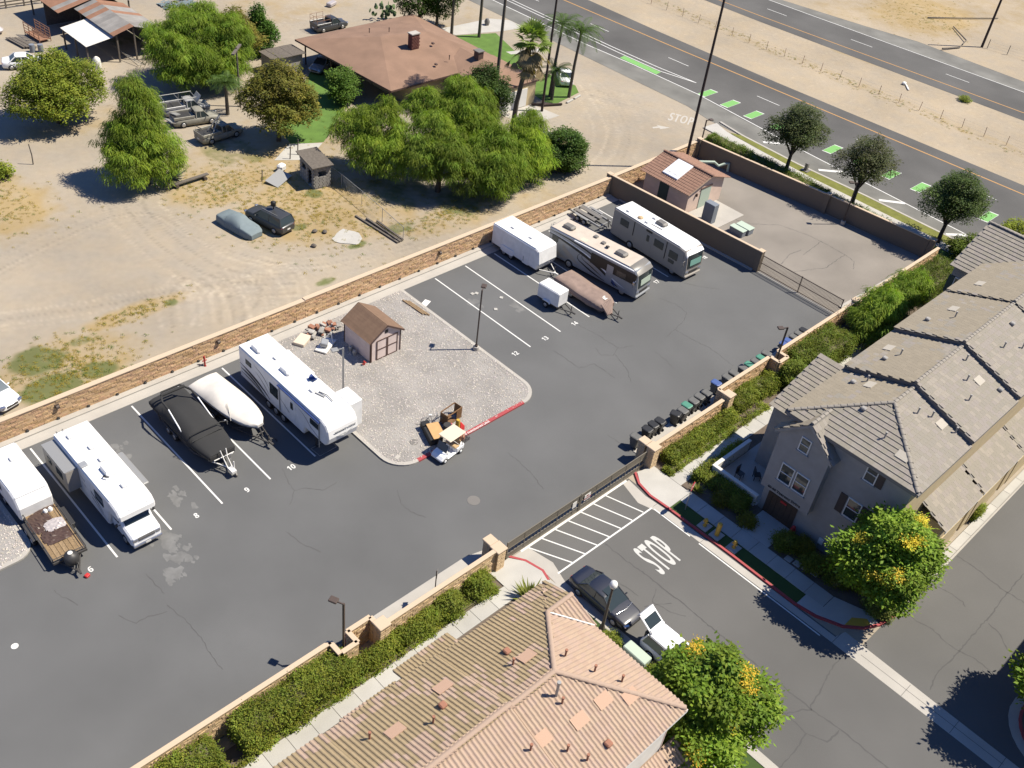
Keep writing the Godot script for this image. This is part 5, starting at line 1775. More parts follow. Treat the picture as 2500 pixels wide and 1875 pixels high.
func motorhome_a(graphic: bool) -> void:
	var t: Node3D
	if graphic:
		t = thing("motorhome", "bus style motorhome with tan roof and silver and black swirl graphics", "motorhome", Vector3(63.1, 0, -47.0), 0.112)
	else:
		t = thing("motorhome", "plain beige bus style motorhome with white roof beside the brown wall", "motorhome", Vector3(70.2, 0, -46.05), -0.03)
	var body := "rv_silver" if graphic else "rv_beige"
	var h := 3.2
	var f := 5.0 if graphic else 4.7
	var b := MB.new()
	b.prism(v2([-f, 0.45, -f - 0.02, h - 0.1, -f + 0.1, h, f - 1.0, h, f - 0.35, h - 0.12, f - 0.05, h - 0.5, f + 0.02, h - 0.95, f + 0.12, 1.35, f + 0.1, 0.5, f - 0.1, 0.38, -f + 0.6, 0.38]), 0, -1.25, 1.25, 0.12)
	part("body", b, M[body], t)
	b = MB.new()
	b.box(Vector3(0, h + 0.012, -0.45), Vector3(2.3, 0.03, 2 * f - 1.2))
	part("roof", b, M.roof_tan if graphic else M.roof_membrane, t)
	b = MB.new()
	# front cap over the windscreen
	var cap := []
	for i in 5:
		var w := i / 4.0
		var z := lerpf(f - 1.05, f + 0.02, w)
		var y := h + 0.05 - 0.5 * w * w
		cap.append(PackedVector3Array([Vector3(1.22, y - 0.25, z), Vector3(1.12, y, z), Vector3(0, y + 0.03, z + 0.06 * w), Vector3(-1.12, y, z), Vector3(-1.22, y - 0.25, z)]))
	b.loft(cap, false, true, false)
	part("front_cap", b, M.rv_grey if graphic else M.white_gloss, t)
	b = MB.new()
	var gl := []
	for i in 2:
		var y := [1.38, h - 0.5][i] as float
		var z := [f + 0.15, f + 0.02][i] as float
		gl.append(PackedVector3Array([Vector3(1.262, y, z - 0.45), Vector3(1.0, y, z + 0.01), Vector3(0, y, z + 0.03), Vector3(-1.0, y, z + 0.01), Vector3(-1.262, y, z - 0.45)]))
	b.loft(gl, false, true, false)
	var ws := part("windscreen", b, M.glass, t)
	b = MB.new()
	b.box(Vector3(0, 1.92, f + 0.165), Vector3(1.55, 0.6, 0.02), 0, -0.095)
	part("sun_shade", b, M.glass_green if not graphic else M.utility_green, ws)
	b = MB.new()
	b.cbox(Vector3(0, 0.9, f + 0.12), Vector3(1.2, 0.28, 0.06), 0.02)
	part("grille", b, M.plastic_dark, t)
	b = MB.new()
	b.cbox(Vector3(0, 0.5, f + 0.1), Vector3(2.3, 0.26, 0.2), 0.07)
	part("bumper", b, M[body], t)
	for s in [-1, 1]:
		b = MB.new()
		b.cbox(Vector3(s * 0.9, 0.95, f + 0.1), Vector3(0.4, 0.22, 0.1), 0.04)
		part("headlight", b, M.chrome, t)
		wheel(t, s * 1.08, f - 1.35, 0.45, 0.28, "rv_beige" if graphic else "rim")
		wheel(t, s * 1.08, -f + 2.7, 0.45, 0.45, "rv_beige" if graphic else "rim")
		b = MB.new()
		b.cbox(Vector3(s * 1.42, 1.95, f - 0.2), Vector3(0.12, 0.4, 0.2), 0.04)
		b.tube([Vector3(s * 1.15, 2.3, f - 0.15), Vector3(s * 1.42, 2.15, f - 0.1)], 0.03, 0.03, 5)
		part("mirror", b, M.chrome if graphic else M.rv_beige, t)
	var x := -1.262
	if graphic:
		panel(t, "window_band", "rv_black", -1.255, 2.25, 2.4, 1.05, 5.0)
		panel(t, "window", "glass", -1.265, 2.05, 3.3, 0.62, 1.0)
		panel(t, "window", "glass", -1.265, 2.3, -4.2, 0.6, 0.7)
		swoosh(t, "rv_black", x, [-4.9, 2.6, -3.0, 2.45, 0.0, 1.9, 2.2, 1.1, 3.2, 0.7], 0.2, 0.4)
		swoosh(t, "white_gloss", x - 0.004, [-4.9, 2.75, -2.0, 2.5, 0.6, 1.95, 2.6, 1.2, 3.9, 0.9], 0.1, 0.18)
		swoosh(t, "rv_black", x, [-4.9, 2.95, -2.0, 2.85, 0.5, 2.4, 1.8, 1.8], 0.12, 0.2)
		swoosh(t, "rv_beige", x, [-4.7, 1.7, -4.2, 1.2, -3.2, 0.85, -2.4, 1.0], 0.3, 0.4)
		swoosh(t, "rv_black", x - 0.002, [-1.3, 2.0, -1.5, 1.5, -0.6, 1.1, 0.8, 0.75, 1.9, 0.6], 0.14, 0.2)
		swoosh(t, "rv_black", x - 0.002, [-0.9, 2.1, -1.0, 1.7, 0.2, 1.3, 1.4, 0.9], 0.08, 0.14)
		swoosh(t, "rv_beige", x - 0.001, [-0.2, 1.8, 0.2, 1.4, 1.3, 1.0], 0.5, 0.3)
		swoosh(t, "rv_beige", x - 0.001, [-3.2, 2.1, -2.9, 1.6, -1.9, 1.1, -1.2, 0.8], 0.7, 0.4)
		swoosh(t, "rv_black", x - 0.002, [1.7, 1.7, 1.6, 1.3, 2.4, 0.9, 2.9, 0.6], 0.1, 0.2)
		swoosh(t, "blue_stripe", x - 0.002, [2.0, 1.5, 2.4, 1.1, 3.0, 0.7], 0.24, 0.3)
		panel(t, "door", "rv_silver", -1.258, 1.5, 2.1, 1.9, 0.7)
		b = MB.new()
		b.box(Vector3(-1.27, 3.05, 1.2), Vector3(0.09, 0.1, 6.6))
		part("awning_roll", b, M.white_gloss, t)
		roof_unit(t, -0.1, h + 0.02, -3.6, "rv_grey")
		roof_unit(t, -0.1, h + 0.02, 2.3, "rv_grey")
		roof_unit(t, 0.5, h + 0.02, -1.0, "rv_grey", false)
		roof_unit(t, 0.15, h + 0.02, 0.1, "rv_grey", false)
		b = MB.new()
		b.box(Vector3(-0.75, h + 0.04, -1.4), Vector3(0.6, 0.03, 0.6))
		part("hatch", b, M.cart_cream, t)
		b = MB.new()
		b.lathe(Vector3(-0.2, h + 0.02, 0.8), [Vector2(0.05, 0.0), Vector2(0.05, 0.12), Vector2(0.2, 0.16), Vector2(0.1, 0.22)], 10)
		part("antenna", b, M.plastic_dark, t)
	else:
		panel(t, "window", "glass", x, 2.3, -3.1, 0.7, 1.05)
		panel(t, "window", "glass", x, 2.25, 1.3, 0.75, 1.15)
		panel(t, "window", "glass", x, 2.05, 3.15, 0.75, 1.05)
		panel(t, "window", "glass", x, 1.35, 3.05, 0.35, 0.7)
		var d := panel(t, "door", "rv_beige", -1.256, 1.6, 0.1, 2.2, 0.7)
		panel(d, "door_window", "glass", -1.275, 2.2, -0.05, 0.65, 0.32)
		panel(t, "trim", "rv_black", -1.258, 2.3, -1.9, 1.5, 0.09, 0.03)
		panel(t, "trim", "rv_black", -1.258, 2.1, 2.2, 1.8, 0.09, 0.03)
		panel(t, "awning_box", "rv_black", -1.275, 2.95, -0.05, 0.2, 0.75, 0.05)
		roof_unit(t, 0.35, h + 0.02, 0.0, "rv_grey")
		for p in [[-0.6, -3.4], [0.6, -1.1], [-0.6, -1.0]]:
			roof_unit(t, p[0], h + 0.02, p[1], "roof_membrane", false)
		b = MB.new()
		b.lathe(Vector3(-0.55, h + 0.02, -1.9), [Vector2(0.28, 0.0), Vector2(0.28, 0.1), Vector2(0.12, 0.16)], 12)
		part("sewer_cap", b, M.vinyl_tan, t)
		b = MB.new()
		b.tube([Vector3(-0.5, h + 0.05, -0.6), Vector3(-0.4, h + 0.07, 0.7)], 0.03, 0.03, 5)
		part("antenna", b, M.galvanised, t)
	ladder(t, -0.75, -f - 0.08, 0.8, h)


func enclosed_trailer() -> void:
	var t := thing("enclosed_trailer", "large plain white enclosed box trailer backed against the stone wall", "trailer", Vector3(59.3, 0, -52.95), 0.03)
	var b := MB.new()
	b.prism(v2([-2.95, 0.55, -2.95, 2.55, -2.85, 2.62, 2.7, 2.6, 2.9, 2.45, 3.1, 1.2, 2.8, 0.5]), 0, -1.25, 1.25, 0.1)
	part("body", b, M.white_paint, t)
	b = MB.new()
	b.box(Vector3(0, 2.63, -0.15), Vector3(2.34, 0.02, 5.3))
	part("roof", b, M.roof_membrane, t)
	for p in [[-0.3, -1.2], [-0.2, 1.0]]:
		roof_unit(t, p[0], 2.63, p[1], "roof_membrane", false)
	var d := panel(t, "door", "white_paint", -1.262, 1.45, 1.5, 1.85, 0.75)
	panel(d, "latch", "plastic_dark", -1.285, 1.0, 1.25, 0.5, 0.05)
	panel(t, "fender", "white_gloss", -1.28, 0.78, -0.8, 0.62, 1.75, 0.3, 0.1)
	for z in [-1.25, -0.35]:
		for s in [-1, 1]:
			wheel(t, s * 1.14, z, 0.34)
	b = MB.new()
	b.box(Vector3(0, 0.47, 0), Vector3(2.2, 0.12, 5.6))
	part("chassis", b, M.steel_dark, t)
	tongue(t, 2.9, 4.4, 0.8, "trim_white")


func cargo_trailer() -> void:
	var t := thing("cargo_trailer", "small white single axle cargo box trailer in front of the brown covered trailer", "trailer", Vector3(56.15, 0, -46.0), 0.06)
	var b := MB.new()
	b.cbox(Vector3(0, 1.2, 0), Vector3(1.35, 1.4, 2.4), 0.07)
	part("body", b, M.white_paint, t)
	b = MB.new()
	b.box(Vector3(0, 1.905, 0), Vector3(1.2, 0.02, 2.2))
	part("roof", b, M.roof_membrane, t)
	b = MB.new()
	for s in [-1, 1]:
		b.prism(v2([-0.42, 0.55, -0.3, 0.75, 0.3, 0.75, 0.42, 0.55, 0.3, 0.68, -0.3, 0.68]), 0, s * 0.8 - 0.1, s * 0.8 + 0.1)
	part("fender", b, M.white_gloss, t)
	for s in [-1, 1]:
		wheel(t, s * 0.8, 0.0, 0.3, 0.18)
	b = MB.new()
	b.box(Vector3(0, 0.45, 0), Vector3(1.25, 0.1, 2.3))
	part("chassis", b, M.steel_dark, t)
	tongue(t, 1.1, 2.6, 0.5, "steel_dark", 0.42)


func covered_trailer() -> void:
	var t := thing("covered_trailer", "low trailer under a faded brown tarpaulin cover beside the swirl motorhome", "trailer", Vector3(59.2, 0, -44.8), 0.0)
	var b := MB.new()
	var rows := []
	for i in 15:
		var f := i / 14.0
		var z := lerpf(-2.9, 2.75, f)
		var w := 1.12 - 0.4 * pow(maxf(0.0, f - 0.75) * 4.0, 2.0)
		var y := 1.08 + 0.04 * sin(f * 9.0) - 0.2 * pow(maxf(0, f - 0.8) * 5, 1.5)
		var r := PackedVector3Array()
		r.append(Vector3(w + 0.02, 0.55 + 0.03 * sin(i * 2.1), z))
		r.append(Vector3(w, y - 0.01, z))
		r.append(Vector3(w * 0.5, y + 0.02 + R.randf_range(-0.012, 0.012), z))
		r.append(Vector3(-w * 0.5, y + 0.015 + R.randf_range(-0.012, 0.012), z))
		r.append(Vector3(-w, y - 0.015, z))
		r.append(Vector3(-w - 0.02, 0.55 + 0.03 * sin(i * 1.7), z))
		rows.append(r)
	b.loft(rows, false, true, false)
	b.fan(rows[0], true)
	b.fan(rows[-1], false)
	part("cover", b, M.canvas_brown, t)
	b = MB.new()
	b.box(Vector3(0, 0.42, -0.1), Vector3(1.7, 0.12, 5.4))
	part("chassis", b, M.steel_dark, t)
	for s in [-1, 1]:
		wheel(t, s * 0.88, -0.9, 0.33)
	# bunched end of the cover over the drawbar
	b = MB.new()
	for i in 7:
		b.tube([Vector3(-0.6 + i * 0.2, 0.95, 2.4), Vector3(-0.7 + i * 0.15, 0.8, 2.9), Vector3(-0.75 + i * 0.08, 0.5 + 0.05 * (i % 2), 3.4)], 0.16, 0.07, 6)
	part("cover_end", b, M.canvas_brown, t)
	tongue(t, 2.7, 4.3, 0.5, "steel_dark")
	b = MB.new()
	b.face(Vector3(0.25, 1.13, 1.6), Vector3(0.55, 1.12, 1.75), Vector3(0.3, 1.13, 2.0), Vector3.UP)
	b.face(Vector3(0.1, 1.13, 1.75), Vector3(0.5, 1.11, 2.15), Vector3(0.05, 1.12, 2.2), Vector3.UP)
	part("peeled_patch", b, M.trim_white, t)


func empty_trailer() -> void:
	var t := thing("boat_trailer", "empty galvanised tandem axle boat trailer behind the beige motorhome", "trailer", Vector3(69.6, 0, -53.8), 0.0)
	var b := MB.new()
	for s in [-1, 1]:
		b.box(Vector3(s * 0.85, 0.6, 0), Vector3(0.14, 0.18, 3.9))
	for z in [-1.8, -0.6, 0.6, 1.8]:
		b.box(Vector3(0, 0.55, z), Vector3(1.7, 0.1, 0.1))
	part("frame", b, M.galvanised, t)
	for s in [-0.4, 0.4]:
		b = MB.new()
		b.box(Vector3(s, 0.72, -0.4), Vector3(0.5, 0.06, 2.8))
		part("bunk", b, M.rv_grey, t)
	for s in [-1, 1]:
		for z in [-0.7, 0.15]:
			wheel(t, s * 1.08, z, 0.33)
		b = MB.new()
		b.cbox(Vector3(s * 1.08, 0.75, -0.28), Vector3(0.3, 0.06, 1.7), 0.02)
		part("fender", b, M.galvanised, t)
	tongue(t, 1.9, 3.4, 0.75, "steel_dark")
	b = MB.new()
	b.tube([Vector3(0, 0.5, 2.4), Vector3(0, 1.25, 2.2)], 0.05, 0.05, 6)
	b.box(Vector3(0, 1.2, 2.1), Vector3(0.3, 0.12, 0.2))
	part("winch_post", b, M.steel_dark, t)


func travel_trailer() -> void:
	var t := thing("travel_trailer", "white travel trailer with sloped front behind the wooden flatbed", "trailer", Vector3(12.0, 0, -50.7))
	var b := MB.new()
	b.prism(v2([-2.7, 0.5, -2.7, 2.35, -2.6, 2.4, 1.5, 2.4, 1.95, 2.25, 2.35, 1.5, 2.3, 0.5]), 0, -1.08, 1.08, 0.1)
	part("body", b, M.white_paint, t)
	b = MB.new()
	b.box(Vector3(0, 2.41, -0.6), Vector3(2.0, 0.02, 3.9))
	part("roof", b, M.roof_membrane, t)
	roof_unit(t, 0.3, 2.41, -1.2, "roof_membrane", false)
	b = MB.new()
	b.box(Vector3(0, 2.32, 1.78), Vector3(1.9, 0.02, 0.5), 0, 0.35)
	part("front_ledge", b, M.roof_membrane, t)
	b = MB.new()
	for s in [-0.16, 0.16]:
		b.lathe(Vector3(0.5 + s, 0.5, 2.65), [Vector2(0.14, 0.0), Vector2(0.15, 0.35), Vector2(0.08, 0.45)], 10)
	part("gas_bottles", b, M.white_gloss, t)
	panel(t, "window", "glass", 1.09, 1.6, -0.6, 0.6, 1.0)
	panel(t, "window", "glass", -1.09, 1.6, -0.6, 0.6, 1.0)
	for s in [-1, 1]:
		wheel(t, s * 0.98, -0.2, 0.33)
	tongue(t, 2.2, 3.2, 0.5, "steel_dark")


func flatbed() -> void:
	var t := thing("flatbed_trailer", "wood decked flatbed trailer strewn with brown tarpaulins", "trailer", Vector3(12.05, 0, -46.7), -0.04)
	for i in 7:
		var b := MB.new()
		var g := R.randf_range(0.75, 1.15)
		b.col = Color(g, g * 0.97, g * 0.9)
		b.cbox(Vector3(-0.82 + i * 0.272, 0.68, 0.0), Vector3(0.255, 0.05, 5.7), 0.01)
		part("deck_plank", b, M.plank, t)
	var b := MB.new()
	for s in [-1, 1]:
		b.box(Vector3(s * 1.0, 0.62, 0), Vector3(0.08, 0.16, 5.8))
		b.tube([Vector3(s * 1.0, 1.0, -2.8), Vector3(s * 1.0, 1.0, 2.8)], 0.03, 0.03, 6)
		for z in [-2.8, -1.4, 0.0, 1.4, 2.8]:
			b.box(Vector3(s * 1.0, 0.82, z), Vector3(0.05, 0.4, 0.05))
	for z in [-2.88, 2.88]:
		b.box(Vector3(0, 0.64, z), Vector3(2.05, 0.14, 0.08))
	b.tube([Vector3(-1.0, 1.0, 2.85), Vector3(1.0, 1.0, 2.85)], 0.03, 0.03, 6)
	b.tube([Vector3(-1.0, 0.85, 2.85), Vector3(1.0, 0.85, 2.85)], 0.03, 0.03, 6)
	part("rails", b, M.steel_dark, t)
	b = MB.new()
	b.box(Vector3(0, 1.25, -2.95), Vector3(2.0, 1.1, 0.06), 0, -0.12)
	part("ramp_gate", b, M.wood_grey, t)
	for s in [-1, 1]:
		for z in [-0.75, 0.1]:
			wheel(t, s * 1.18, z, 0.32)
		b = MB.new()
		b.cbox(Vector3(s * 1.18, 0.72, -0.32), Vector3(0.3, 0.07, 1.75), 0.03)
		part("fender", b, M.plastic_dark, t)
	tongue(t, 2.8, 4.2, 0.6, "steel_dark")
	# crumpled tarpaulins on the deck
	for k in 4:
		b = MB.new()
		var f := FastNoiseLite.new()
		f.seed = 50 + k
		f.frequency = 1.3
		f.noise_type = FastNoiseLite.TYPE_CELLULAR
		f.cellular_return_type = FastNoiseLite.RETURN_DISTANCE2_SUB
		var o := [Vector3(-0.35, 0.72, -0.7), Vector3(0.0, 0.72, 0.75), Vector3(0.2, 0.72, -2.0), Vector3(0.25, 0.8, 0.0)][k] as Vector3
		var sx := [1.5, 1.75, 1.3, 1.3][k] as float
		var sz := [2.0, 1.6, 1.3, 1.1][k] as float
		var pts := []
		for i in 15:
			var row := []
			for j in 15:
				var u := Vector2(i / 7.0 - 1.0, j / 7.0 - 1.0)
				var e := clampf(1.15 - u.length(), 0.0, 1.0)
				var a := f.get_noise_2d(u.x * 2.0, u.y * 2.0) * 0.5 + 0.5
				row.append(o + Vector3(u.x * sx * 0.5 * (0.9 + 0.2 * a), 0.01 + sqrt(e) * (0.05 + 0.36 * a), u.y * sz * 0.5 * (0.85 + 0.3 * a)))
			pts.append(row)
		for i in 14:
			for j in 14:
				if Vector2(i / 7.0 - 1.0, j / 7.0 - 1.0).length() < 1.15:
					b.face(pts[i][j], pts[i + 1][j], pts[i + 1][j + 1], Vector3.UP)
					b.face(pts[i][j], pts[i + 1][j + 1], pts[i][j + 1], Vector3.UP)
		solid("tarpaulin", b, M.tarp if k != 3 else M.tarp_silver, ["crumpled brown tarpaulin in the middle of the flatbed trailer", "crumpled dark brown tarpaulin towards the front of the flatbed trailer", "brown tarpaulin draped at the ramp end of the flatbed trailer", "crumpled silvery sheet between the two tarpaulins on the flatbed"][k], "tarpaulin", t.position, t.rotation.y)
	b = MB.new()
	b.lathe(Vector3(-0.05, 0.55, 3.25), [Vector2(0.2, 0.0), Vector2(0.42, 0.1), Vector2(0.46, 0.45), Vector2(0.36, 0.72), Vector2(0.12, 0.82)], 16)
	var kettle := solid("engine_cowl", b, M.plastic_dark, "rounded dark cowl with a white badge on the flatbed's drawbar", "cowl", t.position, t.rotation.y)
	b = MB.new()
	b.lathe(Vector3(-0.05, 1.34, 3.22), [Vector2(0.15, 0.0), Vector2(0.15, 0.04), Vector2(0.04, 0.05)], 14)
	part("badge", b, M.trim_white, kettle)
	b = MB.new()
	b.cbox(Vector3(0.3, 0.1, 4.35), Vector3(0.3, 0.2, 0.25), 0.04, 0.4)
	solid("wheel_lock", b, M.sign_red, "small red lock at the tip of the flatbed's drawbar", "lock", t.position, t.rotation.y)


# ---------------------------------------------------------------- boats
func boat_dark() -> void:
	var t := thing("covered_boat", "dark boat under a black canvas cover with a folded tow arch", "boat", Vector3(23.45, 0, -49.3), -0.0)
	var b := MB.new()
	var rows := []
	for i in 9:
		var f := i / 8.0
		var z := lerpf(-3.7, 3.75, f)
		var w := 1.3 - 0.38 * pow(maxf(0, f - 0.6) * 2.5, 1.6)
		var k := 0.45 + 0.35 * pow(maxf(0, f - 0.6) * 2.5, 2.0)
		rows.append(PackedVector3Array([Vector3(0.0, k, z), Vector3(w * 0.75, k + 0.2, z), Vector3(w, 0.95, z), Vector3(w * 0.98, 1.35, z), Vector3(-w * 0.98, 1.35, z), Vector3(-w, 0.95, z), Vector3(-w * 0.75, k + 0.2, z)]))
	b.loft(rows)
	part("hull", b, M.plastic_dark, t)
	# canvas: rises over the bows that hold it up
	b = MB.new()
	rows = []
	var tops := [1.55, 1.6, 1.75, 2.05, 2.08, 2.05, 1.98, 1.95, 1.7, 1.62, 1.55, 1.45]
	for i in tops.size():
		var f := i / (tops.size() - 1.0)
		var z := lerpf(-3.75, 3.7, f)
		var w := 1.34 - 0.38 * pow(maxf(0, f - 0.6) * 2.5, 1.6)
		var y: float = tops[i]
		rows.append(PackedVector3Array([Vector3(w, 1.12, z), Vector3(w * 1.01, 1.36, z), Vector3(w * 0.75, y - 0.06, z), Vector3(w * 0.3, y - 0.03, z), Vector3(-w * 0.3, y, z), Vector3(-w * 0.75, y - 0.05, z), Vector3(-w * 1.01, 1.36, z), Vector3(-w, 1.12, z)]))
	b.loft(rows, false, true, false)
	b.fan(rows[0], true)
	b.fan(rows[-1], false)
	part("canvas_cover", b, M.canvas_black, t)
	b = MB.new()
	for s in [-1, 1]:
		b.tube([Vector3(s * 1.2, 1.5, 0.6), Vector3(s * 1.12, 2.3, -1.2)], 0.05, 0.05, 7)
	part("arch_leg", b, M.white_gloss, t)
	b = MB.new()
	b.tube([Vector3(-1.12, 2.3, -1.2), Vector3(-1.1, 2.42, -2.1), Vector3(-0.7, 2.5, -2.9), Vector3(0.7, 2.5, -2.9), Vector3(1.1, 2.42, -2.1), Vector3(1.12, 2.3, -1.2)], 0.075, 0.075, 8)
	b.tube([Vector3(-0.9, 2.5, -2.6), Vector3(0.9, 2.5, -2.6)], 0.11, 0.11, 8)
	part("arch", b, M.canvas_black, t)
	b = MB.new()
	b.tube([Vector3(-1.25, 1.45, 1.75), Vector3(-1.2, 1.95, 1.6), Vector3(1.2, 1.95, 1.6), Vector3(1.5, 1.9, 1.7)], 0.04, 0.04, 6)
	b.tube([Vector3(-1.2, 1.65, 1.95), Vector3(1.2, 1.72, 1.95)], 0.03, 0.03, 6)
	part("windscreen_frame", b, M.black, t)
	b = MB.new()
	b.tube([Vector3(1.45, 1.95, 1.6), Vector3(1.62, 1.95, 1.7), Vector3(1.62, 1.6, 1.75)], 0.03, 0.03, 6)
	part("rack_arm", b, M.chrome, t)
	# trailer
	b = MB.new()
	for s in [-1, 1]:
		b.tube([Vector3(s * 1.1, 0.5, -2.6), Vector3(s * 1.1, 0.5, 1.8), Vector3(s * 0.15, 0.5, 4.5)], 0.07, 0.06, 6)
		b.cbox(Vector3(s * 1.2, 0.78, -0.9), Vector3(0.36, 0.07, 1.9), 0.03)
		b.tube([Vector3(s * 1.28, 0.5, -2.4), Vector3(s * 1.36, 1.25, -2.5)], 0.03, 0.03, 6)
	part("trailer_frame", b, M.steel_dark, t)
	for s in [-1, 1]:
		for z in [-1.35, -0.5]:
			wheel(t, s * 1.2, z, 0.33)
	b = MB.new()
	b.tube([Vector3(-0.75, 1.1, 3.9), Vector3(0.75, 1.1, 3.9)], 0.04, 0.04, 6)
	for s in [-0.15, 0.15]:
		b.tube([Vector3(s, 0.55, 4.6), Vector3(s, 1.1, 4.1), Vector3(s * 1.4, 1.7, 3.85)], 0.045, 0.04, 6)
	b.box(Vector3(0.0, 0.55, 4.85), Vector3(0.35, 0.2, 0.6))
	b.tube([Vector3(0.2, 0.5, 4.8), Vector3(0.22, 1.15, 4.75)], 0.04, 0.04, 6)
	b.tube([Vector3(-0.85, 0.75, 3.3), Vector3(-0.1, 0.6, 4.5)], 0.05, 0.05, 6)
	b.tube([Vector3(0.3, 0.9, 4.2), Vector3(0.3, 1.35, 4.2), Vector3(0.5, 1.35, 4.2)], 0.03, 0.03, 5)
	part("winch_stand", b, M.trim_white, t)
	b = MB.new()
	b.lathe(Vector3(0.15, 0.16, 5.05), [Vector2(0.14, -0.05), Vector2(0.16, 0.0), Vector2(0.14, 0.05)], 12, 0)
	b.tube([Vector3(0.1, 0.15, 5.05), Vector3(0.05, 0.5, 5.0)], 0.04, 0.04, 6)
	part("jockey_wheel", b, M.rv_grey, t)


func boat_white() -> void:
	var t := thing("covered_boat", "boat with pointed bow under a pale grey fabric cover beside the dark boat", "boat", Vector3(26.6, 0, -49.7), 0.09)
	var b := MB.new()
	var rows := []
	var skirt := []
	for i in 15:
		var f := i / 14.0
		var z := lerpf(-3.3, 3.4, f)
		var w := 1.18 * sqrt(maxf(0.0, 1.0 - pow(maxf(0, f - 0.35) / 0.66, 2.4)))
		w = maxf(w, 0.06)
		var top := 1.55 + 0.35 * exp(-pow((f - 0.33) / 0.16, 2.0)) + 0.1 * f - 0.15 * pow(maxf(0, f - 0.8) * 5, 2.0)
		var r := PackedVector3Array()
		r.append(Vector3(w * 0.98, 1.08 + 0.2 * f, z))
		r.append(Vector3(w * 1.03, 1.42 + 0.06 * f, z))
		r.append(Vector3(w * 0.62, (top + 1.46) / 2 + R.randf_range(-0.015, 0.015), z))
		r.append(Vector3(w * 0.3, top, z))
		r.append(Vector3(-w * 0.3, top - 0.01, z))
		r.append(Vector3(-w * 0.62, (top + 1.46) / 2 + R.randf_range(-0.015, 0.015), z))
		r.append(Vector3(-w * 1.03, 1.42 + 0.06 * f, z))
		r.append(Vector3(-w * 0.98, 1.08 + 0.2 * f, z))
		rows.append(r)
	b.loft(rows, false, true, false)
	b.fan(rows[0], true)
	b.fan(rows[-1], false)
	part("cover", b, M.canvas_grey, t)
	b = MB.new()
	for i in 9:
		var a := Vector3(-0.45 - 0.05 * i, 1.78 - 0.02 * i, 0.3 + 0.09 * i)
		b.tube([a, a + Vector3(-0.35, -0.26, 0.25 + 0.05 * i)], 0.012, 0.02, 4)
	part("cover_fold", b, M.canvas_grey, t)
	b = MB.new()
	rows = []
	for i in 11:
		var f := i / 10.0
		var z := lerpf(-3.2, 3.3, f)
		var w := maxf(0.05, 1.12 * sqrt(maxf(0.0, 1.0 - pow(maxf(0, f - 0.35) / 0.68, 2.4))))
		var k := 0.5 + 0.5 * pow(maxf(0, f - 0.55) * 2.2, 2.0)
		rows.append(PackedVector3Array([Vector3(0, k, z), Vector3(w * 0.8, k + 0.22, z), Vector3(w, 1.2, z), Vector3(-w, 1.2, z), Vector3(-w * 0.8, k + 0.22, z)]))
	b.loft(rows)
	part("hull", b, M.rv_silver, t)
	b = MB.new()
	for s in [-1, 1]:
		b.tube([Vector3(s * 0.95, 0.5, -2.6), Vector3(s * 0.95, 0.5, 1.4), Vector3(s * 0.12, 0.5, 4.4)], 0.06, 0.06, 6)
		b.tube([Vector3(s * 0.9, 0.5, 1.6), Vector3(s * 0.55, 0.85, 2.4)], 0.05, 0.05, 6)
		b.cbox(Vector3(s * 1.05, 0.74, -0.6), Vector3(0.3, 0.06, 1.0), 0.02)
	b.tube([Vector3(0, 0.5, 3.6), Vector3(0, 1.15, 3.2)], 0.06, 0.06, 6)
	b.tube([Vector3(-0.5, 0.45, 3.2), Vector3(0.5, 0.45, 3.2)], 0.05, 0.05, 6)
	b.tube([Vector3(0.15, 0.5, 4.0), Vector3(0.6, 0.3, 4.3), Vector3(0.65, 0.1, 4.3)], 0.05, 0.05, 6)
	b.box(Vector3(0, 0.48, 4.5), Vector3(0.14, 0.12, 0.5))
	b.tube([Vector3(0.1, 0.06, 4.1), Vector3(0.1, 0.9, 4.1)], 0.04, 0.04, 6)
	part("trailer_frame", b, M.steel_dark, t)
	for s in [-1, 1]:
		wheel(t, s * 1.05, -0.6, 0.32)


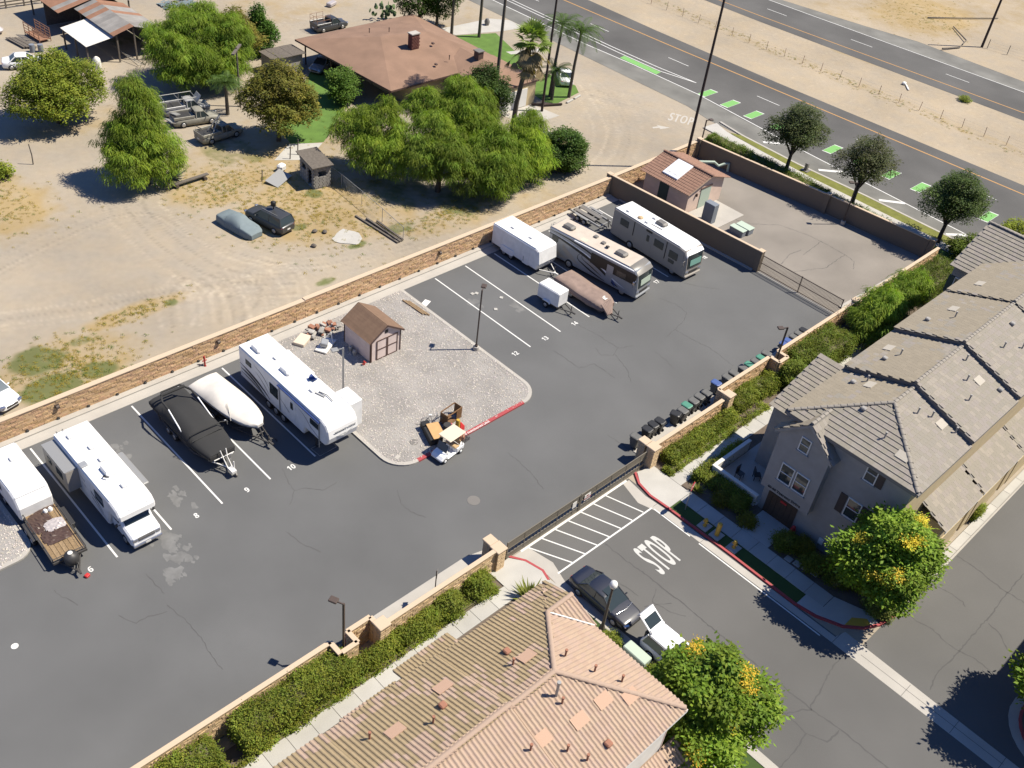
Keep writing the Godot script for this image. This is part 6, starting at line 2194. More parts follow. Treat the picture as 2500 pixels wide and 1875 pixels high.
# ---------------------------------------------------------------- cars
func car(called: String, label: String, at: Vector3, turn: float, L: float, W: float, H: float, paintm: String, style: String, glassm := "glass") -> Node3D:
	var t := thing(called, label, "car" if style != "pickup" else "pickup truck", at, turn)
	var h := L / 2
	var w := W / 2
	var belt := H * (0.62 if style == "sedan" else 0.58)
	var hood := H * (0.60 if style == "sedan" else 0.60)
	var tail := H * (0.66 if style == "sedan" else 0.60)
	var st := [[-h, 0.42, H * 0.5, 0.8], [-h + 0.1, 0.26, tail - 0.04, 0.9], [-h + 0.55, 0.2, tail, 0.98], [-h * 0.25, 0.18, belt + 0.02, 1.0], [h * 0.25, 0.18, belt, 1.0], [h * 0.48, 0.2, hood, 0.99], [h - 0.4, 0.22, hood - 0.1, 0.95], [h - 0.1, 0.27, hood - 0.24, 0.85], [h, 0.36, hood - 0.34, 0.72]]
	var rows := []
	for s in st:
		var x: float = w * s[3]
		var y0: float = s[1]
		var y1: float = s[2]
		rows.append(PackedVector3Array([Vector3(x * 0.9, y0, s[0]), Vector3(x, lerpf(y0, y1, 0.3), s[0]), Vector3(x, lerpf(y0, y1, 0.65), s[0]), Vector3(x * 0.95, y1 - 0.06, s[0]), Vector3(x * 0.8, y1, s[0]), Vector3(0, y1 + 0.025, s[0]), Vector3(-x * 0.8, y1, s[0]), Vector3(-x * 0.95, y1 - 0.06, s[0]), Vector3(-x, lerpf(y0, y1, 0.65), s[0]), Vector3(-x, lerpf(y0, y1, 0.3), s[0]), Vector3(-x * 0.9, y0, s[0])]))
	var b := MB.new()
	b.loft(rows)
	part("body", b, M[paintm], t)
	# cabin: glass house, roof skin and pillars
	var c0 := -h + (0.75 if style == "sedan" else 0.1)
	var r0 := -h + (1.45 if style == "sedan" else 0.4)
	var r1 := h * 0.12
	var c1 := h * 0.46
	if style == "pickup":
		c0 = -h * 0.06
		r0 = -h * 0.02
		r1 = h * 0.3
		c1 = h * 0.52
	var a := w * 0.92
	var k := w * 0.74
	var cab := [[c0, belt - 0.05, belt, a], [r0, belt - 0.05, H - 0.06, k], [lerpf(r0, r1, 0.5), belt - 0.05, H - 0.03, k * 1.02], [r1, belt - 0.05, H - 0.06, k], [c1, hood - 0.06, hood - 0.01, a]]
	rows = []
	for s in cab:
		var f: float = a if s[0] in [c0, c1] else a
		rows.append(PackedVector3Array([Vector3(f, s[1], s[0]), Vector3(s[3], s[2], s[0]), Vector3(-s[3], s[2], s[0]), Vector3(-f, s[1], s[0])]))
	b = MB.new()
	b.loft(rows, true, false)
	part("glass_house", b, M[glassm], t)
	b = MB.new()
	rows = []
	for s in [[r0 - 0.05, H - 0.09, k * 0.98], [r0 + 0.15, H - 0.02, k * 1.0], [lerpf(r0, r1, 0.5), H, k * 1.02], [r1 - 0.1, H - 0.025, k], [r1 + 0.06, H - 0.07, k * 0.98]]:
		rows.append(PackedVector3Array([Vector3(s[2] + 0.03, s[1] - 0.07, s[0]), Vector3(s[2] - 0.06, s[1], s[0]), Vector3(0, s[1] + 0.03, s[0]), Vector3(-s[2] + 0.06, s[1], s[0]), Vector3(-s[2] - 0.03, s[1] - 0.07, s[0])]))
	b.loft(rows, false, true, false)
	part("roof", b, M[paintm], t)
	b = MB.new()
	for s in [-1, 1]:
		b.tube([Vector3(s * a, hood - 0.03, c1), Vector3(s * k, H - 0.06, r1)], 0.045, 0.04, 5)
		b.tube([Vector3(s * a, belt, c0 + 0.05), Vector3(s * k, H - 0.06, r0)], 0.07, 0.06, 5)
		b.tube([Vector3(s * a, belt, lerpf(r0, r1, 0.55)), Vector3(s * k, H - 0.05, lerpf(r0, r1, 0.55))], 0.04, 0.035, 5)
	part("pillar", b, M[paintm], t)
	var wz := h * 0.6
	for s in [-1, 1]:
		for z in [-wz, wz]:
			wheel(t, s * (w - 0.11), z, 0.33 if style == "sedan" else 0.36, 0.24)
		b = MB.new()
		b.cbox(Vector3(s * w * 0.72, hood - 0.26, h - 0.1), Vector3(0.38, 0.14, 0.24), 0.05, s * 0.35)
		part("headlight", b, M.chrome, t)
		b = MB.new()
		b.cbox(Vector3(s * w * 0.72, tail - 0.2, -h + 0.09), Vector3(0.3, 0.12, 0.12), 0.03, -s * 0.3)
		part("tail_light", b, M.sign_red, t)
		b = MB.new()
		b.cbox(Vector3(s * (w + 0.06), belt + 0.06, c1 - 0.35), Vector3(0.2, 0.13, 0.1), 0.04)
		part("mirror", b, M[paintm], t)
	b = MB.new()
	b.cbox(Vector3(0, 0.5, h - 0.03), Vector3(W * 0.5, 0.2, 0.08), 0.03)
	part("grille", b, M.plastic_dark, t)
	b = MB.new()
	b.box(Vector3(0, 0.62, -h - 0.005), Vector3(0.36, 0.14, 0.02))
	part("number_plate", b, M.trim_white, t)
	return t


func cars() -> void:
	var t := car("sedan", "glossy dark blue sedan parked at the kerb by the lamp post", Vector3(35.5, 0.02, -20.95), 0.0, 4.95, 1.86, 1.46, "navy", "sedan", "glass")
	var b := MB.new()
	b.box(Vector3(0, 1.475, 0.15), Vector3(0.85, 0.012, 0.5))
	part("sunroof", b, M.glass, t)
	b = MB.new()
	b.tube([Vector3(-0.75, 1.0, 1.5), Vector3(0, 1.03, 1.62), Vector3(0.75, 1.0, 1.5)], 0.02, 0.02, 5)
	part("wiper", b, M.chrome, t)
	t = car("sport_utility_vehicle", "white crossover parked with its rear hatch raised", Vector3(35.45, 0.02, -15.0), 0.0, 4.75, 1.92, 1.66, "white_gloss", "suv", "glass")
	b = MB.new()
	b.t = Transform3D(Basis(Vector3.RIGHT, 0.55), Vector3(0, 1.64, -1.95))
	b.cbox(Vector3(0, 0.06, -0.6), Vector3(1.3, 0.08, 1.25), 0.03)
	b.cbox(Vector3(0, 0.0, -1.25), Vector3(1.25, 0.35, 0.1), 0.04)
	b.cbox(Vector3(0, 0.12, -0.05), Vector3(1.2, 0.06, 0.25), 0.02)
	var hatch := part("hatch", b, M.white_gloss, t)
	b = MB.new()
	b.t = Transform3D(Basis(Vector3.RIGHT, 0.55), Vector3(0, 1.64, -1.95))
	b.box(Vector3(0, 0.105, -0.55), Vector3(1.05, 0.02, 0.7))
	part("hatch_glass", b, M.glass, hatch)
	b = MB.new()
	b.box(Vector3(0, 1.685, 0.1), Vector3(1.0, 0.015, 0.85))
	part("sunroof", b, M.glass, t)
	b = MB.new()
	b.cbox(Vector3(0, 1.15, -2.2), Vector3(1.3, 0.75, 0.2), 0.03)
	part("boot_opening", b, M.plastic_dark, t)
	t = car("minivan", "dark grey sport utility vehicle parked on dry grass beside the covered car", Vector3(43.35, 0, -70.35), 0.22, 4.9, 1.9, 1.8, "suv_grey", "suv", "glass")
	t.rotation.y = 0.2 + PI
	b = MB.new()
	for s in [-0.55, 0.55]:
		b.tube([Vector3(s, 1.84, -1.6), Vector3(s, 1.88, 0.3)], 0.025, 0.025, 5)
	part("roof_rail", b, M.galvanised, t)
	b = MB.new()
	b.lathe(Vector3(-0.1, 1.8, -0.5), [Vector2(0.05, 0.0), Vector2(0.05, 0.35), Vector2(0.22, 0.4), Vector2(0.26, 0.75), Vector2(0.1, 0.85)], 9)
	solid("cap_on_pole", b, M.black, "black bundle standing upright on the dark grey vehicle's roof", "bundle", t.position, t.rotation.y)
	# car under a cover
	t = thing("covered_car", "low car under a wrinkled pale blue fabric cover on the dirt lot", "car", Vector3(40.75, 0, -71.3), 0.16)
	b = MB.new()
	var rows := []
	var prof := [[-2.3, 0.55, 0.7], [-2.15, 0.85, 0.86], [-1.4, 0.93, 0.93], [-0.9, 1.12, 0.93], [-0.35, 1.27, 0.93], [0.25, 1.26, 0.93], [0.75, 1.05, 0.93], [1.1, 0.86, 0.92], [1.7, 0.78, 0.88], [2.2, 0.66, 0.75], [2.35, 0.5, 0.6]]
	for i in prof.size():
		var p: Array = prof[i]
		var j := 0.03 * sin(i * 2.6)
		var tw: float = 0.62 if p[1] > 1.0 else 0.82
		rows.append(PackedVector3Array([Vector3(p[2] + j, 0.06, p[0]), Vector3(p[2] * 1.02, 0.45, p[0]), Vector3(p[2] * 0.97, 0.74 if p[1] > 0.8 else p[1] - 0.06, p[0]), Vector3(p[2] * tw, p[1], p[0]), Vector3(0, p[1] + 0.03, p[0]), Vector3(-p[2] * tw, p[1], p[0]), Vector3(-p[2] * 0.97, 0.74 if p[1] > 0.8 else p[1] - 0.06, p[0]), Vector3(-p[2] * 1.02, 0.45, p[0]), Vector3(-p[2] - j, 0.06, p[0])]))
	b.loft(rows, false, true, false)
	b.fan(rows[0], true)
	b.fan(rows[-1], false)
	part("fabric_cover", b, M.canvas_blue, t)
	b = MB.new()
	for i in 7:
		b.tube([Vector3(-0.6 - 0.02 * i, 1.12 - 0.04 * i, -0.9 + 0.22 * i), Vector3(-0.9, 0.7, -1.0 + 0.3 * i), Vector3(-0.97, 0.35, -0.9 + 0.33 * i)], 0.015, 0.035, 4)
	for i in 4:
		b.tube([Vector3(-0.4 + i * 0.3, 0.85, 1.2), Vector3(-0.5 + i * 0.35, 0.76, 1.8), Vector3(-0.45 + i * 0.3, 0.55, 2.26)], 0.02, 0.03, 4)
	part("cover_fold", b, M.canvas_blue, t)
	# old pickups under the trees
	pickup("silver pickup with a ladder rack and raised hood under the trees", Vector3(48.7, 0, -94.6), PI / 2 - 0.16, "silver", 1)
	pickup("stripped silver pickup with a broken bed between the other two old pickups", Vector3(48.3, 0, -92.0), PI / 2 - 0.2, "silver_dull", 0)
	pickup("old silver tow pickup with a steel boom in its bed", Vector3(48.6, 0, -87.7), PI / 2 + 0.06, "silver_dull", 2)
	pickup("dark pickup with a stake rack behind the brown roofed house", Vector3(76.4, 0, -107.0), PI / 2, "suv_grey", 3)
	car("parked_car", "pale silver car standing in the carport of the brown roofed house", Vector3(68.3, 0, -97.0), -1.1, 4.5, 1.75, 1.45, "rv_silver", "sedan")
	car("parked_car", "white car parked among the palms by the farm drive", Vector3(92.4, 0, -79.5), 2.5, 4.6, 1.8, 1.5, "white_gloss", "sedan")
	car("parked_car", "silver car half hidden behind the round dark bush", Vector3(77.6, 0, -68.6), 0.9, 4.5, 1.8, 1.5, "silver", "sedan")
	car("parked_car", "white car parked on the weeds beside the stone wall", Vector3(14.4, 0, -61.4), 0.25, 4.7, 1.85, 1.5, "white_gloss", "sedan", "glass_blue")
	car("parked_car", "white car hidden behind the rounded tree near the barn", Vector3(39.6, 0, -113.5), 1.2, 4.6, 1.8, 1.5, "white_gloss", "sedan")


func pickup(label: String, at: Vector3, turn: float, m: String, extra: int) -> void:
	var t := car("pickup_truck", label, at, turn, 5.0, 1.85, 1.6, m, "pickup")
	var b := MB.new()
	b.box(Vector3(0, 0.98, -1.45), Vector3(1.5, 0.1, 1.9))
	part("bed_floor", b, M.plastic_dark, t)
	for s in [-1, 1]:
		b = MB.new()
		b.cbox(Vector3(s * 0.84, 1.08, -1.35), Vector3(0.12, 0.3, 2.2), 0.03)
		part("bed_side", b, M[m], t)
	if extra != 0:
		b = MB.new()
		b.cbox(Vector3(0, 1.0, -2.44), Vector3(1.6, 0.45, 0.08), 0.02)
		part("tailgate", b, M[m], t)
	b = MB.new()
	if extra == 1:
		for s in [-1, 1]:
			b.tube([Vector3(s * 0.8, 1.95, -2.5), Vector3(s * 0.8, 1.95, 1.0)], 0.04, 0.04, 6)
			for z in [-2.3, -0.4]:
				b.tube([Vector3(s * 0.84, 1.1, z), Vector3(s * 0.8, 1.95, z)], 0.03, 0.03, 6)
		for z in [-2.4, -0.9, 0.9]:
			b.tube([Vector3(-0.8, 1.95, z), Vector3(0.8, 1.95, z)], 0.03, 0.03, 6)
		part("ladder_rack", b, M.galvanised, t)
		b = MB.new()
		b.cbox(Vector3(0, 1.5, 1.25), Vector3(1.35, 0.04, 1.1), 0.015, 0.0, -0.95)
		part("raised_hood", b, M[m], t)
	elif extra == 2:
		for s in [-1, 1]:
			b.tube([Vector3(s * 0.45, 1.0, -1.0), Vector3(0.0, 2.5, 0.2)], 0.07, 0.05, 6)
		part("boom", b, M.galvanised, t)
		b = MB.new()
		for s in [-1, 1]:
			b.tube([Vector3(s * 0.7, 1.0, -2.3), Vector3(s * 0.7, 1.75, -2.3), Vector3(s * 0.7, 1.2, -1.6)], 0.03, 0.03, 5)
		b.tube([Vector3(-0.7, 1.75, -2.3), Vector3(0.7, 1.75, -2.3)], 0.03, 0.03, 5)
		part("rack", b, M.steel_dark, t)
	elif extra == 3:
		for x in [-0.8, 0, 0.8]:
			for z in [-2.4, -1.4, -0.4]:
				if x != 0 or z == -2.4:
					b.tube([Vector3(x, 1.1, z), Vector3(x, 2.1, z)], 0.025, 0.025, 5)
		for y in [1.6, 2.1]:
			b.tube([Vector3(-0.8, y, -0.4), Vector3(-0.8, y, -2.4), Vector3(0.8, y, -2.4), Vector3(0.8, y, -0.4)], 0.025, 0.025, 5)
		part("stake_rack", b, M.rust, t)
	else:
		b.box(Vector3(-0.3, 0.75, -2.7), Vector3(1.3, 0.08, 0.7), 0.3, 0.4)
		b.box(Vector3(0.4, 1.1, -1.9), Vector3(0.8, 0.1, 0.7), 0.5, 0.2)
		part("loose_panel", b, M.galvanised, t)


func golf_cart() -> void:
	var t := thing("golf_cart", "white golf cart with cream canopy parked at the red kerb", "golf cart", Vector3(36.45, 0.02, -37.15), -PI / 2 + 0.09)
	var b := MB.new()
	b.prism(v2([-1.15, 0.35, -1.15, 0.72, -0.35, 0.7, -0.3, 0.35, 0.45, 0.3, 0.6, 0.75, 1.0, 0.62, 1.2, 0.45, 1.2, 0.3, 0.4, 0.22, -0.9, 0.25]), 0, -0.56, 0.56, 0.07)
	part("body", b, M.white_gloss, t)
	b = MB.new()
	b.cbox(Vector3(0, 0.76, -0.45), Vector3(1.02, 0.16, 0.5), 0.05)
	b.cbox(Vector3(0, 1.05, -0.72), Vector3(1.0, 0.4, 0.12), 0.04, 0, -0.15)
	part("seat", b, M.vinyl_tan, t)
	b = MB.new()
	for s in [-1, 1]:
		b.tube([Vector3(s * 0.52, 0.7, 0.62), Vector3(s * 0.5, 1.85, 0.3)], 0.022, 0.022, 6)
		b.tube([Vector3(s * 0.52, 0.7, -0.95), Vector3(s * 0.5, 1.85, -0.85)], 0.022, 0.022, 6)
	part("canopy_post", b, M.steel_dark, t)
	b = MB.new()
	b.cbox(Vector3(0, 1.88, -0.3), Vector3(1.2, 0.08, 1.6), 0.035)
	part("canopy", b, M.cart_cream, t)
	b = MB.new()
	b.quad(Vector3(-0.48, 0.82, 0.68), Vector3(0.48, 0.82, 0.68), Vector3(0.46, 1.4, 0.46), Vector3(-0.46, 1.4, 0.46))
	part("windscreen", b, M.glass_blue, t)
	b = MB.new()
	b.tube([Vector3(-0.25, 0.7, 0.5), Vector3(-0.25, 1.0, 0.2)], 0.02, 0.02, 6)
	b.lathe(Vector3(-0.25, 1.02, 0.18), [Vector2(0.15, -0.01), Vector2(0.17, 0.0), Vector2(0.15, 0.02)], 14)
	part("steering_wheel", b, M.plastic_dark, t)
	for s in [-1, 1]:
		for z in [-0.78, 0.82]:
			wheel(t, s * 0.5, z, 0.22, 0.17, "white_gloss")
	b = MB.new()
	b.box(Vector3(0, 0.72, -1.45), Vector3(1.0, 0.04, 0.6))
	for s in [-0.5, 0.5]:
		b.tube([Vector3(s, 0.74, -1.2), Vector3(s, 1.5, -1.45), Vector3(s, 0.8, -1.75)], 0.018, 0.018, 5)
	b.tube([Vector3(-0.5, 0.8, -1.75), Vector3(0.5, 0.8, -1.75)], 0.018, 0.018, 5)
	part("rear_rack", b, M.steel_dark, t)
	b = MB.new()
	b.cbox(Vector3(0.1, 0.95, -1.3), Vector3(0.4, 0.4, 0.35), 0.06, 0.3)
	solid("bag", b, M.terracotta, "reddish bag on the rear rack of the golf cart", "bag", t.position, t.rotation.y)


# ---------------------------------------------------------------- small buildings
func garden_shed() -> void:
	var t := thing("garden_shed", "pink sided storage shed with brown shingle roof on the gravel bed", "shed", Vector3(39.8, 0.13, -50.3))
	var b := MB.new()
	b.prism(v2([-1.48, 0, 1.48, 0, 1.48, 2.05, 0, 3.0, -1.48, 2.05]), 2, -1.72, 1.72)
	part("wall", b, M.shed_wall, t)
	for s in [-1, 1]:
		var list := MB.new()
		# shingle courses, each lapping the one below
		var roof: MeshInstance3D
		for i in 8:
			var a := Vector3(s * lerpf(1.72, 0.0, i / 8.0), lerpf(1.98, 3.1, i / 8.0), 0)
			var c := Vector3(s * lerpf(1.72, 0.0, (i + 1.05) / 8.0), lerpf(1.98, 3.1, (i + 1.05) / 8.0), 0)
			b = MB.new()
			var g := R.randf_range(0.9, 1.1)
			b.col = Color(g, g, g)
			var mid := (a + c) / 2
			b.box(mid + Vector3(0, 0.025, 0), Vector3(a.distance_to(c), 0.03, 3.75), 0, 0, -s * atan2(1.12, 1.72) + s * 0.05)
			if i == 0:
				roof = part("roof", b, M.shingle_shed, t)
			else:
				part("shingle_course", b, M.shingle_shed, roof)
		b = MB.new()
		for z in [-1.88, 1.88]:
			b.box(Vector3(s * 0.86, 2.5, z), Vector3(2.05, 0.14, 0.04), 0, 0, -s * atan2(1.12, 1.72))
		part("barge_board", b, M.trim_brown, t)
	for p in [[-1.44, 1.74], [1.44, 1.74], [-1.5, 1.68], [-1.5, -1.68]]:
		b = MB.new()
		b.box(Vector3(p[0], 1.03, p[1]), Vector3(0.09, 2.05, 0.05) if absf(p[0]) < 1.5 else Vector3(0.05, 2.05, 0.09))
		part("corner_trim", b, M.trim_brown, t)
	b = MB.new()
	b.box(Vector3(0.1, 0.95, 1.735), Vector3(2.0, 1.85, 0.04))
	var d := part("door", b, M.shed_wall, t)
	b = MB.new()
	for x in [-0.9, 0.05, 0.15, 1.1]:
		b.box(Vector3(x, 0.95, 1.765), Vector3(0.09, 1.9, 0.03))
	for y in [0.05, 0.98, 1.86]:
		for x in [-0.43, 0.63]:
			b.box(Vector3(x, y, 1.765), Vector3(0.86, 0.09, 0.028))
	part("door_trim", b, M.trim_brown, d)
	b = MB.new()
	b.box(Vector3(0.02, 2.45, 1.74), Vector3(0.28, 0.28, 0.03))
	part("gable_vent", b, M.black, t)


func pump_house() -> void:
	var t := thing("pump_house", "small pink stucco pump house with red barrel tile roof and skylight", "building")
	var b := MB.new()
	b.prism(v2([79.0, 0, 84.9, 0, 84.9, 2.55, 82.0, 3.45, 79.0, 2.55]), 2, -54.9, -49.15)
	part("wall", b, M.stucco_pink, t)
	var e := 2.5
	tiles(t, [[Vector3(78.45, e, -55.3), Vector3(78.45, e, -48.75), Vector3(82, 3.65, -48.75), Vector3(82, 3.65, -55.3)], [Vector3(85.5, e, -55.3), Vector3(85.5, e, -48.75), Vector3(82, 3.65, -48.75), Vector3(82, 3.65, -55.3)]], true, "tile_red", "under_clay", func(_i): return Color.WHITE * R.randf_range(0.85, 1.15))
	caps(t, [[Vector3(82, 3.69, -48.75), Vector3(82, 3.69, -55.3)]], "tile_red", 0.16)
	b = MB.new()
	b.box(Vector3(78.97, 1.05, -52.3), Vector3(0.06, 2.1, 1.2))
	part("door", b, M.shutter_green, t)
	b = MB.new()
	b.box(Vector3(81.9, 1.2, -49.12), Vector3(1.7, 2.2, 0.06))
	var d := part("door", b, M.utility_green, t)
	b = MB.new()
	b.box(Vector3(81.9, 2.36, -49.1), Vector3(1.95, 0.12, 0.1))
	part("lintel", b, M.trim_brown, d)
	b = MB.new()
	b.cbox(Vector3(80.3, 1.9, -49.05), Vector3(0.22, 0.35, 0.16), 0.03)
	part("wall_lamp", b, M.trim_brown, t)
	b = MB.new()
	b.t = Transform3D(Basis(Vector3(0, 0, 1), 0.312), Vector3(80.6, 3.28, -52.2))
	b.cbox(Vector3(0, 0.02, 0), Vector3(2.6, 0.22, 2.0), 0.04)
	var sk := part("skylight", b, M.solar_white, t)
	for z in [-0.4, 0.4]:
		b = MB.new()
		b.t = Transform3D(Basis(Vector3(0, 0, 1), 0.312), Vector3(80.6, 3.28, -52.2))
		b.box(Vector3(0.1, 0.14, z), Vector3(1.9, 0.03, 0.55))
		part("skylight_pane", b, M.glass_blue if false else M.trim_white, sk)
	b = MB.new()
	b.prism(v2([79.0, -49.1, 84.3, -49.1, 84.3, -45.4, 79.3, -45.4]), 1, 0.0, 0.09)
	struct("equipment_pad", b, M.concrete)
	b = MB.new()
	b.cbox(Vector3(79.95, 1.15, -46.85), Vector3(0.8, 2.1, 1.25), 0.03)
	solid("equipment_cabinet", b, M.cabinet_grey, "tall blue grey steel equipment cabinet beside the pump house", "cabinet")
	t = thing("pipe_riser", "pale green bent water pipe on legs behind the pump house", "pipe")
	b = MB.new()
	b.tube([Vector3(88.2, 0.9, -54.8), Vector3(89.6, 1.0, -53.6), Vector3(90.0, 0.6, -53.2), Vector3(90.4, 0.9, -52.8), Vector3(90.8, 1.0, -52.5), Vector3(90.8, 0.05, -52.4)], 0.15, 0.15, 9)
	part("pipe", b, M.utility_green, t)
	b = MB.new()
	b.tube([Vector3(88.2, 0.0, -54.8), Vector3(88.2, 0.9, -54.8)], 0.14, 0.14, 9)
	part("leg", b, M.utility_green, t)
	for i in 2:
		b = MB.new()
		b.cbox(Vector3(80.6 + i * 1.0, 0.32, -43.6 + i * 0.15), Vector3(0.7 + 0.2 * i, 0.64, 1.6), 0.04)
		var bx := solid("utility_box", b, M.cabinet_grey, ["low grey green utility box beside the brown wall", "wider utility box with a pale lid next to the low one"][i], "box")
		b = MB.new()
		b.cbox(Vector3(80.6 + i * 1.0, 0.68, -43.6 + i * 0.15), Vector3(0.78 + 0.2 * i, 0.08, 1.7), 0.02)
		part("lid", b, M.utility_green, bx)


func ranch_house() -> void:
	var t := thing("ranch_house", "low ranch house with broad brown shingle roof and brick chimney among trees", "house")
	var b := MB.new()
	b.box(Vector3(77.2, 1.45, -91.1), Vector3(13.0, 2.9, 15.6))
	b.box(Vector3(81.2, 1.45, -80.0), Vector3(6.0, 2.9, 6.8))
	part("wall", b, M.stucco_cream, t)
	b = MB.new()
	var y := 3.0
	var e := [Vector3(66.3, y, -99.8), Vector3(84.4, y, -99.8), Vector3(84.4, y, -82.6), Vector3(67.2, y, -82.6)]
	var r := [Vector3(73.5, 4.5, -92.6), Vector3(79.5, 4.5, -91.4)]
	b.quad(e[1], e[0], r[0], r[1])
	b.quad(e[3], e[2], r[1], r[0])
	b.tri(e[0], e[3], r[0])
	b.tri(e[2], e[1], r[1])
	part("roof", b, M.shingle, t)
	b = MB.new()
	var w := [Vector3(77.0, 2.96, -84.6), Vector3(84.6, 2.96, -84.6), Vector3(84.6, 2.96, -76.5), Vector3(77.0, 2.96, -76.5)]
	var q := [Vector3(80.8, 4.0, -86.5), Vector3(80.8, 3.95, -79.5)]
	b.quad(w[0], w[3], q[1], q[0])
	b.quad(w[2], w[1], q[0], q[1])
	b.tri(w[3], w[2], q[1])
	part("wing_roof", b, M.shingle, t)
	b = MB.new()
	for i in 4:
		var a: Vector3 = e[i]
		var c: Vector3 = e[(i + 1) % 4]
		var d := c - a
		b.box((a + c) / 2 - Vector3(0, 0.1, 0), Vector3(d.length(), 0.2, 0.05), atan2(-d.z, d.x))
	for i in 4:
		var a: Vector3 = w[i]
		var c: Vector3 = w[(i + 1) % 4]
		var d := c - a
		b.box((a + c) / 2 - Vector3(0, 0.11, 0), Vector3(d.length(), 0.2, 0.05), atan2(-d.z, d.x))
	part("fascia", b, M.trim_brown, t)
	b = MB.new()
	b.quad(e[0] - Vector3(0, 0.15, 0), e[1] - Vector3(0, 0.15, 0), e[2] - Vector3(0, 0.15, 0), e[3] - Vector3(0, 0.15, 0))
	part("soffit", b, M.trim_brown, t)
	for z in [-99.0, -94.0, -89.0, -83.4]:
		b = MB.new()
		b.box(Vector3(67.2 + (z + 99) * 0.03, 1.42, z), Vector3(0.14, 2.84, 0.14))
		part("carport_post", b, M.trim_brown, t)
	b = MB.new()
	b.box(Vector3(75.5, 4.85, -88.9), Vector3(1.1, 1.9, 0.75))
	var c := part("chimney", b, M.brick, t)
	for i in 7:
		for k in 3:
			b = MB.new()
			var g := R.randf_range(0.8, 1.25)
			b.col = Color(g, g, g)
			b.cbox(Vector3(75.13 + k * 0.37 + (0.1 if i % 2 else -0.05), 4.25 + i * 0.2, -88.515), Vector3(0.34, 0.17, 0.05), 0.01)
			part("brick", b, M.brick, c)
	b = MB.new()
	b.box(Vector3(75.5, 5.85, -88.9), Vector3(1.25, 0.12, 0.9))
	part("chimney_cap", b, M.concrete, c)
	b = MB.new()
	b.box(Vector3(80.6, 4.35, -83.0), Vector3(0.8, 0.9, 0.8))
	c = part("chimney", b, M.trim_brown, t)
	b = MB.new()
	b.box(Vector3(80.6, 4.86, -83.0), Vector3(1.0, 0.1, 1.0))
	part("chimney_cap", b, M.rv_grey, c)
	vents(t, [[78.0, 4.25, -88.3, 1], [75.4, 3.55, -84.6, 1], [77.6, 3.75, -84.8, 0], [73.2, 4.45, -94.4, 0], [75.4, 4.5, -93.4, 0]], "trim_brown")
	b = MB.new()
	b.box(Vector3(80.6, 1.15, -76.57), Vector3(4.4, 2.2, 0.06))
	part("garage_door", b, M.trim_white, t)
	window(t, Vector3(78.18, 1.7, -78.6), 1.2, 1.0, Vector3(-1, 0, 0))
	# outbuilding by the carport
	t = thing("outbuilding", "small flat roofed grey outbuilding next to the carport", "shed")
	b = MB.new()
	b.box(Vector3(63.8, 1.1, -98.9), Vector3(4.0, 2.2, 2.6))
	part("wall", b, M.hut_block, t)
	for i in 5:
		b = MB.new()
		var g := R.randf_range(0.8, 1.2)
		b.col = Color(g, g, g)
		b.box(Vector3(62.0 + i * 0.92, 2.26 + R.randf_range(0, 0.03), -98.8), Vector3(0.9, 0.06, 3.1), R.randf_range(-0.02, 0.02))
		part("roof_board", b, M.wood_grey, t)
	b = MB.new()
	b.box(Vector3(62.6, 1.2, -97.58), Vector3(0.7, 0.6, 0.05))
	part("window", b, M.glass, t)


func block_hut() -> void:
	var t := thing("block_hut", "little grey block hut with slanted roof beside the chain link fence", "hut", Vector3(51.6, 0, -74.9), -0.15)
	var b := MB.new()
	b.box(Vector3(0, 0.03, 0), Vector3(1.8, 0.06, 3.1))
	part("floor", b, M.concrete, t)
	var s := MB.new()
	s.cbox(Vector3.ZERO, Vector3(0.39, 0.19, 0.16), 0.012)
	var sm := s.mesh(M.hut_block)
	for row in 12:
		var y := 0.1 + (row + 0.5) * 0.195
		for side in 4:
			var len := 3.0 if side % 2 == 0 else 1.7
			var k := int(len / 0.4)
			for i in k:
				var u := (i + 0.5 + (0.25 if row % 2 else 0.0)) * len / k - len / 2
				if side == 0 and row in [6, 7, 8] and absf(u + 0.6) < 0.4:
					continue
				if side == 3 and row in [6, 7, 8] and absf(u) < 0.45:
					continue
				if side == 0 and row < 9 and absf(u - 0.7) < 0.4:
					continue
				var p: Vector3 = [Vector3(-0.85, y, u), Vector3(u, y, -1.5), Vector3(0.85, y, u), Vector3(u, y, 1.5)][side]
				inst("block", sm, t, Transform3D(Basis(Vector3.UP, PI / 2 if side % 2 == 0 else 0.0), p))
	b = MB.new()
	b.box(Vector3(0, 2.52, 0), Vector3(2.3, 0.08, 3.7), 0.0, 0.05, 0.0)
	part("roof", b, M.wood_grey, t)
	b = MB.new()
	b.box(Vector3(48.6, 0.3, -76.8), Vector3(2.4, 0.06, 1.5), 0.4, 0.2, 0.12)
	solid("sheet_metal", b, M.galvanised, "bent grey metal sheet leaning on the ground beside the block hut", "sheet")
	b = MB.new()
	b.cbox(Vector3(50.0, 0.4, -78.4), Vector3(0.9, 0.7, 0.7), 0.15, 0.3)
	solid("white_tub", b, M.trim_white, "white plastic tub behind the block hut", "tub")
	for p in [[47.2, -77.6, 1.2], [53.3, -80.4, 1.7], [52.1, -80.0, 1.3]]:
		b = MB.new()
		b.tube([Vector3(p[0], 0, p[1]), Vector3(p[0] + 0.1, p[2], p[1])], 0.06, 0.05, 6)
		solid("fence_post", b, M.wood_grey, "weathered wooden post standing near the block hut", "post", Vector3.ZERO, 0, "posts round the hut")


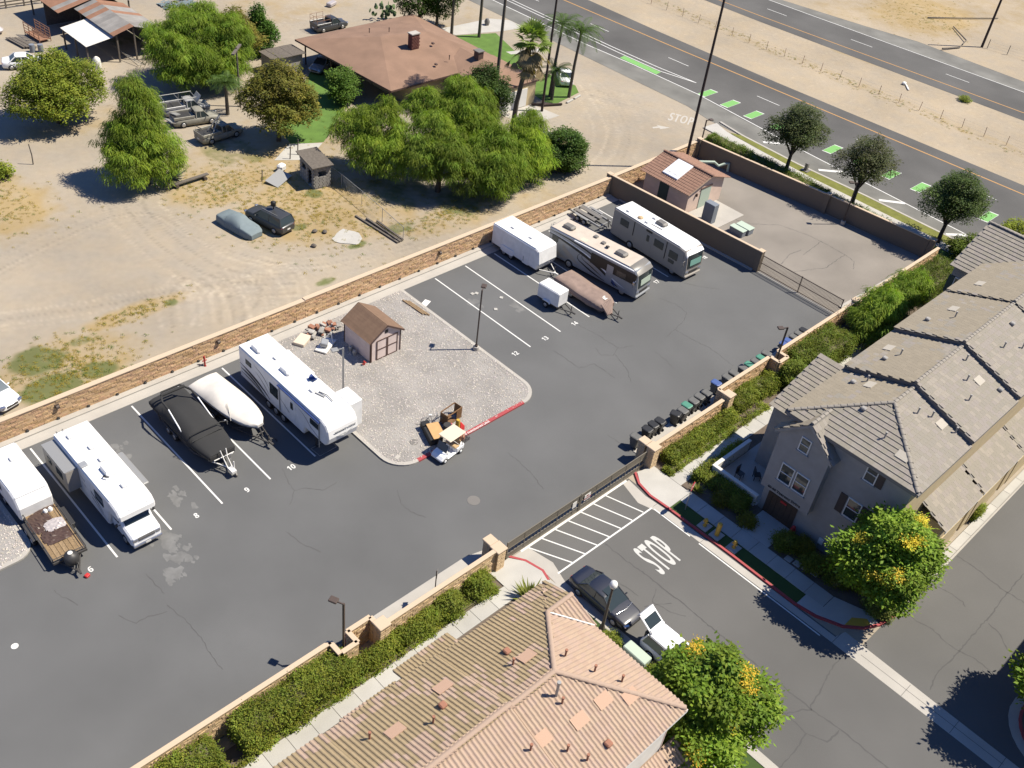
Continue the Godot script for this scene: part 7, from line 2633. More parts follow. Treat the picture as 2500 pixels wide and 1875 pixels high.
func barn() -> void:
	var t := thing("barn", "ramshackle open barn with rusty corrugated tin roof", "barn")
	var sheets := func(x0: float, y0: float, x1: float, y1: float, z0: float, z1: float, rusty: float) -> void:
		# corrugated sheets laid side by side
		var n := int(absf(z1 - z0) / 0.95)
		for i in n:
			var b := MB.new()
			var za := lerpf(z0, z1, float(i) / n)
			var zb := lerpf(z0, z1, (i + 1.06) / n)
			var g := R.randf_range(0.8, 1.2)
			b.col = Color(g, g, g)
			var lift := R.randf_range(0, 0.03)
			for k in 6:
				var a := lerpf(za, zb, k / 6.0)
				var c := lerpf(za, zb, (k + 1) / 6.0)
				var ya := 0.03 if k % 2 else 0.0
				var yc := 0.0 if k % 2 else 0.03
				b.face(Vector3(x0, y0 + ya + lift, a), Vector3(x1, y1 + ya + lift, a), Vector3(x1, y1 + yc + lift, c), Vector3.UP)
				b.face(Vector3(x0, y0 + ya + lift, a), Vector3(x1, y1 + yc + lift, c), Vector3(x0, y0 + yc + lift, c), Vector3.UP)
			part("tin_sheet", b, M.rust if R.randf() < rusty else M.tin, t)
	sheets.call(51.0, 4.0, 54.5, 3.0, -119.0, -109.3, 0.35)
	sheets.call(48.4, 3.3, 51.0, 4.02, -119.0, -109.4, 0.35)
	sheets.call(46.5, 3.0, 51.2, 4.1, -128.0, -119.2, 0.5)
	sheets.call(51.2, 4.1, 56.0, 3.0, -128.0, -119.2, 0.5)
	var b := MB.new()
	for k in 4:
		var z := -116.2 + k * 1.6
		b.quad(Vector3(45.3, 2.5, z + 1.62), Vector3(49.1, 3.1, z + 1.62), Vector3(49.1, 3.12, z), Vector3(45.3, 2.52, z))
	part("white_awning", b, M.stucco_white, t)
	for p in [[45.5, -110.2, 2.5], [45.5, -113, 2.5], [45.5, -116, 2.5], [49.0, -109.8, 3.2], [51.0, -109.6, 3.9], [54.2, -109.8, 2.95], [54.2, -114.5, 2.95], [54.2, -118.8, 2.95], [49, -118.8, 3.3], [46.8, -127.5, 3.0], [55.7, -127.5, 3.0], [55.7, -120, 3.0]]:
		b = MB.new()
		b.box(Vector3(p[0], p[2] / 2, p[1]), Vector3(0.16, p[2], 0.16))
		part("post", b, M.wood_grey, t)
	b = MB.new()
	b.box(Vector3(54.2, 1.5, -119.0), Vector3(0.08, 2.8, 15))
	b.box(Vector3(50.4, 1.5, -123.5), Vector3(7.5, 2.8, 0.08))
	part("back_wall", b, M.wood_grey, t)
	for y in [0.4, 0.8, 1.2, 1.6]:
		b = MB.new()
		b.box(Vector3(53.0, y, -109.0), Vector3(2.6, 0.14, 0.06), 0.1)
		part("rail", b, M.wood_grey, t)
	b = MB.new()
	b.lathe(Vector3(46.2, 0, -109.7), [Vector2(0.42, 0.0), Vector2(0.48, 0.5), Vector2(0.4, 1.0), Vector2(0.15, 1.25)], 10)
	solid("sack", b, M.trim_white, "tall white sack standing in front of the barn's awning", "sack")
	t = thing("mesh_pen", "collapsed wire mesh panel leaning out from the barn", "fence panel")
	b = MB.new()
	for i in 13:
		b.tube([Vector3(49.3 + i * 0.06, 1.3 - i * 0.09, -112.2 + i * 0.36), Vector3(50.2 + i * 0.06, 0.35 - i * 0.02, -112.2 + i * 0.36)], 0.02, 0.02, 4)
	part("wires", b, M.galvanised, t)
	b = MB.new()
	b.tube([Vector3(49.3, 1.3, -112.3), Vector3(50.1, 0.15, -107.6)], 0.04, 0.04, 5)
	b.tube([Vector3(50.2, 0.35, -112.3), Vector3(51.0, 0.1, -107.7)], 0.04, 0.04, 5)
	part("rails", b, M.wood_grey, t)
	t = thing("cattle_chute", "rusty red barred crate trailer standing beside the barn", "crate", Vector3(44.2, 0, -120.5), 0.1)
	b = MB.new()
	b.box(Vector3(0, 0.35, 0), Vector3(1.4, 0.1, 3.2))
	part("floor", b, M.rust, t)
	for s in [-1, 1]:
		for y in [0.6, 0.95, 1.3, 1.6]:
			b = MB.new()
			b.box(Vector3(s * 0.7, y, 0), Vector3(0.05, 0.07, 3.2))
			part("bar", b, M.rust, t)
		for z in [-1.6, -0.5, 0.5, 1.6]:
			b = MB.new()
			b.box(Vector3(s * 0.7, 0.85, z), Vector3(0.07, 1.6, 0.07))
			part("post", b, M.rust, t)
	for i in 5:
		b = MB.new()
		b.box(Vector3(41.3 + i * 0.28, 0.2 + 0.03 * (i % 2), -120.0 + i * 0.15), Vector3(0.22, 0.1, 3.6), 0.15)
		solid("plank", b, M.wood_grey, "grey plank in the loose stack beside the barn", "plank", Vector3.ZERO, 0, "planks stacked beside the barn")
	for i in 2:
		b = MB.new()
		b.lathe(Vector3(42.0 + i * 0.8, 0, -117.0 + i * 0.4), [Vector2(0.3, 0.0), Vector2(0.32, 0.45), Vector2(0.3, 0.9)], 12)
		solid("drum", b, M.cabinet_grey, "grey steel drum beside the plank stack", "drum", Vector3.ZERO, 0, "drums beside the plank stack")
	b = MB.new()
	b.cbox(Vector3(40.2, 0.45, -124.0), Vector3(2.6, 0.9, 2.0), 0.4, 0.3)
	solid("hay_bale", b, M.tarp_silver, "grey wrapped bale at the edge of the farmyard", "bale")
	b = MB.new()
	for i in 8:
		for j in 5:
			var p := Vector3(61.5 + i * 0.6, 0.05 + 0.18 * absf(sin(i * 1.7 + j)), -124.5 + j * 0.55)
			b.face(p, p + Vector3(0.6, 0.12 * sin(i + j), 0.05), p + Vector3(0.5, 0.1, 0.55), Vector3.UP)
			b.face(p, p + Vector3(0.5, 0.1, 0.55), p + Vector3(-0.05, 0.1 * cos(j), 0.55), Vector3.UP)
	solid("ground_sheet", b, M.canvas_blue, "crumpled blue grey plastic sheet lying on the farmyard soil", "sheet")


# ---------------------------------------------------------------- yard furniture
func lamp(label: String, x: float, z: float, h: float, turn: float, base := true, m := "bronze") -> void:
	var t := thing("area_light", label, "lamp post", Vector3(x, 0, z), turn, "area lights on posts")
	var b := MB.new()
	if base:
		b.lathe(Vector3.ZERO, [Vector2(0.25, 0.0), Vector2(0.25, 0.42), Vector2(0.22, 0.46)], 14)
		part("footing", b, M.concrete, t)
	b = MB.new()
	b.box(Vector3(0, h / 2, 0), Vector3(0.11, h, 0.11))
	b.box(Vector3(0, 0.55, 0), Vector3(0.24, 0.1, 0.24))
	part("pole", b, M[m], t)
	b = MB.new()
	b.box(Vector3(0.25, h - 0.06, 0), Vector3(0.5, 0.07, 0.07))
	part("arm", b, M[m], t)
	b = MB.new()
	b.cbox(Vector3(0.62, h - 0.03, 0), Vector3(0.5, 0.14, 0.4), 0.03)
	var hd := part("lamp_head", b, M[m], t)
	b = MB.new()
	b.box(Vector3(0.64, h - 0.108, 0), Vector3(0.36, 0.02, 0.3))
	part("lens", b, M.globe, hd)


func furniture() -> void:
	lamp("dark square area light on a pole at the kerb of the gravel bed", 46.25, -44.95, 6.0, 0.6)
	lamp("dark area light on a pole between the fifth wheel and the shed", 33.05, -45.0, 6.3, PI - 0.3, false, "galvanised")
	lamp("dark area light in the stepped recess of the pale block wall", 20.4, -27.75, 5.4, 2.0, false)
	lamp("dark area light in the recess of the wall behind the trash bins", 64.25, -28.0, 4.9, 2.6, false)
	lamp("dark area light on a drum footing at the road side wall", 92.05, -38.2, 4.9, 2.4)
	lamp("area light at the top end of the stone wall beside the road", 91.9, -57.3, 3.9, -0.3, false)
	var t := thing("notice_sign", "thin post with a small square sign seen edge on behind the pale wall", "sign", Vector3(27.1, 0.1, -27.62), 0.72)
	var b := MB.new()
	b.tube([Vector3.ZERO, Vector3(0, 3.1, 0)], 0.035, 0.035, 6)
	part("post", b, M.bronze, t)
	b = MB.new()
	b.box(Vector3(0, 2.85, 0.05), Vector3(0.45, 0.45, 0.02))
	part("plate", b, M.rv_grey, t)
	t = thing("street_lamp", "ornamental street lamp with a white globe beside the dark sedan", "street lamp", Vector3(33.75, 0.1, -19.6))
	b = MB.new()
	b.lathe(Vector3.ZERO, [Vector2(0.2, 0.0), Vector2(0.2, 0.3), Vector2(0.11, 0.6), Vector2(0.085, 2.5), Vector2(0.07, 3.9), Vector2(0.11, 4.0), Vector2(0.06, 4.1)], 12)
	part("pole", b, M.palm_trunk, t)
	b = MB.new()
	b.lathe(Vector3.ZERO, [Vector2(0.08, 4.08), Vector2(0.2, 4.2), Vector2(0.25, 4.4), Vector2(0.2, 4.6), Vector2(0.05, 4.68)], 16)
	part("globe", b, M.globe, t)
	# utility poles
	for p in [[87.3, -55.8, 20.0, 0.17, "very tall thin dark utility pole standing behind the pump house"], [160.1, -55.2, 14.0, 0.2, "tall dark utility pole across the road by the wire fence"], [83.5, -74.5, 15.5, 0.16, "dark utility pole rising among the palms by the farm drive"], [54.4, -93.0, 6.7, 0.12, "weathered utility pole with a cross arm among the farm trees"]]:
		t = thing("utility_pole", p[4], "utility pole", Vector3(p[0], 0, p[1]))
		b = MB.new()
		b.tube([Vector3.ZERO, Vector3(0, p[2], 0)], p[3], p[3] * 0.7, 9)
		part("pole", b, M.pole_wood if p[2] > 8 else M.wood_grey, t)
		if p[2] < 8:
			b = MB.new()
			b.box(Vector3(0, p[2] - 0.25, 0), Vector3(2.9, 0.16, 0.3), 0.75)
			part("cross_arm", b, M.wood_grey, t)
	# stop sign and bollards on the verge
	t = thing("stop_sign", "red octagonal stop sign on a thin post at the landing, seen edge on", "sign", Vector3(46.0, 0.1, -22.75), 0.25)
	b = MB.new()
	b.tube([Vector3.ZERO, Vector3(0, 2.6, 0)], 0.03, 0.03, 6)
	part("post", b, M.galvanised, t)
	b = MB.new()
	var o := PackedVector2Array()
	for i in 8:
		var w := TAU * (i + 0.5) / 8
		o.append(Vector2(cos(w), sin(w)) * 0.38 + Vector2(0, 2.35))
	b.prism(o, 2, 0.03, 0.05)
	part("plate", b, M.sign_red, t)
	letters(t, "lettering", "STOP", Vector3(0, 2.35, 0.055), 0.24, 0.9, "trim_white", false)
	var labels := ["short yellow standpipe on a square pad nearest the stop sign", "taller yellow bollard in the middle of the verge", "short yellow standpipe on a pad at the far end of the verge"]
	var zs := [-20.9, -19.85, -18.4]
	for i in 3:
		t = thing("standpipe" if i != 1 else "bollard", labels[i], "standpipe" if i != 1 else "bollard", Vector3(45.85, 0.1, zs[i]))
		b = MB.new()
		b.box(Vector3(0, 0.03, 0), Vector3(0.85, 0.06, 0.8))
		part("pad", b, M.concrete, t)
		b = MB.new()
		if i == 1:
			b.lathe(Vector3.ZERO, [Vector2(0.17, 0.05), Vector2(0.17, 1.15), Vector2(0.1, 1.22)], 14)
		else:
			b.lathe(Vector3.ZERO, [Vector2(0.14, 0.05), Vector2(0.14, 0.15), Vector2(0.08, 0.2), Vector2(0.08, 0.55), Vector2(0.15, 0.6), Vector2(0.1, 0.75)], 12)
			b.lathe(Vector3(0, 0.42, 0), [Vector2(0.06, -0.2), Vector2(0.07, 0.0), Vector2(0.06, 0.2)], 8, 2)
		part("pipe", b, M.paint_yellow, t)
	# hydrants in the wall recess and on the gravel
	for p in [[23.0, -28.55, "red hydrant standpipe beside the pale wall's pier", 1.0], [19.6, -29.0, "red backflow standpipe under the area light in the recess", 0.8], [21.3, -28.7, "red standpipe between the recess and the pier", 0.9], [37.75, -48.65, "small red hydrant at the corner of the pink shed", 0.5], [28.0, -55.7, "thin red marker post behind the pale covered boat", 1.0]]:
		b = MB.new()
		b.lathe(Vector3(p[0], 0.02, p[1]), [Vector2(0.11, 0.0), Vector2(0.11, 0.08), Vector2(0.07, 0.1), Vector2(0.07, p[3] * 0.8), Vector2(0.1, p[3] * 0.82), Vector2(0.06, p[3])], 10)
		b.lathe(Vector3(p[0], p[3] * 0.6, p[1]), [Vector2(0.05, -0.18), Vector2(0.06, 0.0), Vector2(0.05, 0.18)], 8, 0)
		solid("hydrant", b, M.red_tool, p[2], "hydrant")
	b = MB.new()
	b.cbox(Vector3(33.85, 0.45, -16.9), Vector3(0.75, 0.7, 1.7), 0.05)
	solid("transformer_box", b, M.utility_green, "pale green utility transformer box between kerb and townhouse", "box")
	b = MB.new()
	b.lathe(Vector3(6.9, 0.0, -40.2), [Vector2(0.2, 0.02), Vector2(0.2, 0.03)], 14)
	solid("survey_disc", b, M.trim_white, "round white paper plate lying on the yard asphalt", "plate")
	for p in [[35.25, -39.5, 0.32, 0.132], [33.3, -10.0, 0.35, 0.025], [34.9, -32.6, 0.45, 0.021]]:
		b = MB.new()
		b.lathe(Vector3(p[0], p[3], p[1]), [Vector2(p[2], 0.0), Vector2(p[2], 0.012)], 18)
		solid("manhole_cover", b, M.rv_grey, ["round dark manhole cover in the gravel bed", "round manhole cover by the townhouse kerb", "flush round manhole cover in the yard asphalt near the gate"][[0.32, 0.35, 0.45].find(p[2])], "manhole cover")
	# posts on the dirt
	b = MB.new()
	b.tube([Vector3(30.9, 0, -91.9), Vector3(30.95, 1.0, -91.9), Vector3(30.9, 2.1, -92.0)], 0.06, 0.05, 6)
	solid("stump_post", b, M.wood_grey, "lone crooked post standing on the bare farm track", "post")
	t = thing("plank_bench", "low bench of one long grey plank on short logs beside the agave", "bench")
	b = MB.new()
	b.box(Vector3(41.3, 0.42, -80.9), Vector3(4.0, 0.09, 0.4), 0.05)
	part("plank", b, M.wood_grey, t)
	for x in [39.8, 42.8]:
		b = MB.new()
		b.lathe(Vector3(x, 0.19, -80.9), [Vector2(0.18, -0.35), Vector2(0.19, 0.0), Vector2(0.18, 0.35)], 9, 2)
		part("log_leg", b, M.bark, t)
	b = MB.new()
	var pts := PackedVector2Array()
	for i in 16:
		var w := TAU * i / 16.0
		pts.append(Vector2(47.9, -64.6) + Vector2(cos(w) * 1.25, sin(w) * 1.25) * R.randf_range(0.85, 1.25))
	b.prism(pts, 1, 0.0, 0.06)
	solid("concrete_slab", b, M.sidewalk, "cracked square concrete slab in the dry grass", "slab")
	for i in 3:
		b = MB.new()
		b.cbox(Vector3(46.0 + [0.0, 0.7, -1.5][i], 0.15, -67.0 + [0.0, 0.6, 2.0][i]), Vector3(0.5, 0.3, 0.4), 0.12, i)
		solid("rubble", b, M.wood_grey, "dark lump of scrap lying on the grass behind the dark grey vehicle", "scrap", Vector3.ZERO, 0, "scrap behind the dark grey vehicle")
	bins()
	clutter()


func bin_proto(m: String, lid: String, label: String) -> Node3D:
	var t := thing("trash_bin", label, "trash bin", Vector3.ZERO, 0, "trash bins along the wall")
	var b := MB.new()
	b.loft([ring(0, 0.1, 0, 0.24, 0.26), ring(0, 0.95, 0.02, 0.3, 0.37), ring(0, 1.0, 0.02, 0.32, 0.39)], true, false)
	part("body", b, M[m], t)
	b = MB.new()
	b.loft([ring(0, 1.005, 0.02, 0.33, 0.41), ring(0, 1.05, 0.02, 0.33, 0.41), ring(0, 1.09, 0.02, 0.27, 0.34)], true, false)
	part("lid", b, M[lid], t)
	b = MB.new()
	b.tube([Vector3(-0.25, 0.97, -0.44), Vector3(0.25, 0.97, -0.44)], 0.022, 0.022, 6)
	part("handle", b, M.bin_black, t)
	for s in [-1, 1]:
		b = MB.new()
		b.lathe(Vector3(s * 0.24, 0.12, -0.26), [Vector2(0.12, -0.03), Vector2(0.12, 0.03)], 10, 0)
		part("wheel", b, M.rubber, t)
	return t


func bins() -> void:
	var kinds := {"g": bin_proto("bin_grey", "bin_grey", "weathered grey wheeled trash bin in the row along the tan wall"), "k": bin_proto("bin_black", "bin_black", "black wheeled trash bin next to the grey one at the gate pier"), "n": bin_proto("bin_grey", "bin_green", "grey wheeled trash bin with a bright green lid"), "b": bin_proto("bin_grey", "bin_blue", "grey wheeled trash bin with a blue lid")}
	var first := {}
	var row := [["g", 48.0, -29.3, 0.1], ["k", 49.35, -29.3, 0.1], ["k", 50.1, -29.35, -0.05], ["k", 50.85, -29.3, 0.1], ["k", 52.5, -29.1, 0.3], ["g", 53.25, -29.0, 0.0], ["n", 54.0, -29.2, 0.05], ["g", 54.85, -29.2, 0.0], ["g", 55.65, -29.25, 0.1], ["g", 56.5, -29.15, 0.0], ["b", 58.2, -29.5, 0.05], ["g", 59.5, -29.4, 0.0], ["g", 60.4, -29.4, 0.05], ["g", 61.6, -29.3, 0.0], ["n", 62.4, -29.25, 0.1], ["g", 63.2, -29.2, 0.0], ["n", 64.0, -29.2, 0.0], ["g", 64.9, -29.3, 0.15], ["b", 67.3, -29.1, 0.0], ["b", 68.0, -29.15, 0.05], ["g", 68.9, -29.2, 0.0], ["g", 69.7, -29.2, 0.0], ["k", 70.5, -29.2, 0.05]]
	for r in row:
		var p: Node3D = kinds[r[0]]
		var at := Vector3(r[1], 0.09 if r[2] > -29.5 else 0.05, r[2])
		var own := ""
		if r[0] == "n" and r[1] == 62.4:
			own = "grey trash bin with green lid, first beyond the wall pier"
		elif r[0] == "n" and r[1] == 64.0:
			own = "grey trash bin with green lid beside the recess lamp"
		elif r[0] == "b" and r[1] > 67.0:
			own = "blue lidded trash bin beyond the recess lamp"
		elif r[0] == "k" and r[1] == 50.1:
			own = "middle one of the three black trash bins near the gate"
		elif r[0] == "k" and r[1] == 50.85:
			own = "black trash bin at the far end of the three near the gate"
		elif r[0] == "k" and r[1] > 70.0:
			own = "black trash bin at the end of the row beyond the recess lamp"
		elif r[0] == "k" and r[1] > 52.0:
			own = "black trash bin with propped lid next to the green lidded one"
		if first.has(r[0]):
			copy(p, at, PI + r[3], own)
		else:
			first[r[0]] = true
			p.position = at
			p.rotation.y = PI + r[3]


func clutter() -> void:
	# brick and block rubble beside the shed
	for i in 46:
		var b := MB.new()
		var s := Vector3(R.randf_range(0.25, 0.6), R.randf_range(0.1, 0.25), R.randf_range(0.2, 0.4))
		b.cbox(Vector3.ZERO, s, 0.02)
		var o := solid("rubble_block", b, M[["terracotta", "concrete", "sidewalk", "terracotta", "hut_block"][i % 5]], ["terracotta brick in the rubble heap beside the pink shed", "grey concrete block in the rubble heap beside the pink shed", "pale paving block in the rubble heap beside the pink shed", "terracotta brick in the rubble heap beside the pink shed", "dark grey block in the rubble heap beside the pink shed"][i % 5], "block", Vector3(R.randf_range(36.4, 39.0), 0.2 + 0.16 * (i % 3), R.randf_range(-55.0, -53.4)), 0, "rubble heap beside the shed")
		o.rotation = Vector3(R.randf_range(-0.3, 0.3), R.randf() * 3.0, R.randf_range(-0.3, 0.3))
	var b := MB.new()
	b.cbox(Vector3(35.6, 0.27, -53.9), Vector3(1.4, 0.28, 0.95), 0.03, 0.5)
	solid("folded_table", b, M.cart_cream, "pale rectangular folded table lying behind the fifth wheel", "table")
	var t := thing("broken_bench", "white plastic weight bench lying beside the pink shed", "bench", Vector3(36.7, 0.13, -52.3), 0.5)
	b = MB.new()
	b.cbox(Vector3(0, 0.12, 0), Vector3(1.9, 0.16, 1.0), 0.04)
	part("base", b, M.trim_white, t)
	b = MB.new()
	b.cbox(Vector3(-0.2, 0.5, 0.0), Vector3(0.7, 0.4, 0.6), 0.06, 0.3, 0.2)
	part("seat", b, M.rv_silver, t)
	b = MB.new()
	b.tube([Vector3(0.5, 0.2, 0.4), Vector3(0.8, 0.9, 0.1), Vector3(1.1, 0.15, -0.3)], 0.05, 0.05, 6)
	b.tube([Vector3(0.5, 0.2, -0.4), Vector3(0.8, 0.9, 0.1)], 0.05, 0.05, 6)
	part("frame", b, M.trim_white, t)
	for p in [[38.0, -50.75], [37.95, -50.15]]:
		b = MB.new()
		b.lathe(Vector3(p[0], 0.13, p[1]), [Vector2(0.14, 0.0), Vector2(0.19, 0.06), Vector2(0.19, 0.38), Vector2(0.08, 0.46)], 12)
		solid("gas_bottle", b, M.galvanised, "grey gas bottle standing against the shaded wall of the pink shed", "gas bottle", Vector3.ZERO, 0, "gas bottles by the shed")
	for i in 3:
		b = MB.new()
		b.cbox(Vector3(45.75 + i * 0.16, 0.19, -52.4 + 0.2 * i), Vector3(0.14, 0.12, 2.6), 0.02, 0.05)
		solid("plank", b, M.plank, "tan plank lying along the kerb of the gravel bed", "plank", Vector3.ZERO, 0, "planks on the gravel bed")
	b = MB.new()
	b.box(Vector3(47.15, 0.03, -52.4), Vector3(0.95, 0.015, 0.55), 0.4)
	solid("paper_sheet", b, M.trim_white, "white sheet lying on the asphalt beside the gravel bed", "sheet")
	var n := 0
	for p in [[51.4, -51.1], [51.75, -50.95], [53.1, -49.2], [51.5, -48.2]]:
		b = MB.new()
		b.cbox(Vector3(p[0], 0.05, p[1]), Vector3(0.32, 0.06, 0.3), 0.015, 0.3 * n)
		solid("paving_slab", b, M.sidewalk, "small square white slab lying in an empty bay", "slab", Vector3.ZERO, 0, "small slabs in the empty bay")
		n += 1
	# wooden cabinet frame, desk, bicycle, pots and bollard at the red kerb
	t = thing("cabinet_frame", "open brown wooden cabinet frame standing on the gravel bed", "cabinet", Vector3(39.0, 0.13, -39.75), 0.12)
	b = MB.new()
	b.cbox(Vector3(-0.78, 0.5, 0), Vector3(0.05, 1.0, 0.75), 0.01)
	part("end_panel", b, M.wood, t)
	b = MB.new()
	b.cbox(Vector3(0.78, 0.5, 0), Vector3(0.05, 1.0, 0.75), 0.01)
	part("end_panel", b, M.wood, t)
	for z in [-0.36, 0.36]:
		for y in [0.06, 0.97]:
			b = MB.new()
			b.box(Vector3(0, y, z), Vector3(1.5, 0.07, 0.07))
			part("rail", b, M.wood, t)
	for i in 9:
		b = MB.new()
		b.box(Vector3(0.25 + i * 0.06, 0.5, 0.36), Vector3(0.05, 0.86, 0.03))
		part("slat", b, M.wood, t)
	b = MB.new()
	b.box(Vector3(-0.3, 0.12, 0), Vector3(0.9, 0.03, 0.65))
	part("shelf", b, M.wood, t)
	t = thing("desk", "dark desk with a tan wooden top tipped beside the golf cart", "desk", Vector3(36.75, 0.13, -39.05), -0.35)
	b = MB.new()
	b.cbox(Vector3(-0.1, 0.3, 0.1), Vector3(1.0, 0.6, 1.5), 0.03)
	b.box(Vector3(-0.3, 0.35, -1.0), Vector3(0.6, 0.5, 0.5), 0.1)
	part("cabinet", b, M.black, t)
	b = MB.new()
	b.cbox(Vector3(0.12, 0.66, 0.05), Vector3(0.95, 0.06, 1.7), 0.02)
	part("desk_top", b, M.plywood, t)
	t = thing("bicycle", "bicycle leaning with its bright wheels on the gravel bed", "bicycle", Vector3(37.55, 0.13, -40.2), 1.0)
	for z in [-0.52, 0.52]:
		b = MB.new()
		var ringp := []
		for i in 21:
			var w := TAU * i / 20.0
			ringp.append(Vector3(0.0, 0.34 + sin(w) * 0.32, z + cos(w) * 0.32))
		b.tube(ringp, 0.025, 0.025, 5)
		for i in 10:
			var w := TAU * i / 10.0
			b.tube([Vector3(0, 0.34, z), Vector3(0, 0.34 + sin(w) * 0.31, z + cos(w) * 0.31)], 0.004, 0.004, 3)
		part("wheel", b, M.galvanised, t)
	b = MB.new()
	for l in [[0.34, -0.52, 0.85, -0.15], [0.34, -0.52, 0.3, 0.0], [0.3, 0.0, 0.85, -0.15], [0.3, 0.0, 0.82, 0.38], [0.75, -0.12, 0.82, 0.38], [0.34, 0.52, 0.98, 0.34]]:
		b.tube([Vector3(0, l[0], l[1]), Vector3(0, l[2], l[3])], 0.022, 0.022, 6)
	b.tube([Vector3(-0.25, 1.0, 0.3), Vector3(0.25, 1.0, 0.3)], 0.018, 0.018, 5)
	part("frame", b, M.galvanised, t)
	b = MB.new()
	b.cbox(Vector3(0, 0.92, -0.17), Vector3(0.14, 0.08, 0.26), 0.03)
	part("saddle", b, M.trim_white, t)
	b = MB.new()
	b.lathe(Vector3(38.05, 0.13, -39.05), [Vector2(0.26, 0.0), Vector2(0.32, 0.5), Vector2(0.28, 0.52), Vector2(0.1, 0.5)], 14)
	solid("planter_tub", b, M.plastic_dark, "dark plastic tub standing beside the tipped desk", "tub")
	b = MB.new()
	b.lathe(Vector3(38.5, 0.13, -38.45), [Vector2(0.17, 0.0), Vector2(0.17, 1.1), Vector2(0.12, 1.18)], 16)
	solid("bollard", b, M.paint_yellow, "thick yellow bollard at the red kerb behind the golf cart", "bollard")
	t = thing("tricycle", "red and pink child's tricycle beside the yellow bollard", "tricycle", Vector3(38.35, 0.13, -38.95), 0.6)
	b = MB.new()
	b.tube([Vector3(0, 0.2, -0.3), Vector3(0, 0.35, 0.1), Vector3(0, 0.55, 0.35)], 0.06, 0.05, 7)
	b.cbox(Vector3(0, 0.42, -0.15), Vector3(0.3, 0.12, 0.35), 0.04)
	part("frame", b, M.pink, t)
	for p in [[0.0, 0.38, 0.18], [-0.22, -0.3, 0.13], [0.22, -0.3, 0.13]]:
		wheel(t, p[0], p[1], p[2], 0.07, "pink")
	b = MB.new()
	b.loft([ring(38.98, 0.13, -38.5, 0.18, 0.2), ring(38.95, 0.4, -38.5, 0.22, 0.15), ring(38.9, 0.75, -38.55, 0.05, 0.04)], true, false)
	solid("toy_slide", b, M.sign_red, "small red plastic toy beside the yellow bollard", "toy")
	b = MB.new()
	b.cbox(Vector3(33.35, 0.14, -39.0), Vector3(0.45, 0.03, 0.3), 0.01, 0.3)
	solid("meter_lid", b, M.concrete, "rectangular concrete meter lid at the gravel bed's rounded corner", "lid")
	# kerb stones and rails at the palms
	for i in 2:
		b = MB.new()
		b.cbox(Vector3(88.4 + i * 1.7, 0.1, -74.6 - i * 0.35), Vector3(1.4, 0.2, 0.25), 0.04, 0.2)
		solid("kerb_stone", b, M.sidewalk, "pale concrete wheel stop at the edge of the palms' lawn", "wheel stop", Vector3.ZERO, 0, "wheel stops by the palms")
	for i in 2:
		b = MB.new()
		b.box(Vector3(84.6 + i * 1.0, 0.18, -75.6 + i * 0.7), Vector3(2.6, 0.2, 0.25), -0.5 + i * 0.1)
		solid("railway_sleeper", b, M.pole_wood, "dark timber sleeper edging the palms' lawn", "timber", Vector3.ZERO, 0, "sleepers by the palms")
	b = MB.new()
	b.cbox(Vector3(81.6, 0.3, -113.7), Vector3(1.6, 0.5, 0.8), 0.1, 0.4)
	solid("scrap_box", b, M.tarp_silver, "grey scrap lying on the bare soil behind the ranch house", "scrap")
	b = MB.new()
	b.lathe(Vector3(96.4, 0, -98.2), [Vector2(0.3, 0.0), Vector2(0.4, 0.5), Vector2(0.2, 0.9)], 9)
	solid("mail_box", b, M.rv_grey, "dark round pot beside the pale walk to the road", "pot")
	b = MB.new()
	b.box(Vector3(133.5, 0.12, -53.4), Vector3(1.8, 0.1, 0.2), 0.7)
	b.cbox(Vector3(134.2, 0.2, -54.3), Vector3(0.6, 0.35, 0.5), 0.1)
	solid("white_litter", b, M.trim_white, "white plastic litter lying on the dirt median", "litter")
	b = MB.new()
	b.box(Vector3(99.0, 0.55, -47.4), Vector3(0.35, 0.9, 0.35))
	b.box(Vector3(99.0, 0.14, -47.4), Vector3(0.9, 0.08, 0.9))
	solid("controller_box", b, M.rv_grey, "grey controller pedestal on a pad in the road side grass", "box")


# ---------------------------------------------------------------- plants
func leaf_mat(called: String, r: float, g: float, b: float) -> void:
	var m := mat(called, r, g, b, 0.6)
	m.metallic_specular = 0.3
	m.backlight_enabled = true
	m.backlight = Color(0.72, 0.85, 0.3).linear_to_srgb()
	m.cull_mode = BaseMaterial3D.CULL_DISABLED


func leaf(b: MB, o: Vector3, d: Vector3, side: Vector3, l: float, w: float) -> void:
	# a pointed leaf, folded a little along its middle
	var n := d.cross(side).normalized()
	var tip := o + d * l
	var mid := o + d * l * 0.45
	var e := mid + side * w / 2 + n * w * 0.12
	var f := mid - side * w / 2 + n * w * 0.12
	if n.y < 0.0:
		b.tn(o, e, tip, -n, -n, -n)
		b.tn(o, tip, f, -n, -n, -n)
	else:
		b.tn(o, tip, e, n, n, n)
		b.tn(o, f, tip, n, n, n)


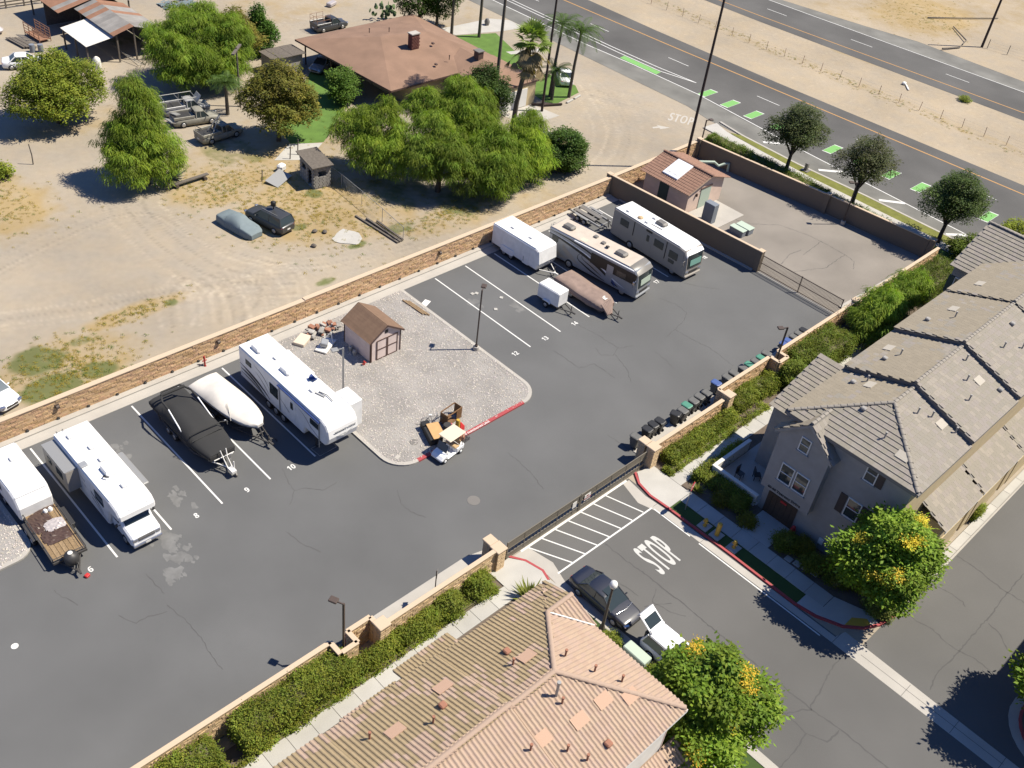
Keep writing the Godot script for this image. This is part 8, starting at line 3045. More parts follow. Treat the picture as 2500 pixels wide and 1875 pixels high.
func clump(kind: String, m: String) -> ArrayMesh:
	var key := kind + m
	if leafs.has(key):
		return leafs[key]
	var b := MB.new()
	var q := RandomNumberGenerator.new()
	q.seed = hash(key)
	if kind == "spray":
		# hanging feathery twigs
		for i in 16:
			var a := q.randf() * TAU
			var o := Vector3(cos(a), 0, sin(a)) * q.randf_range(0.05, 0.35) + Vector3(0, q.randf_range(-0.05, 0.25), 0)
			var d := Vector3(cos(a) * 0.55, q.randf_range(-0.9, -0.1), sin(a) * 0.55).normalized()
			for k in 4:
				var g := q.randf_range(0.75, 1.2)
				b.col = Color(g, g, g)
				var s := (Vector3(-sin(a), 0, cos(a)) + Vector3(q.randf_range(-0.5, 0.5), q.randf_range(-0.3, 0.3), q.randf_range(-0.5, 0.5))).normalized()
				leaf(b, o, (d + s * q.randf_range(-0.5, 0.5)).normalized(), s, q.randf_range(0.16, 0.3), 0.055)
				o += d * 0.13
				d = (d + Vector3(0, -0.28, 0)).normalized()
	else:
		var n := {"broad": 26, "small": 30, "sparse": 16, "big": 24, "flower": 22}[kind] as int
		var rad := {"broad": 0.42, "small": 0.24, "sparse": 0.4, "big": 0.55, "flower": 0.3}[kind] as float
		var l := {"broad": 0.2, "small": 0.1, "sparse": 0.17, "big": 0.3, "flower": 0.12}[kind] as float
		for i in n:
			var p := Vector3(q.randfn(), q.randfn() * 0.75, q.randfn()) * rad * 0.5
			var d := (Vector3(p.x, 0, p.z).normalized() + Vector3(q.randf_range(-1, 1), q.randf_range(-0.7, 0.25), q.randf_range(-1, 1)) * 0.8).normalized()
			var s := d.cross(Vector3(q.randf_range(-0.6, 0.6), 1, q.randf_range(-0.6, 0.6))).normalized()
			var g := q.randf_range(0.7, 1.25)
			b.col = Color(g, g, g)
			leaf(b, p, d, s, l * q.randf_range(0.7, 1.3), l * 0.62)
	leafs[key] = b.mesh(M[m])
	return leafs[key]


func foliage(parent: Node, called: String, lobes: Array, kind: String, m: String, per: float, tint := Color(1, 1, 1), vary := 0.25, inner := 0.62, scale := 1.0) -> void:
	# leaf clumps spread through the outer part of the lobes: [x, y, z, rx, ry, rz]
	var list := []
	var cols := []
	for l in lobes:
		var o := Vector3(l[0], l[1], l[2])
		var r := Vector3(l[3], l[4], l[5])
		var area := 4.0 * PI * pow((pow(r.x * r.y, 1.6) + pow(r.x * r.z, 1.6) + pow(r.y * r.z, 1.6)) / 3.0, 1.0 / 1.6)
		var ph := R.randf() * TAU
		var tone := R.randf_range(1.0 - vary * 0.6, 1.0 + vary * 0.6)
		for i in int(area * per):
			var d := Vector3(R.randfn(), R.randfn(), R.randfn()).normalized()
			if d.y < -0.55 and R.randf() < 0.6:
				d.y = -d.y
			# uneven outline: bulges and hollows
			var bump := 1.0 + 0.2 * sin(d.x * 5.0 + ph) * cos(d.z * 4.0 - ph) + 0.14 * sin(d.y * 6.0 + ph * 2.0 + d.x * 3.0)
			var p := o + d * r * bump * lerpf(inner, 1.05, pow(R.randf(), 0.55))
			if p.y < 0.12:
				p.y = 0.12
			var s := scale * R.randf_range(0.75, 1.3)
			var bs := Basis(Vector3.UP, R.randf() * TAU)
			if kind != "spray":
				bs = Basis.from_euler(Vector3(R.randf_range(-0.4, 0.4), R.randf() * TAU, R.randf_range(-0.4, 0.4)))
			list.append(Transform3D(bs.scaled(Vector3(s, s, s)), p))
			var g := tone * R.randf_range(1.0 - vary, 1.0 + vary)
			cols.append(Color(g * tint.r * R.randf_range(0.88, 1.14), g * tint.g, g * tint.b * R.randf_range(0.8, 1.2)))
	many(called, clump(kind, m), list, cols, parent)


func tree(called: String, label: String, at: Vector3, lobes: Array, kind: String, m: String, per: float, trunk: float, group := "", tint := Color(1, 1, 1), limbs := true, scale := 1.0) -> Node3D:
	var t := thing(called, label, "tree", at, 0, group)
	var b := MB.new()
	var c := Vector3.ZERO
	for l in lobes:
		c += Vector3(l[0], l[1], l[2])
	c /= lobes.size()
	var fork := Vector3(c.x * 0.15, maxf(0.8, c.y * 0.42), c.z * 0.15)
	b.tube([Vector3(0, -0.05, 0), fork * 0.5 + Vector3(0.05, 0, -0.04), fork], trunk, trunk * 0.75, 9)
	part("trunk", b, M.bark, t)
	if limbs:
		b = MB.new()
		for l in lobes:
			var e := Vector3(l[0], l[1], l[2])
			b.tube([fork - Vector3(0, 0.1, 0), fork.lerp(e, 0.5) + Vector3(R.randf_range(-0.2, 0.2), 0.15, R.randf_range(-0.2, 0.2)), e], trunk * 0.55, trunk * 0.18, 6)
			for k in 4:
				var d := Vector3(R.randfn(), absf(R.randfn()) * 0.8, R.randfn()).normalized()
				b.tube([fork.lerp(e, R.randf_range(0.5, 1.0)), e + d * Vector3(l[3], l[4], l[5]) * 0.8], trunk * 0.2, trunk * 0.06, 4)
		part("limbs", b, M.bark, t)
	foliage(t, "crown", lobes, kind, m, per, tint, 0.34, 0.5, scale)
	return t


func hedge(called: String, label: String, x0: float, z0: float, x1: float, z1: float, h: float, m: String, per := 26.0, kind := "small", group := "", tint := Color(1, 1, 1), cat := "hedge") -> void:
	var t := thing(called, label, cat, Vector3((x0 + x1) / 2, 0.06, (z0 + z1) / 2), 0, group)
	var hx := (x1 - x0) / 2
	var hz := (z1 - z0) / 2
	var b := MB.new()
	b.cbox(Vector3(0, h * 0.46, 0), Vector3(hx * 2 - 0.3, h * 0.86, hz * 2 - 0.3), 0.08)
	part("twigs", b, M.core, t)
	var list := []
	var cols := []
	var k := hx * hz * 4.0 + (hx + hz) * 4.0 * h
	for i in int(k * per):
		var p := Vector3(R.randf_range(-hx, hx), R.randf_range(0.05, h), R.randf_range(-hz, hz))
		match (R.randi() % 10):
			0, 1: p.x = -hx
			2: p.x = hx
			3, 4: p.z = hz
			5: p.z = -hz
			_: p.y = h
		# rounded shoulders and a wavy trim
		var ex := pow(absf(p.x) / hx, 6.0)
		var ez := pow(absf(p.z) / hz, 6.0)
		p.y = minf(p.y, h * (1.0 - 0.14 * maxf(ex, ez)))
		p += Vector3(sin(p.z * 2.3 + p.y * 3.0), sin(p.x * 1.9 + p.z * 1.4), sin(p.x * 2.1 + p.y * 2.0)) * 0.06
		p.y = maxf(0.06, p.y + R.randf_range(-0.06, 0.05))
		list.append(Transform3D(Basis.from_euler(Vector3(R.randf_range(-0.7, 0.7), R.randf() * TAU, R.randf_range(-0.7, 0.7))).scaled(Vector3.ONE * R.randf_range(0.75, 1.3)), p))
		var g := R.randf_range(0.7, 1.3) * (1.0 + 0.2 * sin(p.x * 1.3) * cos(p.z * 2.0))
		cols.append(Color(g * tint.r * R.randf_range(0.85, 1.2), g * tint.g, g * tint.b))
	many("leaves", clump(kind, m), list, cols, t)


func shrub(called: String, label: String, x: float, z: float, r: float, h: float, m: String, kind := "small", per := 30.0, group := "", tint := Color(1, 1, 1)) -> void:
	var t := thing(called, label, "shrub", Vector3(x, 0.06, z), 0, group)
	var b := MB.new()
	b.lathe(Vector3.ZERO, [Vector2(r * 0.45, 0.0), Vector2(r * 0.72, h * 0.35), Vector2(r * 0.6, h * 0.65), Vector2(r * 0.2, h * 0.82)], 10)
	part("twigs", b, M.core, t)
	foliage(t, "leaves", [[0, h * 0.48, 0, r, h * 0.52, r]], kind, m, per, tint, 0.25, 0.8)


func spiky(called: String, label: String, x: float, z: float, n: int, l: float, m: String, group := "", up := 0.5) -> void:
	var t := thing(called, label, "plant", Vector3(x, 0.05, z), 0, group)
	var b := MB.new()
	for i in n:
		var a := R.randf() * TAU
		var e := R.randf_range(up, 1.4)
		var d := Vector3(cos(a) * cos(e), sin(e), sin(a) * cos(e))
		var s := d.cross(Vector3.UP).normalized()
		var g := R.randf_range(0.75, 1.25)
		b.col = Color(g, g, g)
		leaf(b, d * 0.06, d, s, l * R.randf_range(0.7, 1.1), l * 0.11)
	part("leaves", b, M[m], t)


func fan_palm() -> void:
	var t := thing("fan_palm", "tall fan palm with a shaggy skirt of dead fronds in front of the ranch house", "palm tree", Vector3(75.9, 0, -71.8))
	var b := MB.new()
	b.tube([Vector3.ZERO, Vector3(0.05, 4, 0.2), Vector3(0.1, 8, 0.8), Vector3(0.1, 11.2, 1.3)], 0.3, 0.2, 10)
	part("trunk", b, M.palm_trunk, t)
	var o := Vector3(0.1, 11.4, 1.35)
	leaf_mat("palm_leaf", 0.22, 0.3, 0.07)
	leaf_mat("palm_dead", 0.32, 0.25, 0.15)
	for pass_ in 2:
		b = MB.new()
		for i in (34 if pass_ == 0 else 46):
			var a := R.randf() * TAU
			var e := R.randf_range(-0.35, 1.35) if pass_ == 0 else R.randf_range(-1.5, -0.75)
			var d := Vector3(cos(a) * cos(e), sin(e), sin(a) * cos(e))
			var s := Vector3(-sin(a), 0, cos(a))
			var up := d.cross(s).normalized()
			var st := R.randf_range(0.9, 1.3) if pass_ == 0 else R.randf_range(0.6, 3.2)
			var c := o + d * st + (Vector3(0, -0.2, 0) if pass_ else Vector3.ZERO)
			b.col = Color.WHITE * R.randf_range(0.7, 1.25)
			b.tube([o, c], 0.025, 0.015, 3)
			for k in 11:
				var w := (k - 5) * 0.27
				var q := (d * cos(w) + s * sin(w)).normalized() + Vector3(0, -0.22 * absf(w), 0)
				leaf(b, c, q.normalized(), q.cross(up).normalized(), R.randf_range(1.0, 1.35), 0.22)
		part("fronds" if pass_ == 0 else "dead_skirt", b, M.palm_leaf if pass_ == 0 else M.palm_dead, t)


func feather_palm(label: String, at: Vector3, h: float, fr: int, l: float, lean := Vector3.ZERO, group := "feather palms on the farm") -> void:
	var t := thing("feather_palm", label, "palm tree", at, 0, group)
	var b := MB.new()
	var o := Vector3(0, h, 0) + lean
	b.tube([Vector3.ZERO, Vector3(0, h * 0.5, 0) + lean * 0.3, o], 0.22, 0.14, 9)
	part("trunk", b, M.palm_trunk, t)
	b = MB.new()
	for i in fr:
		var a := TAU * i / fr * 2.6 + R.randf() * 0.4
		var e := R.randf_range(0.1, 1.3)
		var d := Vector3(cos(a) * cos(e), sin(e), sin(a) * cos(e))
		var p := o
		b.col = Color.WHITE * R.randf_range(0.75, 1.2)
		var seg := l / 12.0
		for k in 12:
			var q := p + d * seg
			b.tube([p, q], 0.02, 0.018, 3)
			var s := d.cross(Vector3.UP).normalized()
			var w := sin(PI * (k + 1.5) / 14.0)
			for sd in [-1, 1]:
				for j in 2:
					leaf(b, p + d * seg * 0.5 * j, (d * 0.55 + s * sd * 0.9 + Vector3(0, -0.35, 0)).normalized(), d, 0.65 * w, 0.07)
			p = q
			d = (d + Vector3(0, -0.16, 0)).normalized()
	part("fronds", b, M.palm_green, t)


func plants() -> void:
	leaf_mat("leaf_pepper", 0.205, 0.3, 0.035)
	leaf_mat("leaf_olive", 0.18, 0.2, 0.045)
	leaf_mat("leaf_bright", 0.235, 0.285, 0.04)
	leaf_mat("leaf_dark", 0.06, 0.105, 0.025)
	leaf_mat("leaf_road", 0.1, 0.125, 0.05)
	leaf_mat("leaf_hedge", 0.19, 0.23, 0.033)
	leaf_mat("leaf_rain", 0.2, 0.3, 0.035)
	leaf_mat("leaf_flower", 0.75, 0.6, 0.07)
	leaf_mat("palm_green", 0.11, 0.18, 0.05)
	leaf_mat("leaf_agave", 0.14, 0.18, 0.15)
	leaf_mat("leaf_straw", 0.24, 0.26, 0.065)
	# farm trees
	tree("shade_tree", "wide rounded yellow green tree standing alone near the barn", Vector3(36.7, 0, -98.9), [[-2.6, 3.4, 0.6, 2.4, 2.0, 2.4], [0.2, 4.2, -0.8, 2.8, 2.4, 2.8], [2.6, 3.6, 0.4, 2.5, 2.1, 2.4], [0.0, 2.9, 1.9, 2.6, 1.7, 2.2], [-0.8, 4.9, 0.2, 2.2, 1.6, 2.0]], "broad", "leaf_bright", 5.6, 0.3)
	tree("feathery_tree", "tall feathery green tree leaning over the farm track", Vector3(37.9, 0, -82.9), [[-1.8, 2.9, 0.5, 2.0, 2.0, 2.0], [1.3, 2.7, 0.9, 2.2, 2.0, 2.0], [0.0, 4.9, 0.0, 2.6, 2.2, 2.4], [0.5, 7.1, -0.4, 1.9, 1.9, 1.9], [0.1, 9.0, -0.8, 1.2, 1.5, 1.2], [-0.9, 4.2, -1.6, 2.0, 1.8, 1.8]], "spray", "leaf_pepper", 5.6, 0.3, "", Color(1.05, 1.0, 1.0))
	tree("pepper_tree", "largest drooping pepper tree beside the barn", Vector3(54.3, 0, -100.2), [[-3.2, 5.0, -0.5, 2.8, 2.6, 2.8], [0.5, 5.8, -1.2, 3.2, 2.8, 3.0], [2.8, 4.8, 0.8, 2.8, 2.6, 2.6], [-1.6, 3.4, 1.8, 2.8, 2.2, 2.4], [1.2, 3.0, 2.6, 2.6, 2.0, 2.2], [-3.6, 3.0, 1.0, 2.2, 2.0, 2.2]], "spray", "leaf_pepper", 6.5, 0.4, "pepper trees on the farm")
	tree("shade_tree", "brownish topped tree behind the drooping pepper tree", Vector3(59.6, 0, -102.3), [[0, 4.6, 0, 1.9, 2.2, 1.9], [1.2, 3.4, 0.8, 1.8, 1.8, 1.8]], "broad", "leaf_olive", 5.0, 0.2, "", Color(1.15, 0.95, 0.9))
	tree("cypress_tree", "dense dark green conical conifer near the outbuilding", Vector3(63.9, 0, -104.1), [[0, 1.6, 0, 1.5, 1.8, 1.5], [0, 3.2, 0, 1.2, 1.8, 1.2], [0.1, 4.6, 0, 0.8, 1.3, 0.8], [1.2, 2.4, 0.4, 1.1, 1.7, 1.1]], "broad", "leaf_dark", 7.0, 0.2, "", Color(1.25, 1.45, 0.9))
	tree("shade_tree", "olive green tree with reddish lower leaves beside the old pickups", Vector3(53.4, 0, -84.0), [[-1.5, 4.6, -0.6, 2.3, 2.0, 2.2], [1.4, 5.2, 0.0, 2.4, 2.2, 2.3], [0.2, 6.4, -0.8, 2.0, 1.6, 2.0], [-0.4, 3.4, 1.3, 2.2, 1.6, 1.9], [2.2, 3.8, 1.0, 1.8, 1.7, 1.8]], "broad", "leaf_olive", 5.5, 0.26, "", Color(1.12, 0.98, 0.95))
	tree("pepper_tree", "pepper tree of the clump standing nearest the block hut", Vector3(57.2, 0, -72.8), [[-0.6, 4.3, -2.4, 2.2, 1.9, 2.0], [1.0, 5.4, 0.0, 2.5, 2.1, 2.3], [-1.2, 3.2, 0.8, 2.0, 2.0, 1.9], [0.6, 3.4, 2.4, 2.1, 2.4, 2.0]], "spray", "leaf_pepper", 5.6, 0.3, "pepper trees on the farm", Color(1.08, 1.04, 1.0))
	tree("pepper_tree", "pepper tree of the clump beside the chain link fence, facing the stone wall", Vector3(60.6, 0, -66.6), [[0.4, 5.4, -1.6, 2.3, 2.2, 2.2], [0.2, 4.2, 1.4, 2.2, 2.6, 2.1], [1.4, 3.0, 2.6, 1.9, 2.0, 1.8], [-1.6, 4.0, -0.4, 1.9, 2.0, 1.9]], "spray", "leaf_pepper", 5.6, 0.3, "pepper trees on the farm", Color(0.95, 0.92, 1.0))
	tree("pepper_tree", "tallest pepper tree of the clump, closest to the ranch house", Vector3(66.8, 0, -70.4), [[-0.4, 7.4, 0.2, 2.1, 2.0, 2.0], [-1.6, 5.8, 1.4, 2.2, 2.2, 2.1], [1.2, 5.4, 0.9, 2.1, 2.2, 2.0], [-3.4, 6.2, -1.8, 2.0, 1.8, 1.9], [0.6, 3.6, 2.6, 2.2, 2.2, 2.0]], "spray", "leaf_pepper", 5.6, 0.32, "pepper trees on the farm", Color(0.96, 0.94, 0.95))
	tree("pepper_tree", "low pepper tree of the clump next to the brightest green one", Vector3(65.6, 0, -63.2), [[-0.6, 4.6, -0.4, 2.1, 2.2, 2.0], [-1.6, 2.9, 1.4, 2.0, 2.2, 1.8], [0.8, 3.2, 0.9, 1.9, 2.2, 1.8]], "spray", "leaf_pepper", 5.6, 0.28, "pepper trees on the farm", Color(0.96, 0.96, 0.96))
	tree("pepper_tree", "brightest green pepper tree at the end of the clump by the round bush", Vector3(69.6, 0, -63.6), [[0.6, 5.2, -0.6, 1.9, 1.8, 1.8], [-0.6, 3.9, 0.6, 1.9, 2.2, 1.8], [0.7, 2.6, 0.8, 1.8, 2.0, 1.7]], "spray", "leaf_pepper", 6.0, 0.24, "", Color(1.2, 1.18, 1.0))
	tree("ivy_tree", "dark ivy covered tree in front of the ranch house's garage", Vector3(76.6, 0, -77.6), [[0, 3.4, 0, 1.9, 2.2, 1.8], [1.5, 2.2, 1.0, 1.7, 1.9, 1.6], [-1.0, 2.2, 0.6, 1.5, 1.8, 1.5]], "broad", "leaf_dark", 6.5, 0.25)
	shrub("round_bush", "large round dark green bush at the edge of the dirt drive", 75.2, -63.4, 2.5, 3.7, "leaf_dark", "broad", 9.0, "", Color(1.2, 1.2, 1.0))
	tree("small_tree", "small glossy tree on the lawn beside the ranch house roof", Vector3(65.0, 0, -88.6), [[0, 2.2, 0, 1.6, 1.4, 1.6], [-0.6, 1.5, 0.9, 1.4, 1.1, 1.3]], "broad", "leaf_dark", 7.0, 0.12, "", Color(1.7, 1.7, 1.2))
	tree("shade_tree", "dense dark tree behind the ranch house by the pale walk", Vector3(86.5, 0, -101.2), [[0, 4.2, 0, 3.0, 2.8, 2.6], [3.4, 3.8, 0.6, 2.6, 2.6, 2.4], [1.2, 5.6, 0.4, 2.4, 2.0, 2.2]], "broad", "leaf_dark", 5.0, 0.3, "", Color(1.2, 1.2, 1.0))
	shrub("weed_bush", "pale green bush behind the barn", 53.5, -131.0, 1.8, 2.2, "leaf_bright", "broad", 7.0)
	shrub("weed_bush", "green bush at the edge of the open farm track", 27.4, -91.2, 0.9, 1.1, "leaf_bright", "broad", 9.0)
	shrub("weed_bush", "tuft of green weeds on the dirt median", 137.0, -46.6, 0.7, 0.5, "leaf_bright", "small", 16.0)
	spiky("agave", "blue grey spiky agave at the foot of the feathery tree", 40.6, -82.6, 60, 1.5, "leaf_agave", "", 0.15)
	# prickly pear
	var t := thing("prickly_pear", "tall prickly pear cactus behind the ranch house", "cactus", Vector3(85.2, 0, -106.4))
	for i in 34:
		var b := MB.new()
		b.t = Transform3D(Basis.from_euler(Vector3(R.randf_range(-0.5, 0.5), R.randf() * TAU, R.randf_range(-0.7, 0.7))), Vector3(R.randfn() * 1.1, 0.35 + i * 0.055, R.randfn() * 0.7))
		var g := R.randf_range(0.8, 1.3)
		b.col = Color(g, g, g)
		b.lathe(Vector3.ZERO, [Vector2(0.08, -0.05), Vector2(0.26, -0.035), Vector2(0.3, 0.0), Vector2(0.26, 0.035), Vector2(0.08, 0.05)], 10, 2)
		part("pad", b, M.cactus, t)
	# palms
	fan_palm()
	feather_palm("tall slender palm with bare ringed trunk before the ranch house", Vector3(78.8, 0, -77.8), 17.5, 22, 2.4, Vector3(-0.2, 0, 0.3))
	feather_palm("curved feather palm nearest the road drive, full green crown", Vector3(89.3, 0, -75.6), 8.2, 26, 3.2, Vector3(-0.2, 0, 0.6))
	feather_palm("feather palm beside the parked white car", Vector3(87.4, 0, -77.0), 8.8, 22, 2.9, Vector3(0.3, 0, 0.2))
	feather_palm("short feather palm on the palms' lawn", Vector3(86.9, 0, -76.2), 3.6, 20, 2.4)
	feather_palm("slim palm at the edge of the ranch house lawn", Vector3(88.3, 0, -99.4), 9.0, 20, 2.4)
	feather_palm("palm with dark trunk on the ranch house lawn", Vector3(89.6, 0, -97.8), 6.5, 22, 2.6)
	feather_palm("palm beside the pale walk leading to the road", Vector3(92.4, 0, -95.4), 10.5, 20, 2.4)
	feather_palm("low palm seen under the pepper tree by the old pickups", Vector3(52.2, 0, -92.0), 3.6, 20, 2.4)
	# road trees
	var road_lobes := [[-1.5, 4.9, -1.1, 1.7, 1.5, 1.7], [1.3, 5.2, -1.0, 1.8, 1.6, 1.7], [0.1, 6.5, 0.2, 1.9, 1.5, 1.9], [-1.2, 5.3, 1.2, 1.7, 1.5, 1.6], [1.4, 4.8, 1.2, 1.7, 1.4, 1.7], [0.0, 4.2, 0.0, 1.7, 1.1, 1.6]]
	tree("street_tree", "round headed dark street tree nearest the stone wall corner", Vector3(96.75, 0, -48.6), road_lobes, "sparse", "leaf_road", 8.0, 0.24, "street trees along the road")
	tree("street_tree", "thin crowned street tree in the middle of the three along the road", Vector3(96.5, 0, -39.85), road_lobes, "sparse", "leaf_road", 5.0, 0.24, "street trees along the road", Color(1.05, 0.95, 1.0))
	tree("street_tree", "denser greener street tree next to the far grey townhouse", Vector3(97.6, 0, -30.1), road_lobes, "sparse", "leaf_road", 9.0, 0.24, "street trees along the road", Color(1.0, 1.2, 0.9))
	# golden rain trees by the houses
	var full := [[-1.6, 5.2, -1.2, 1.9, 1.9, 1.9], [1.5, 5.0, -1.0, 1.9, 1.9, 1.9], [0.0, 7.0, 0.0, 2.2, 2.0, 2.1], [-1.4, 5.0, 1.5, 1.9, 1.8, 1.8], [1.5, 5.3, 1.4, 1.9, 1.9, 1.8], [0.1, 4.2, 0.1, 2.2, 1.5, 2.2]]
	var n := 0
	for p in [[48.9, -10.1, 0.88, "bushy green tree with yellow blooms in front of the grey townhouse"], [31.2, -11.1, 0.97, "bushy green tree with orange tinged tips beside the pink tiled townhouses"], [49.6, 2.2, 0.95, "bushy green tree at the corner bed across the side street"]]:
		var lobes := []
		for l in full:
			lobes.append([l[0] * p[2] + R.randf_range(-0.2, 0.2), l[1] * p[2], l[2] * p[2] + R.randf_range(-0.2, 0.2), l[3] * p[2], l[4] * p[2], l[5] * p[2]])
		t = tree("rain_tree", p[3], Vector3(p[0], 0.05, p[1]), lobes, "big", "leaf_rain", 8.0, 0.2, "", Color(1, 1, 1), true, 0.75)
		var fl := []
		for i in 16:
			var l: Array = lobes[i % lobes.size()]
			var d := Vector3(R.randfn(), absf(R.randfn()) * 0.8 + 0.2, R.randfn()).normalized()
			fl.append([l[0] + d.x * l[3] * 1.0, l[1] + d.y * l[4] * 1.0, l[2] + d.z * l[5] * 1.0, 0.32, 0.3, 0.32])
		foliage(t, "blooms", fl, "flower", "leaf_flower", 14.0 if n == 0 else 7.0, Color(1, 1, 1) if n == 0 else Color(1.0, 0.88, 0.8), 0.25, 0.3)
		n += 1
	# hedges by the pale wall
	hedge("hedge", "tall clipped yellow green hedge along the pale wall beside the pink townhouses", 13.2, -27.75, 19.9, -26.15, 1.9, "leaf_hedge", 24)
	hedge("hedge", "clipped hedge at the lower end of the pale wall", 5.0, -27.75, 11.6, -26.15, 1.7, "leaf_hedge", 22)
	hedge("hedge", "low hedge running past the wall's stepped recess", 20.1, -26.95, 23.5, -26.25, 0.95, "leaf_hedge", 34)
	hedge("hedge", "low hedge between the recess hedge and the round shrubs", 23.8, -27.0, 26.2, -26.2, 1.0, "leaf_hedge", 34)
	shrub("round_shrub", "clipped round shrub on the pale wall's bed next to the low hedge", 27.4, -26.7, 0.85, 1.25, "leaf_hedge", "small", 34)
	shrub("round_shrub", "clipped round shrub on the pale wall's bed next to the landing", 29.9, -26.7, 0.85, 1.2, "leaf_hedge", "small", 34)
	hedge("ground_cover", "strip of low green ground cover along the walk by the pink townhouses", 6.0, -26.2, 30.6, -25.9, 0.22, "leaf_bright", 20, "small", "", Color(1, 1, 1), "ground cover")
	spiky("papyrus", "pale spiky grass clump at the corner of the pink townhouse", 31.9, -24.1, 90, 1.5, "leaf_straw", "", 0.3)
	# hedges by the grey house
	hedge("hedge", "low clipped hedge along the tan wall next to the gate pier", 48.7, -27.1, 53.5, -26.2, 0.9, "leaf_hedge", 34)
	hedge("hedge", "low clipped hedge along the tan wall before the second pier", 53.9, -27.1, 56.7, -26.2, 0.85, "leaf_hedge", 34)
	hedge("hedge", "low hedge just beyond the second pier of the tan wall", 57.6, -28.0, 60.2, -26.6, 0.95, "leaf_hedge", 28)
	hedge("hedge", "low hedge before the wall recess with the lamp", 60.6, -28.0, 63.2, -26.5, 0.9, "leaf_hedge", 28)
	shrub("round_shrub", "ball shaped shrub beside the wall recess with the lamp", 64.4, -26.1, 1.15, 2.1, "leaf_hedge", "small", 26, "", Color(0.9, 0.95, 0.9))
	hedge("hedge", "tall dark hedge between the tan wall and the grey townhouses", 65.8, -27.9, 72.2, -25.3, 2.1, "leaf_hedge", 18, "small", "", Color(0.85, 0.9, 0.9))
	hedge("ground_cover", "strip of bright green ground cover along the walk by the grey townhouse", 47.9, -26.15, 60.0, -25.6, 0.25, "leaf_bright", 22, "small", "", Color(1, 1, 1), "ground cover")
	tree("feathery_tree", "soft feathery small tree between the tan wall and the grey townhouses", Vector3(75.9, 0, -25.8), [[-0.8, 2.2, 0.2, 1.9, 1.7, 1.6], [1.4, 2.8, -0.2, 2.0, 1.7, 1.6], [0.4, 3.4, 0.2, 1.7, 1.3, 1.5]], "spray", "leaf_pepper", 6.0, 0.12)
	tree("feathery_tree", "second feathery small tree farther along beside the wing of the grey townhouses", Vector3(82.0, 0, -26.2), [[-1.2, 2.2, 0, 1.8, 1.5, 1.4], [1.2, 2.5, 0.1, 1.9, 1.6, 1.4]], "spray", "leaf_pepper", 6.0, 0.12)
	hedge("hedge", "dark hedge at the far end of the tan wall", 85.4, -27.7, 92.0, -25.0, 2.0, "leaf_hedge", 16, "small", "", Color(0.65, 0.72, 0.8))
	shrub("bush", "bright yellow green bush beyond the far grey townhouse", 102.2, -24.2, 2.4, 3.0, "leaf_bright", "broad", 9.0, "", Color(1.2, 1.15, 0.9))
	shrub("bush", "dark bush at the corner of the road side lawn", 97.0, -26.8, 1.6, 2.2, "leaf_hedge", "broad", 9.0, "", Color(0.7, 0.8, 0.8))
	hedge("hedge", "low clipped hedge between the road walk and the brown wall", 94.2, -58.0, 95.8, -42.5, 1.0, "leaf_hedge", 16, "small", "", Color(0.75, 0.9, 0.9))
	hedge("hedge", "low hedge along the brown wall between the street trees", 94.6, -41.5, 95.8, -34.5, 0.8, "leaf_hedge", 16, "small", "", Color(0.8, 0.9, 0.9))
	# patio and foundation planting of the grey house
	t = thing("patio_wall", "low white patio wall enclosing the grey townhouse's side terrace", "wall")
	var b := MB.new()
	b.box(Vector3(50.35, 0.55, -21.85), Vector3(0.2, 1.0, 3.9))
	b.box(Vector3(52.6, 0.55, -23.7), Vector3(4.3, 1.0, 0.2))
	part("wall_face", b, M.stucco_white, t)
	b = MB.new()
	b.cbox(Vector3(50.35, 1.09, -21.85), Vector3(0.3, 0.09, 4.0), 0.02)
	b.cbox(Vector3(52.65, 1.09, -23.72), Vector3(4.3, 0.088, 0.3), 0.02)
	part("coping", b, M.stucco_white, t)
	hedge("hedge", "low hedge outside the white patio wall along the walk", 49.0, -24.35, 54.4, -23.95, 0.7, "leaf_hedge", 34)
	hedge("hedge", "low hedge outside the white patio wall facing the street", 49.2, -23.6, 50.1, -20.3, 0.75, "leaf_hedge", 30)
	for i in 2:
		t = thing("patio_chair", ["dark patio chair behind the white wall", "dark patio chair nearest the townhouse behind the white wall"][i], "chair", Vector3(51.8 + i * 0.9, 0.08, -22.3 + i * 0.9), i * 0.8)
		b = MB.new()
		b.box(Vector3(0, 0.45, 0), Vector3(0.5, 0.06, 0.5))
		part("seat", b, M.plastic_dark, t)
		b = MB.new()
		b.box(Vector3(0, 0.75, -0.25), Vector3(0.5, 0.6, 0.05))
		part("backrest", b, M.plastic_dark, t)
		for x in [-0.22, 0.22]:
			for z in [-0.22, 0.22]:
				b = MB.new()
				b.box(Vector3(x, 0.22, z), Vector3(0.04, 0.44, 0.04))
				part("leg", b, M.plastic_dark, t)
	spiky("strap_lily", "yellow green strap leaved plant beside the stop sign", 48.1, -23.3, 60, 0.8, "leaf_straw")
	n = 0
	for p in [[48.6, -21.6, 0.5], [49.1, -20.4, 0.55], [48.5, -19.2, 0.5], [48.9, -16.2, 0.75], [49.4, -15.2, 0.65], [48.7, -13.9, 0.7], [49.6, -12.9, 0.7], [48.8, -12.2, 0.6], [49.6, -11.4, 0.7]]:
		shrub("foundation_shrub", "rounded shrub in the shaded bed along the grey townhouse front", p[0], p[1], p[2], p[2] * 1.3, "leaf_hedge", "small", 30, "shrubs along the townhouse front", Color(0.9 if n % 2 else 1.1, 0.85, 0.9))
		n += 1
	shrub("corner_shrub", "pale yellow green shrub at the red kerb corner", 49.3, -9.15, 0.95, 1.0, "leaf_straw", "small", 32, "", Color(0.9, 1.0, 1.0))
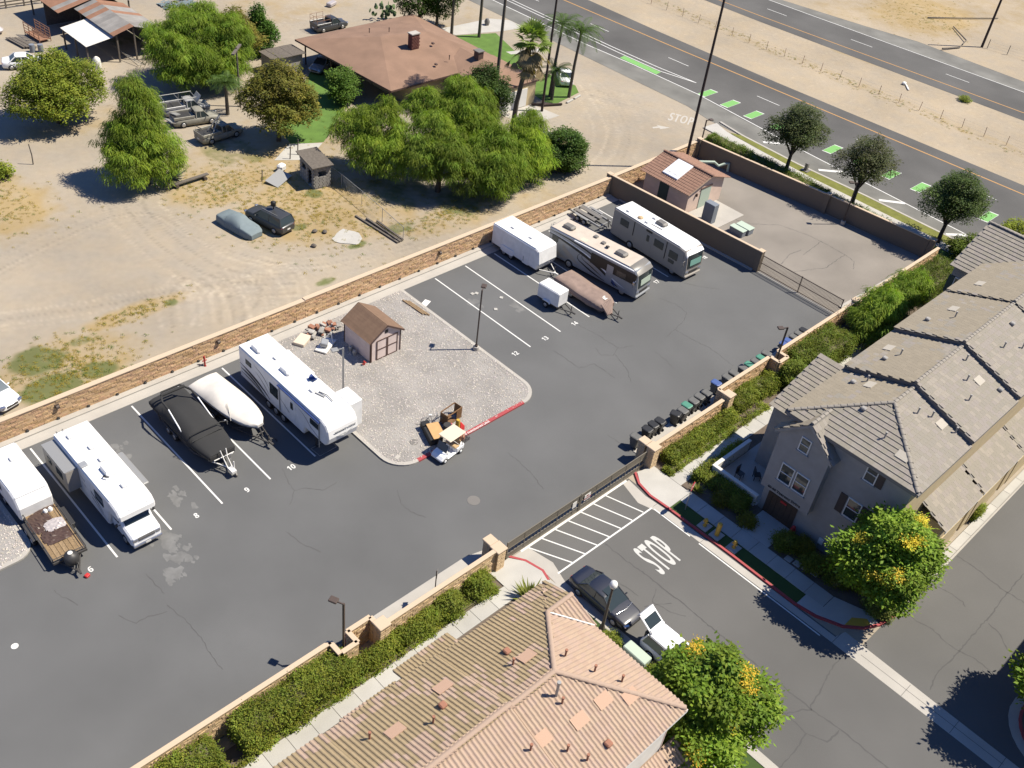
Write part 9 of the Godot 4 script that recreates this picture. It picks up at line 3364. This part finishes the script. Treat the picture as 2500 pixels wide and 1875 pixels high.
	hedge("hedge", "small boxed shrub at the end of the side walk by the red kerb", 50.9, -9.3, 51.75, -8.5, 0.7, "leaf_bright", 40)
	hedge("hedge", "small boxed shrub between the garages of the grey townhouse", 62.0, -9.0, 63.2, -8.8, 0.9, "leaf_bright", 30)
	for i in 4:
		b = MB.new()
		b.cbox(Vector3(48.1 + 0.12 * i, 0.1, -15.4 + i * 0.62), Vector3(0.5, 0.06, 0.5), 0.015)
		solid("stepping_stone", b, M.concrete, "square stepping stone in the shaded bed by the walk", "stone", Vector3.ZERO, 0, "stepping stones by the walk")
	shrub("kerb_shrub", "small green shrub beside the pale green transformer box", 33.5, -18.6, 0.5, 0.6, "leaf_hedge", "small", 34)
	hedge("hedge", "low boxed hedge beside the parked white crossover", 33.3, -15.8, 34.0, -14.2, 0.6, "leaf_hedge", 34)
	# tufts in the dry grass, too many to count
	var list := []
	var cols := []
	for p in [[20, -61.5, 4.5, 3.2, 500], [48, -72, 7, 9, 900], [43, -79, 5, 3.5, 350], [25, -86, 4, 5, 250], [27, -64.9, 4, 0.8, 120], [58, -62.5, 6, 2, 250], [164, -68, 9, 7, 300], [127.5, -64, 1.2, 40, 420], [60, -74, 6, 8, 350]]:
		for i in p[4]:
			var d := Vector2(R.randfn(), R.randfn()) * 0.55
			list.append(Transform3D(Basis(Vector3.UP, R.randf() * TAU).scaled(Vector3.ONE * R.randf_range(0.35, 0.9)), Vector3(p[0] + d.x * p[2], 0.03, p[1] + d.y * p[3])))
			cols.append(Color(1.5, 1.05, 0.6) * R.randf_range(0.8, 1.2) if R.randf() < 0.75 else Color(0.6, 0.8, 0.5))
	var g := many("dry_grass", clump("small", "leaf_straw"), list, cols, self)
	g.set_meta("label", "tufts of dry and green grass on the bare soil")
	g.set_meta("category", "grass")


func _ready() -> void:
	R.seed = 7
	var cam := Camera3D.new()
	cam.name = "camera"
	cam.position = eye
	cam.rotation_degrees = Vector3(-39.4304, -48.7536, 7.9376)
	cam.fov = 42.05
	cam.far = 3000.0
	cam.current = true
	add_child(cam)
	var sky := ProceduralSkyMaterial.new()
	sky.sky_top_color = Color(0.28, 0.42, 0.68)
	sky.sky_horizon_color = Color(0.62, 0.72, 0.84)
	sky.ground_bottom_color = Color(0.32, 0.28, 0.23)
	sky.ground_horizon_color = Color(0.62, 0.62, 0.6)
	sky.sky_curve = 0.12
	var env := Environment.new()
	env.background_mode = Environment.BG_SKY
	env.sky = Sky.new()
	env.sky.sky_material = sky
	env.background_energy_multiplier = 0.62
	env.tonemap_mode = Environment.TONE_MAPPER_LINEAR
	env.tonemap_exposure = 1.75
	env.sdfgi_enabled = true
	env.ssao_enabled = true
	env.ssil_enabled = true
	var we := WorldEnvironment.new()
	we.name = "environment"
	we.environment = env
	add_child(we)
	var sun := DirectionalLight3D.new()
	sun.name = "sun"
	sun.light_energy = 1.5
	sun.light_color = Color(1.0, 0.965, 0.9)
	sun.light_angular_distance = 0.53
	sun.shadow_enabled = true
	add_child(sun)
	sun.look_at_from_position(Vector3.ZERO, Vector3(-0.53, -1.0, -0.365))

	materials()
	ground()
	walls()
	townhouse(false)
	townhouse(true)
	shade_house()
	fifth_wheel()
	motorhome_c()
	motorhome_a(true)
	motorhome_a(false)
	enclosed_trailer()
	cargo_trailer()
	covered_trailer()
	empty_trailer()
	travel_trailer()
	flatbed()
	boat_dark()
	boat_white()
	cars()
	golf_cart()
	garden_shed()
	pump_house()
	ranch_house()
	block_hut()
	barn()
	furniture()
	plants()
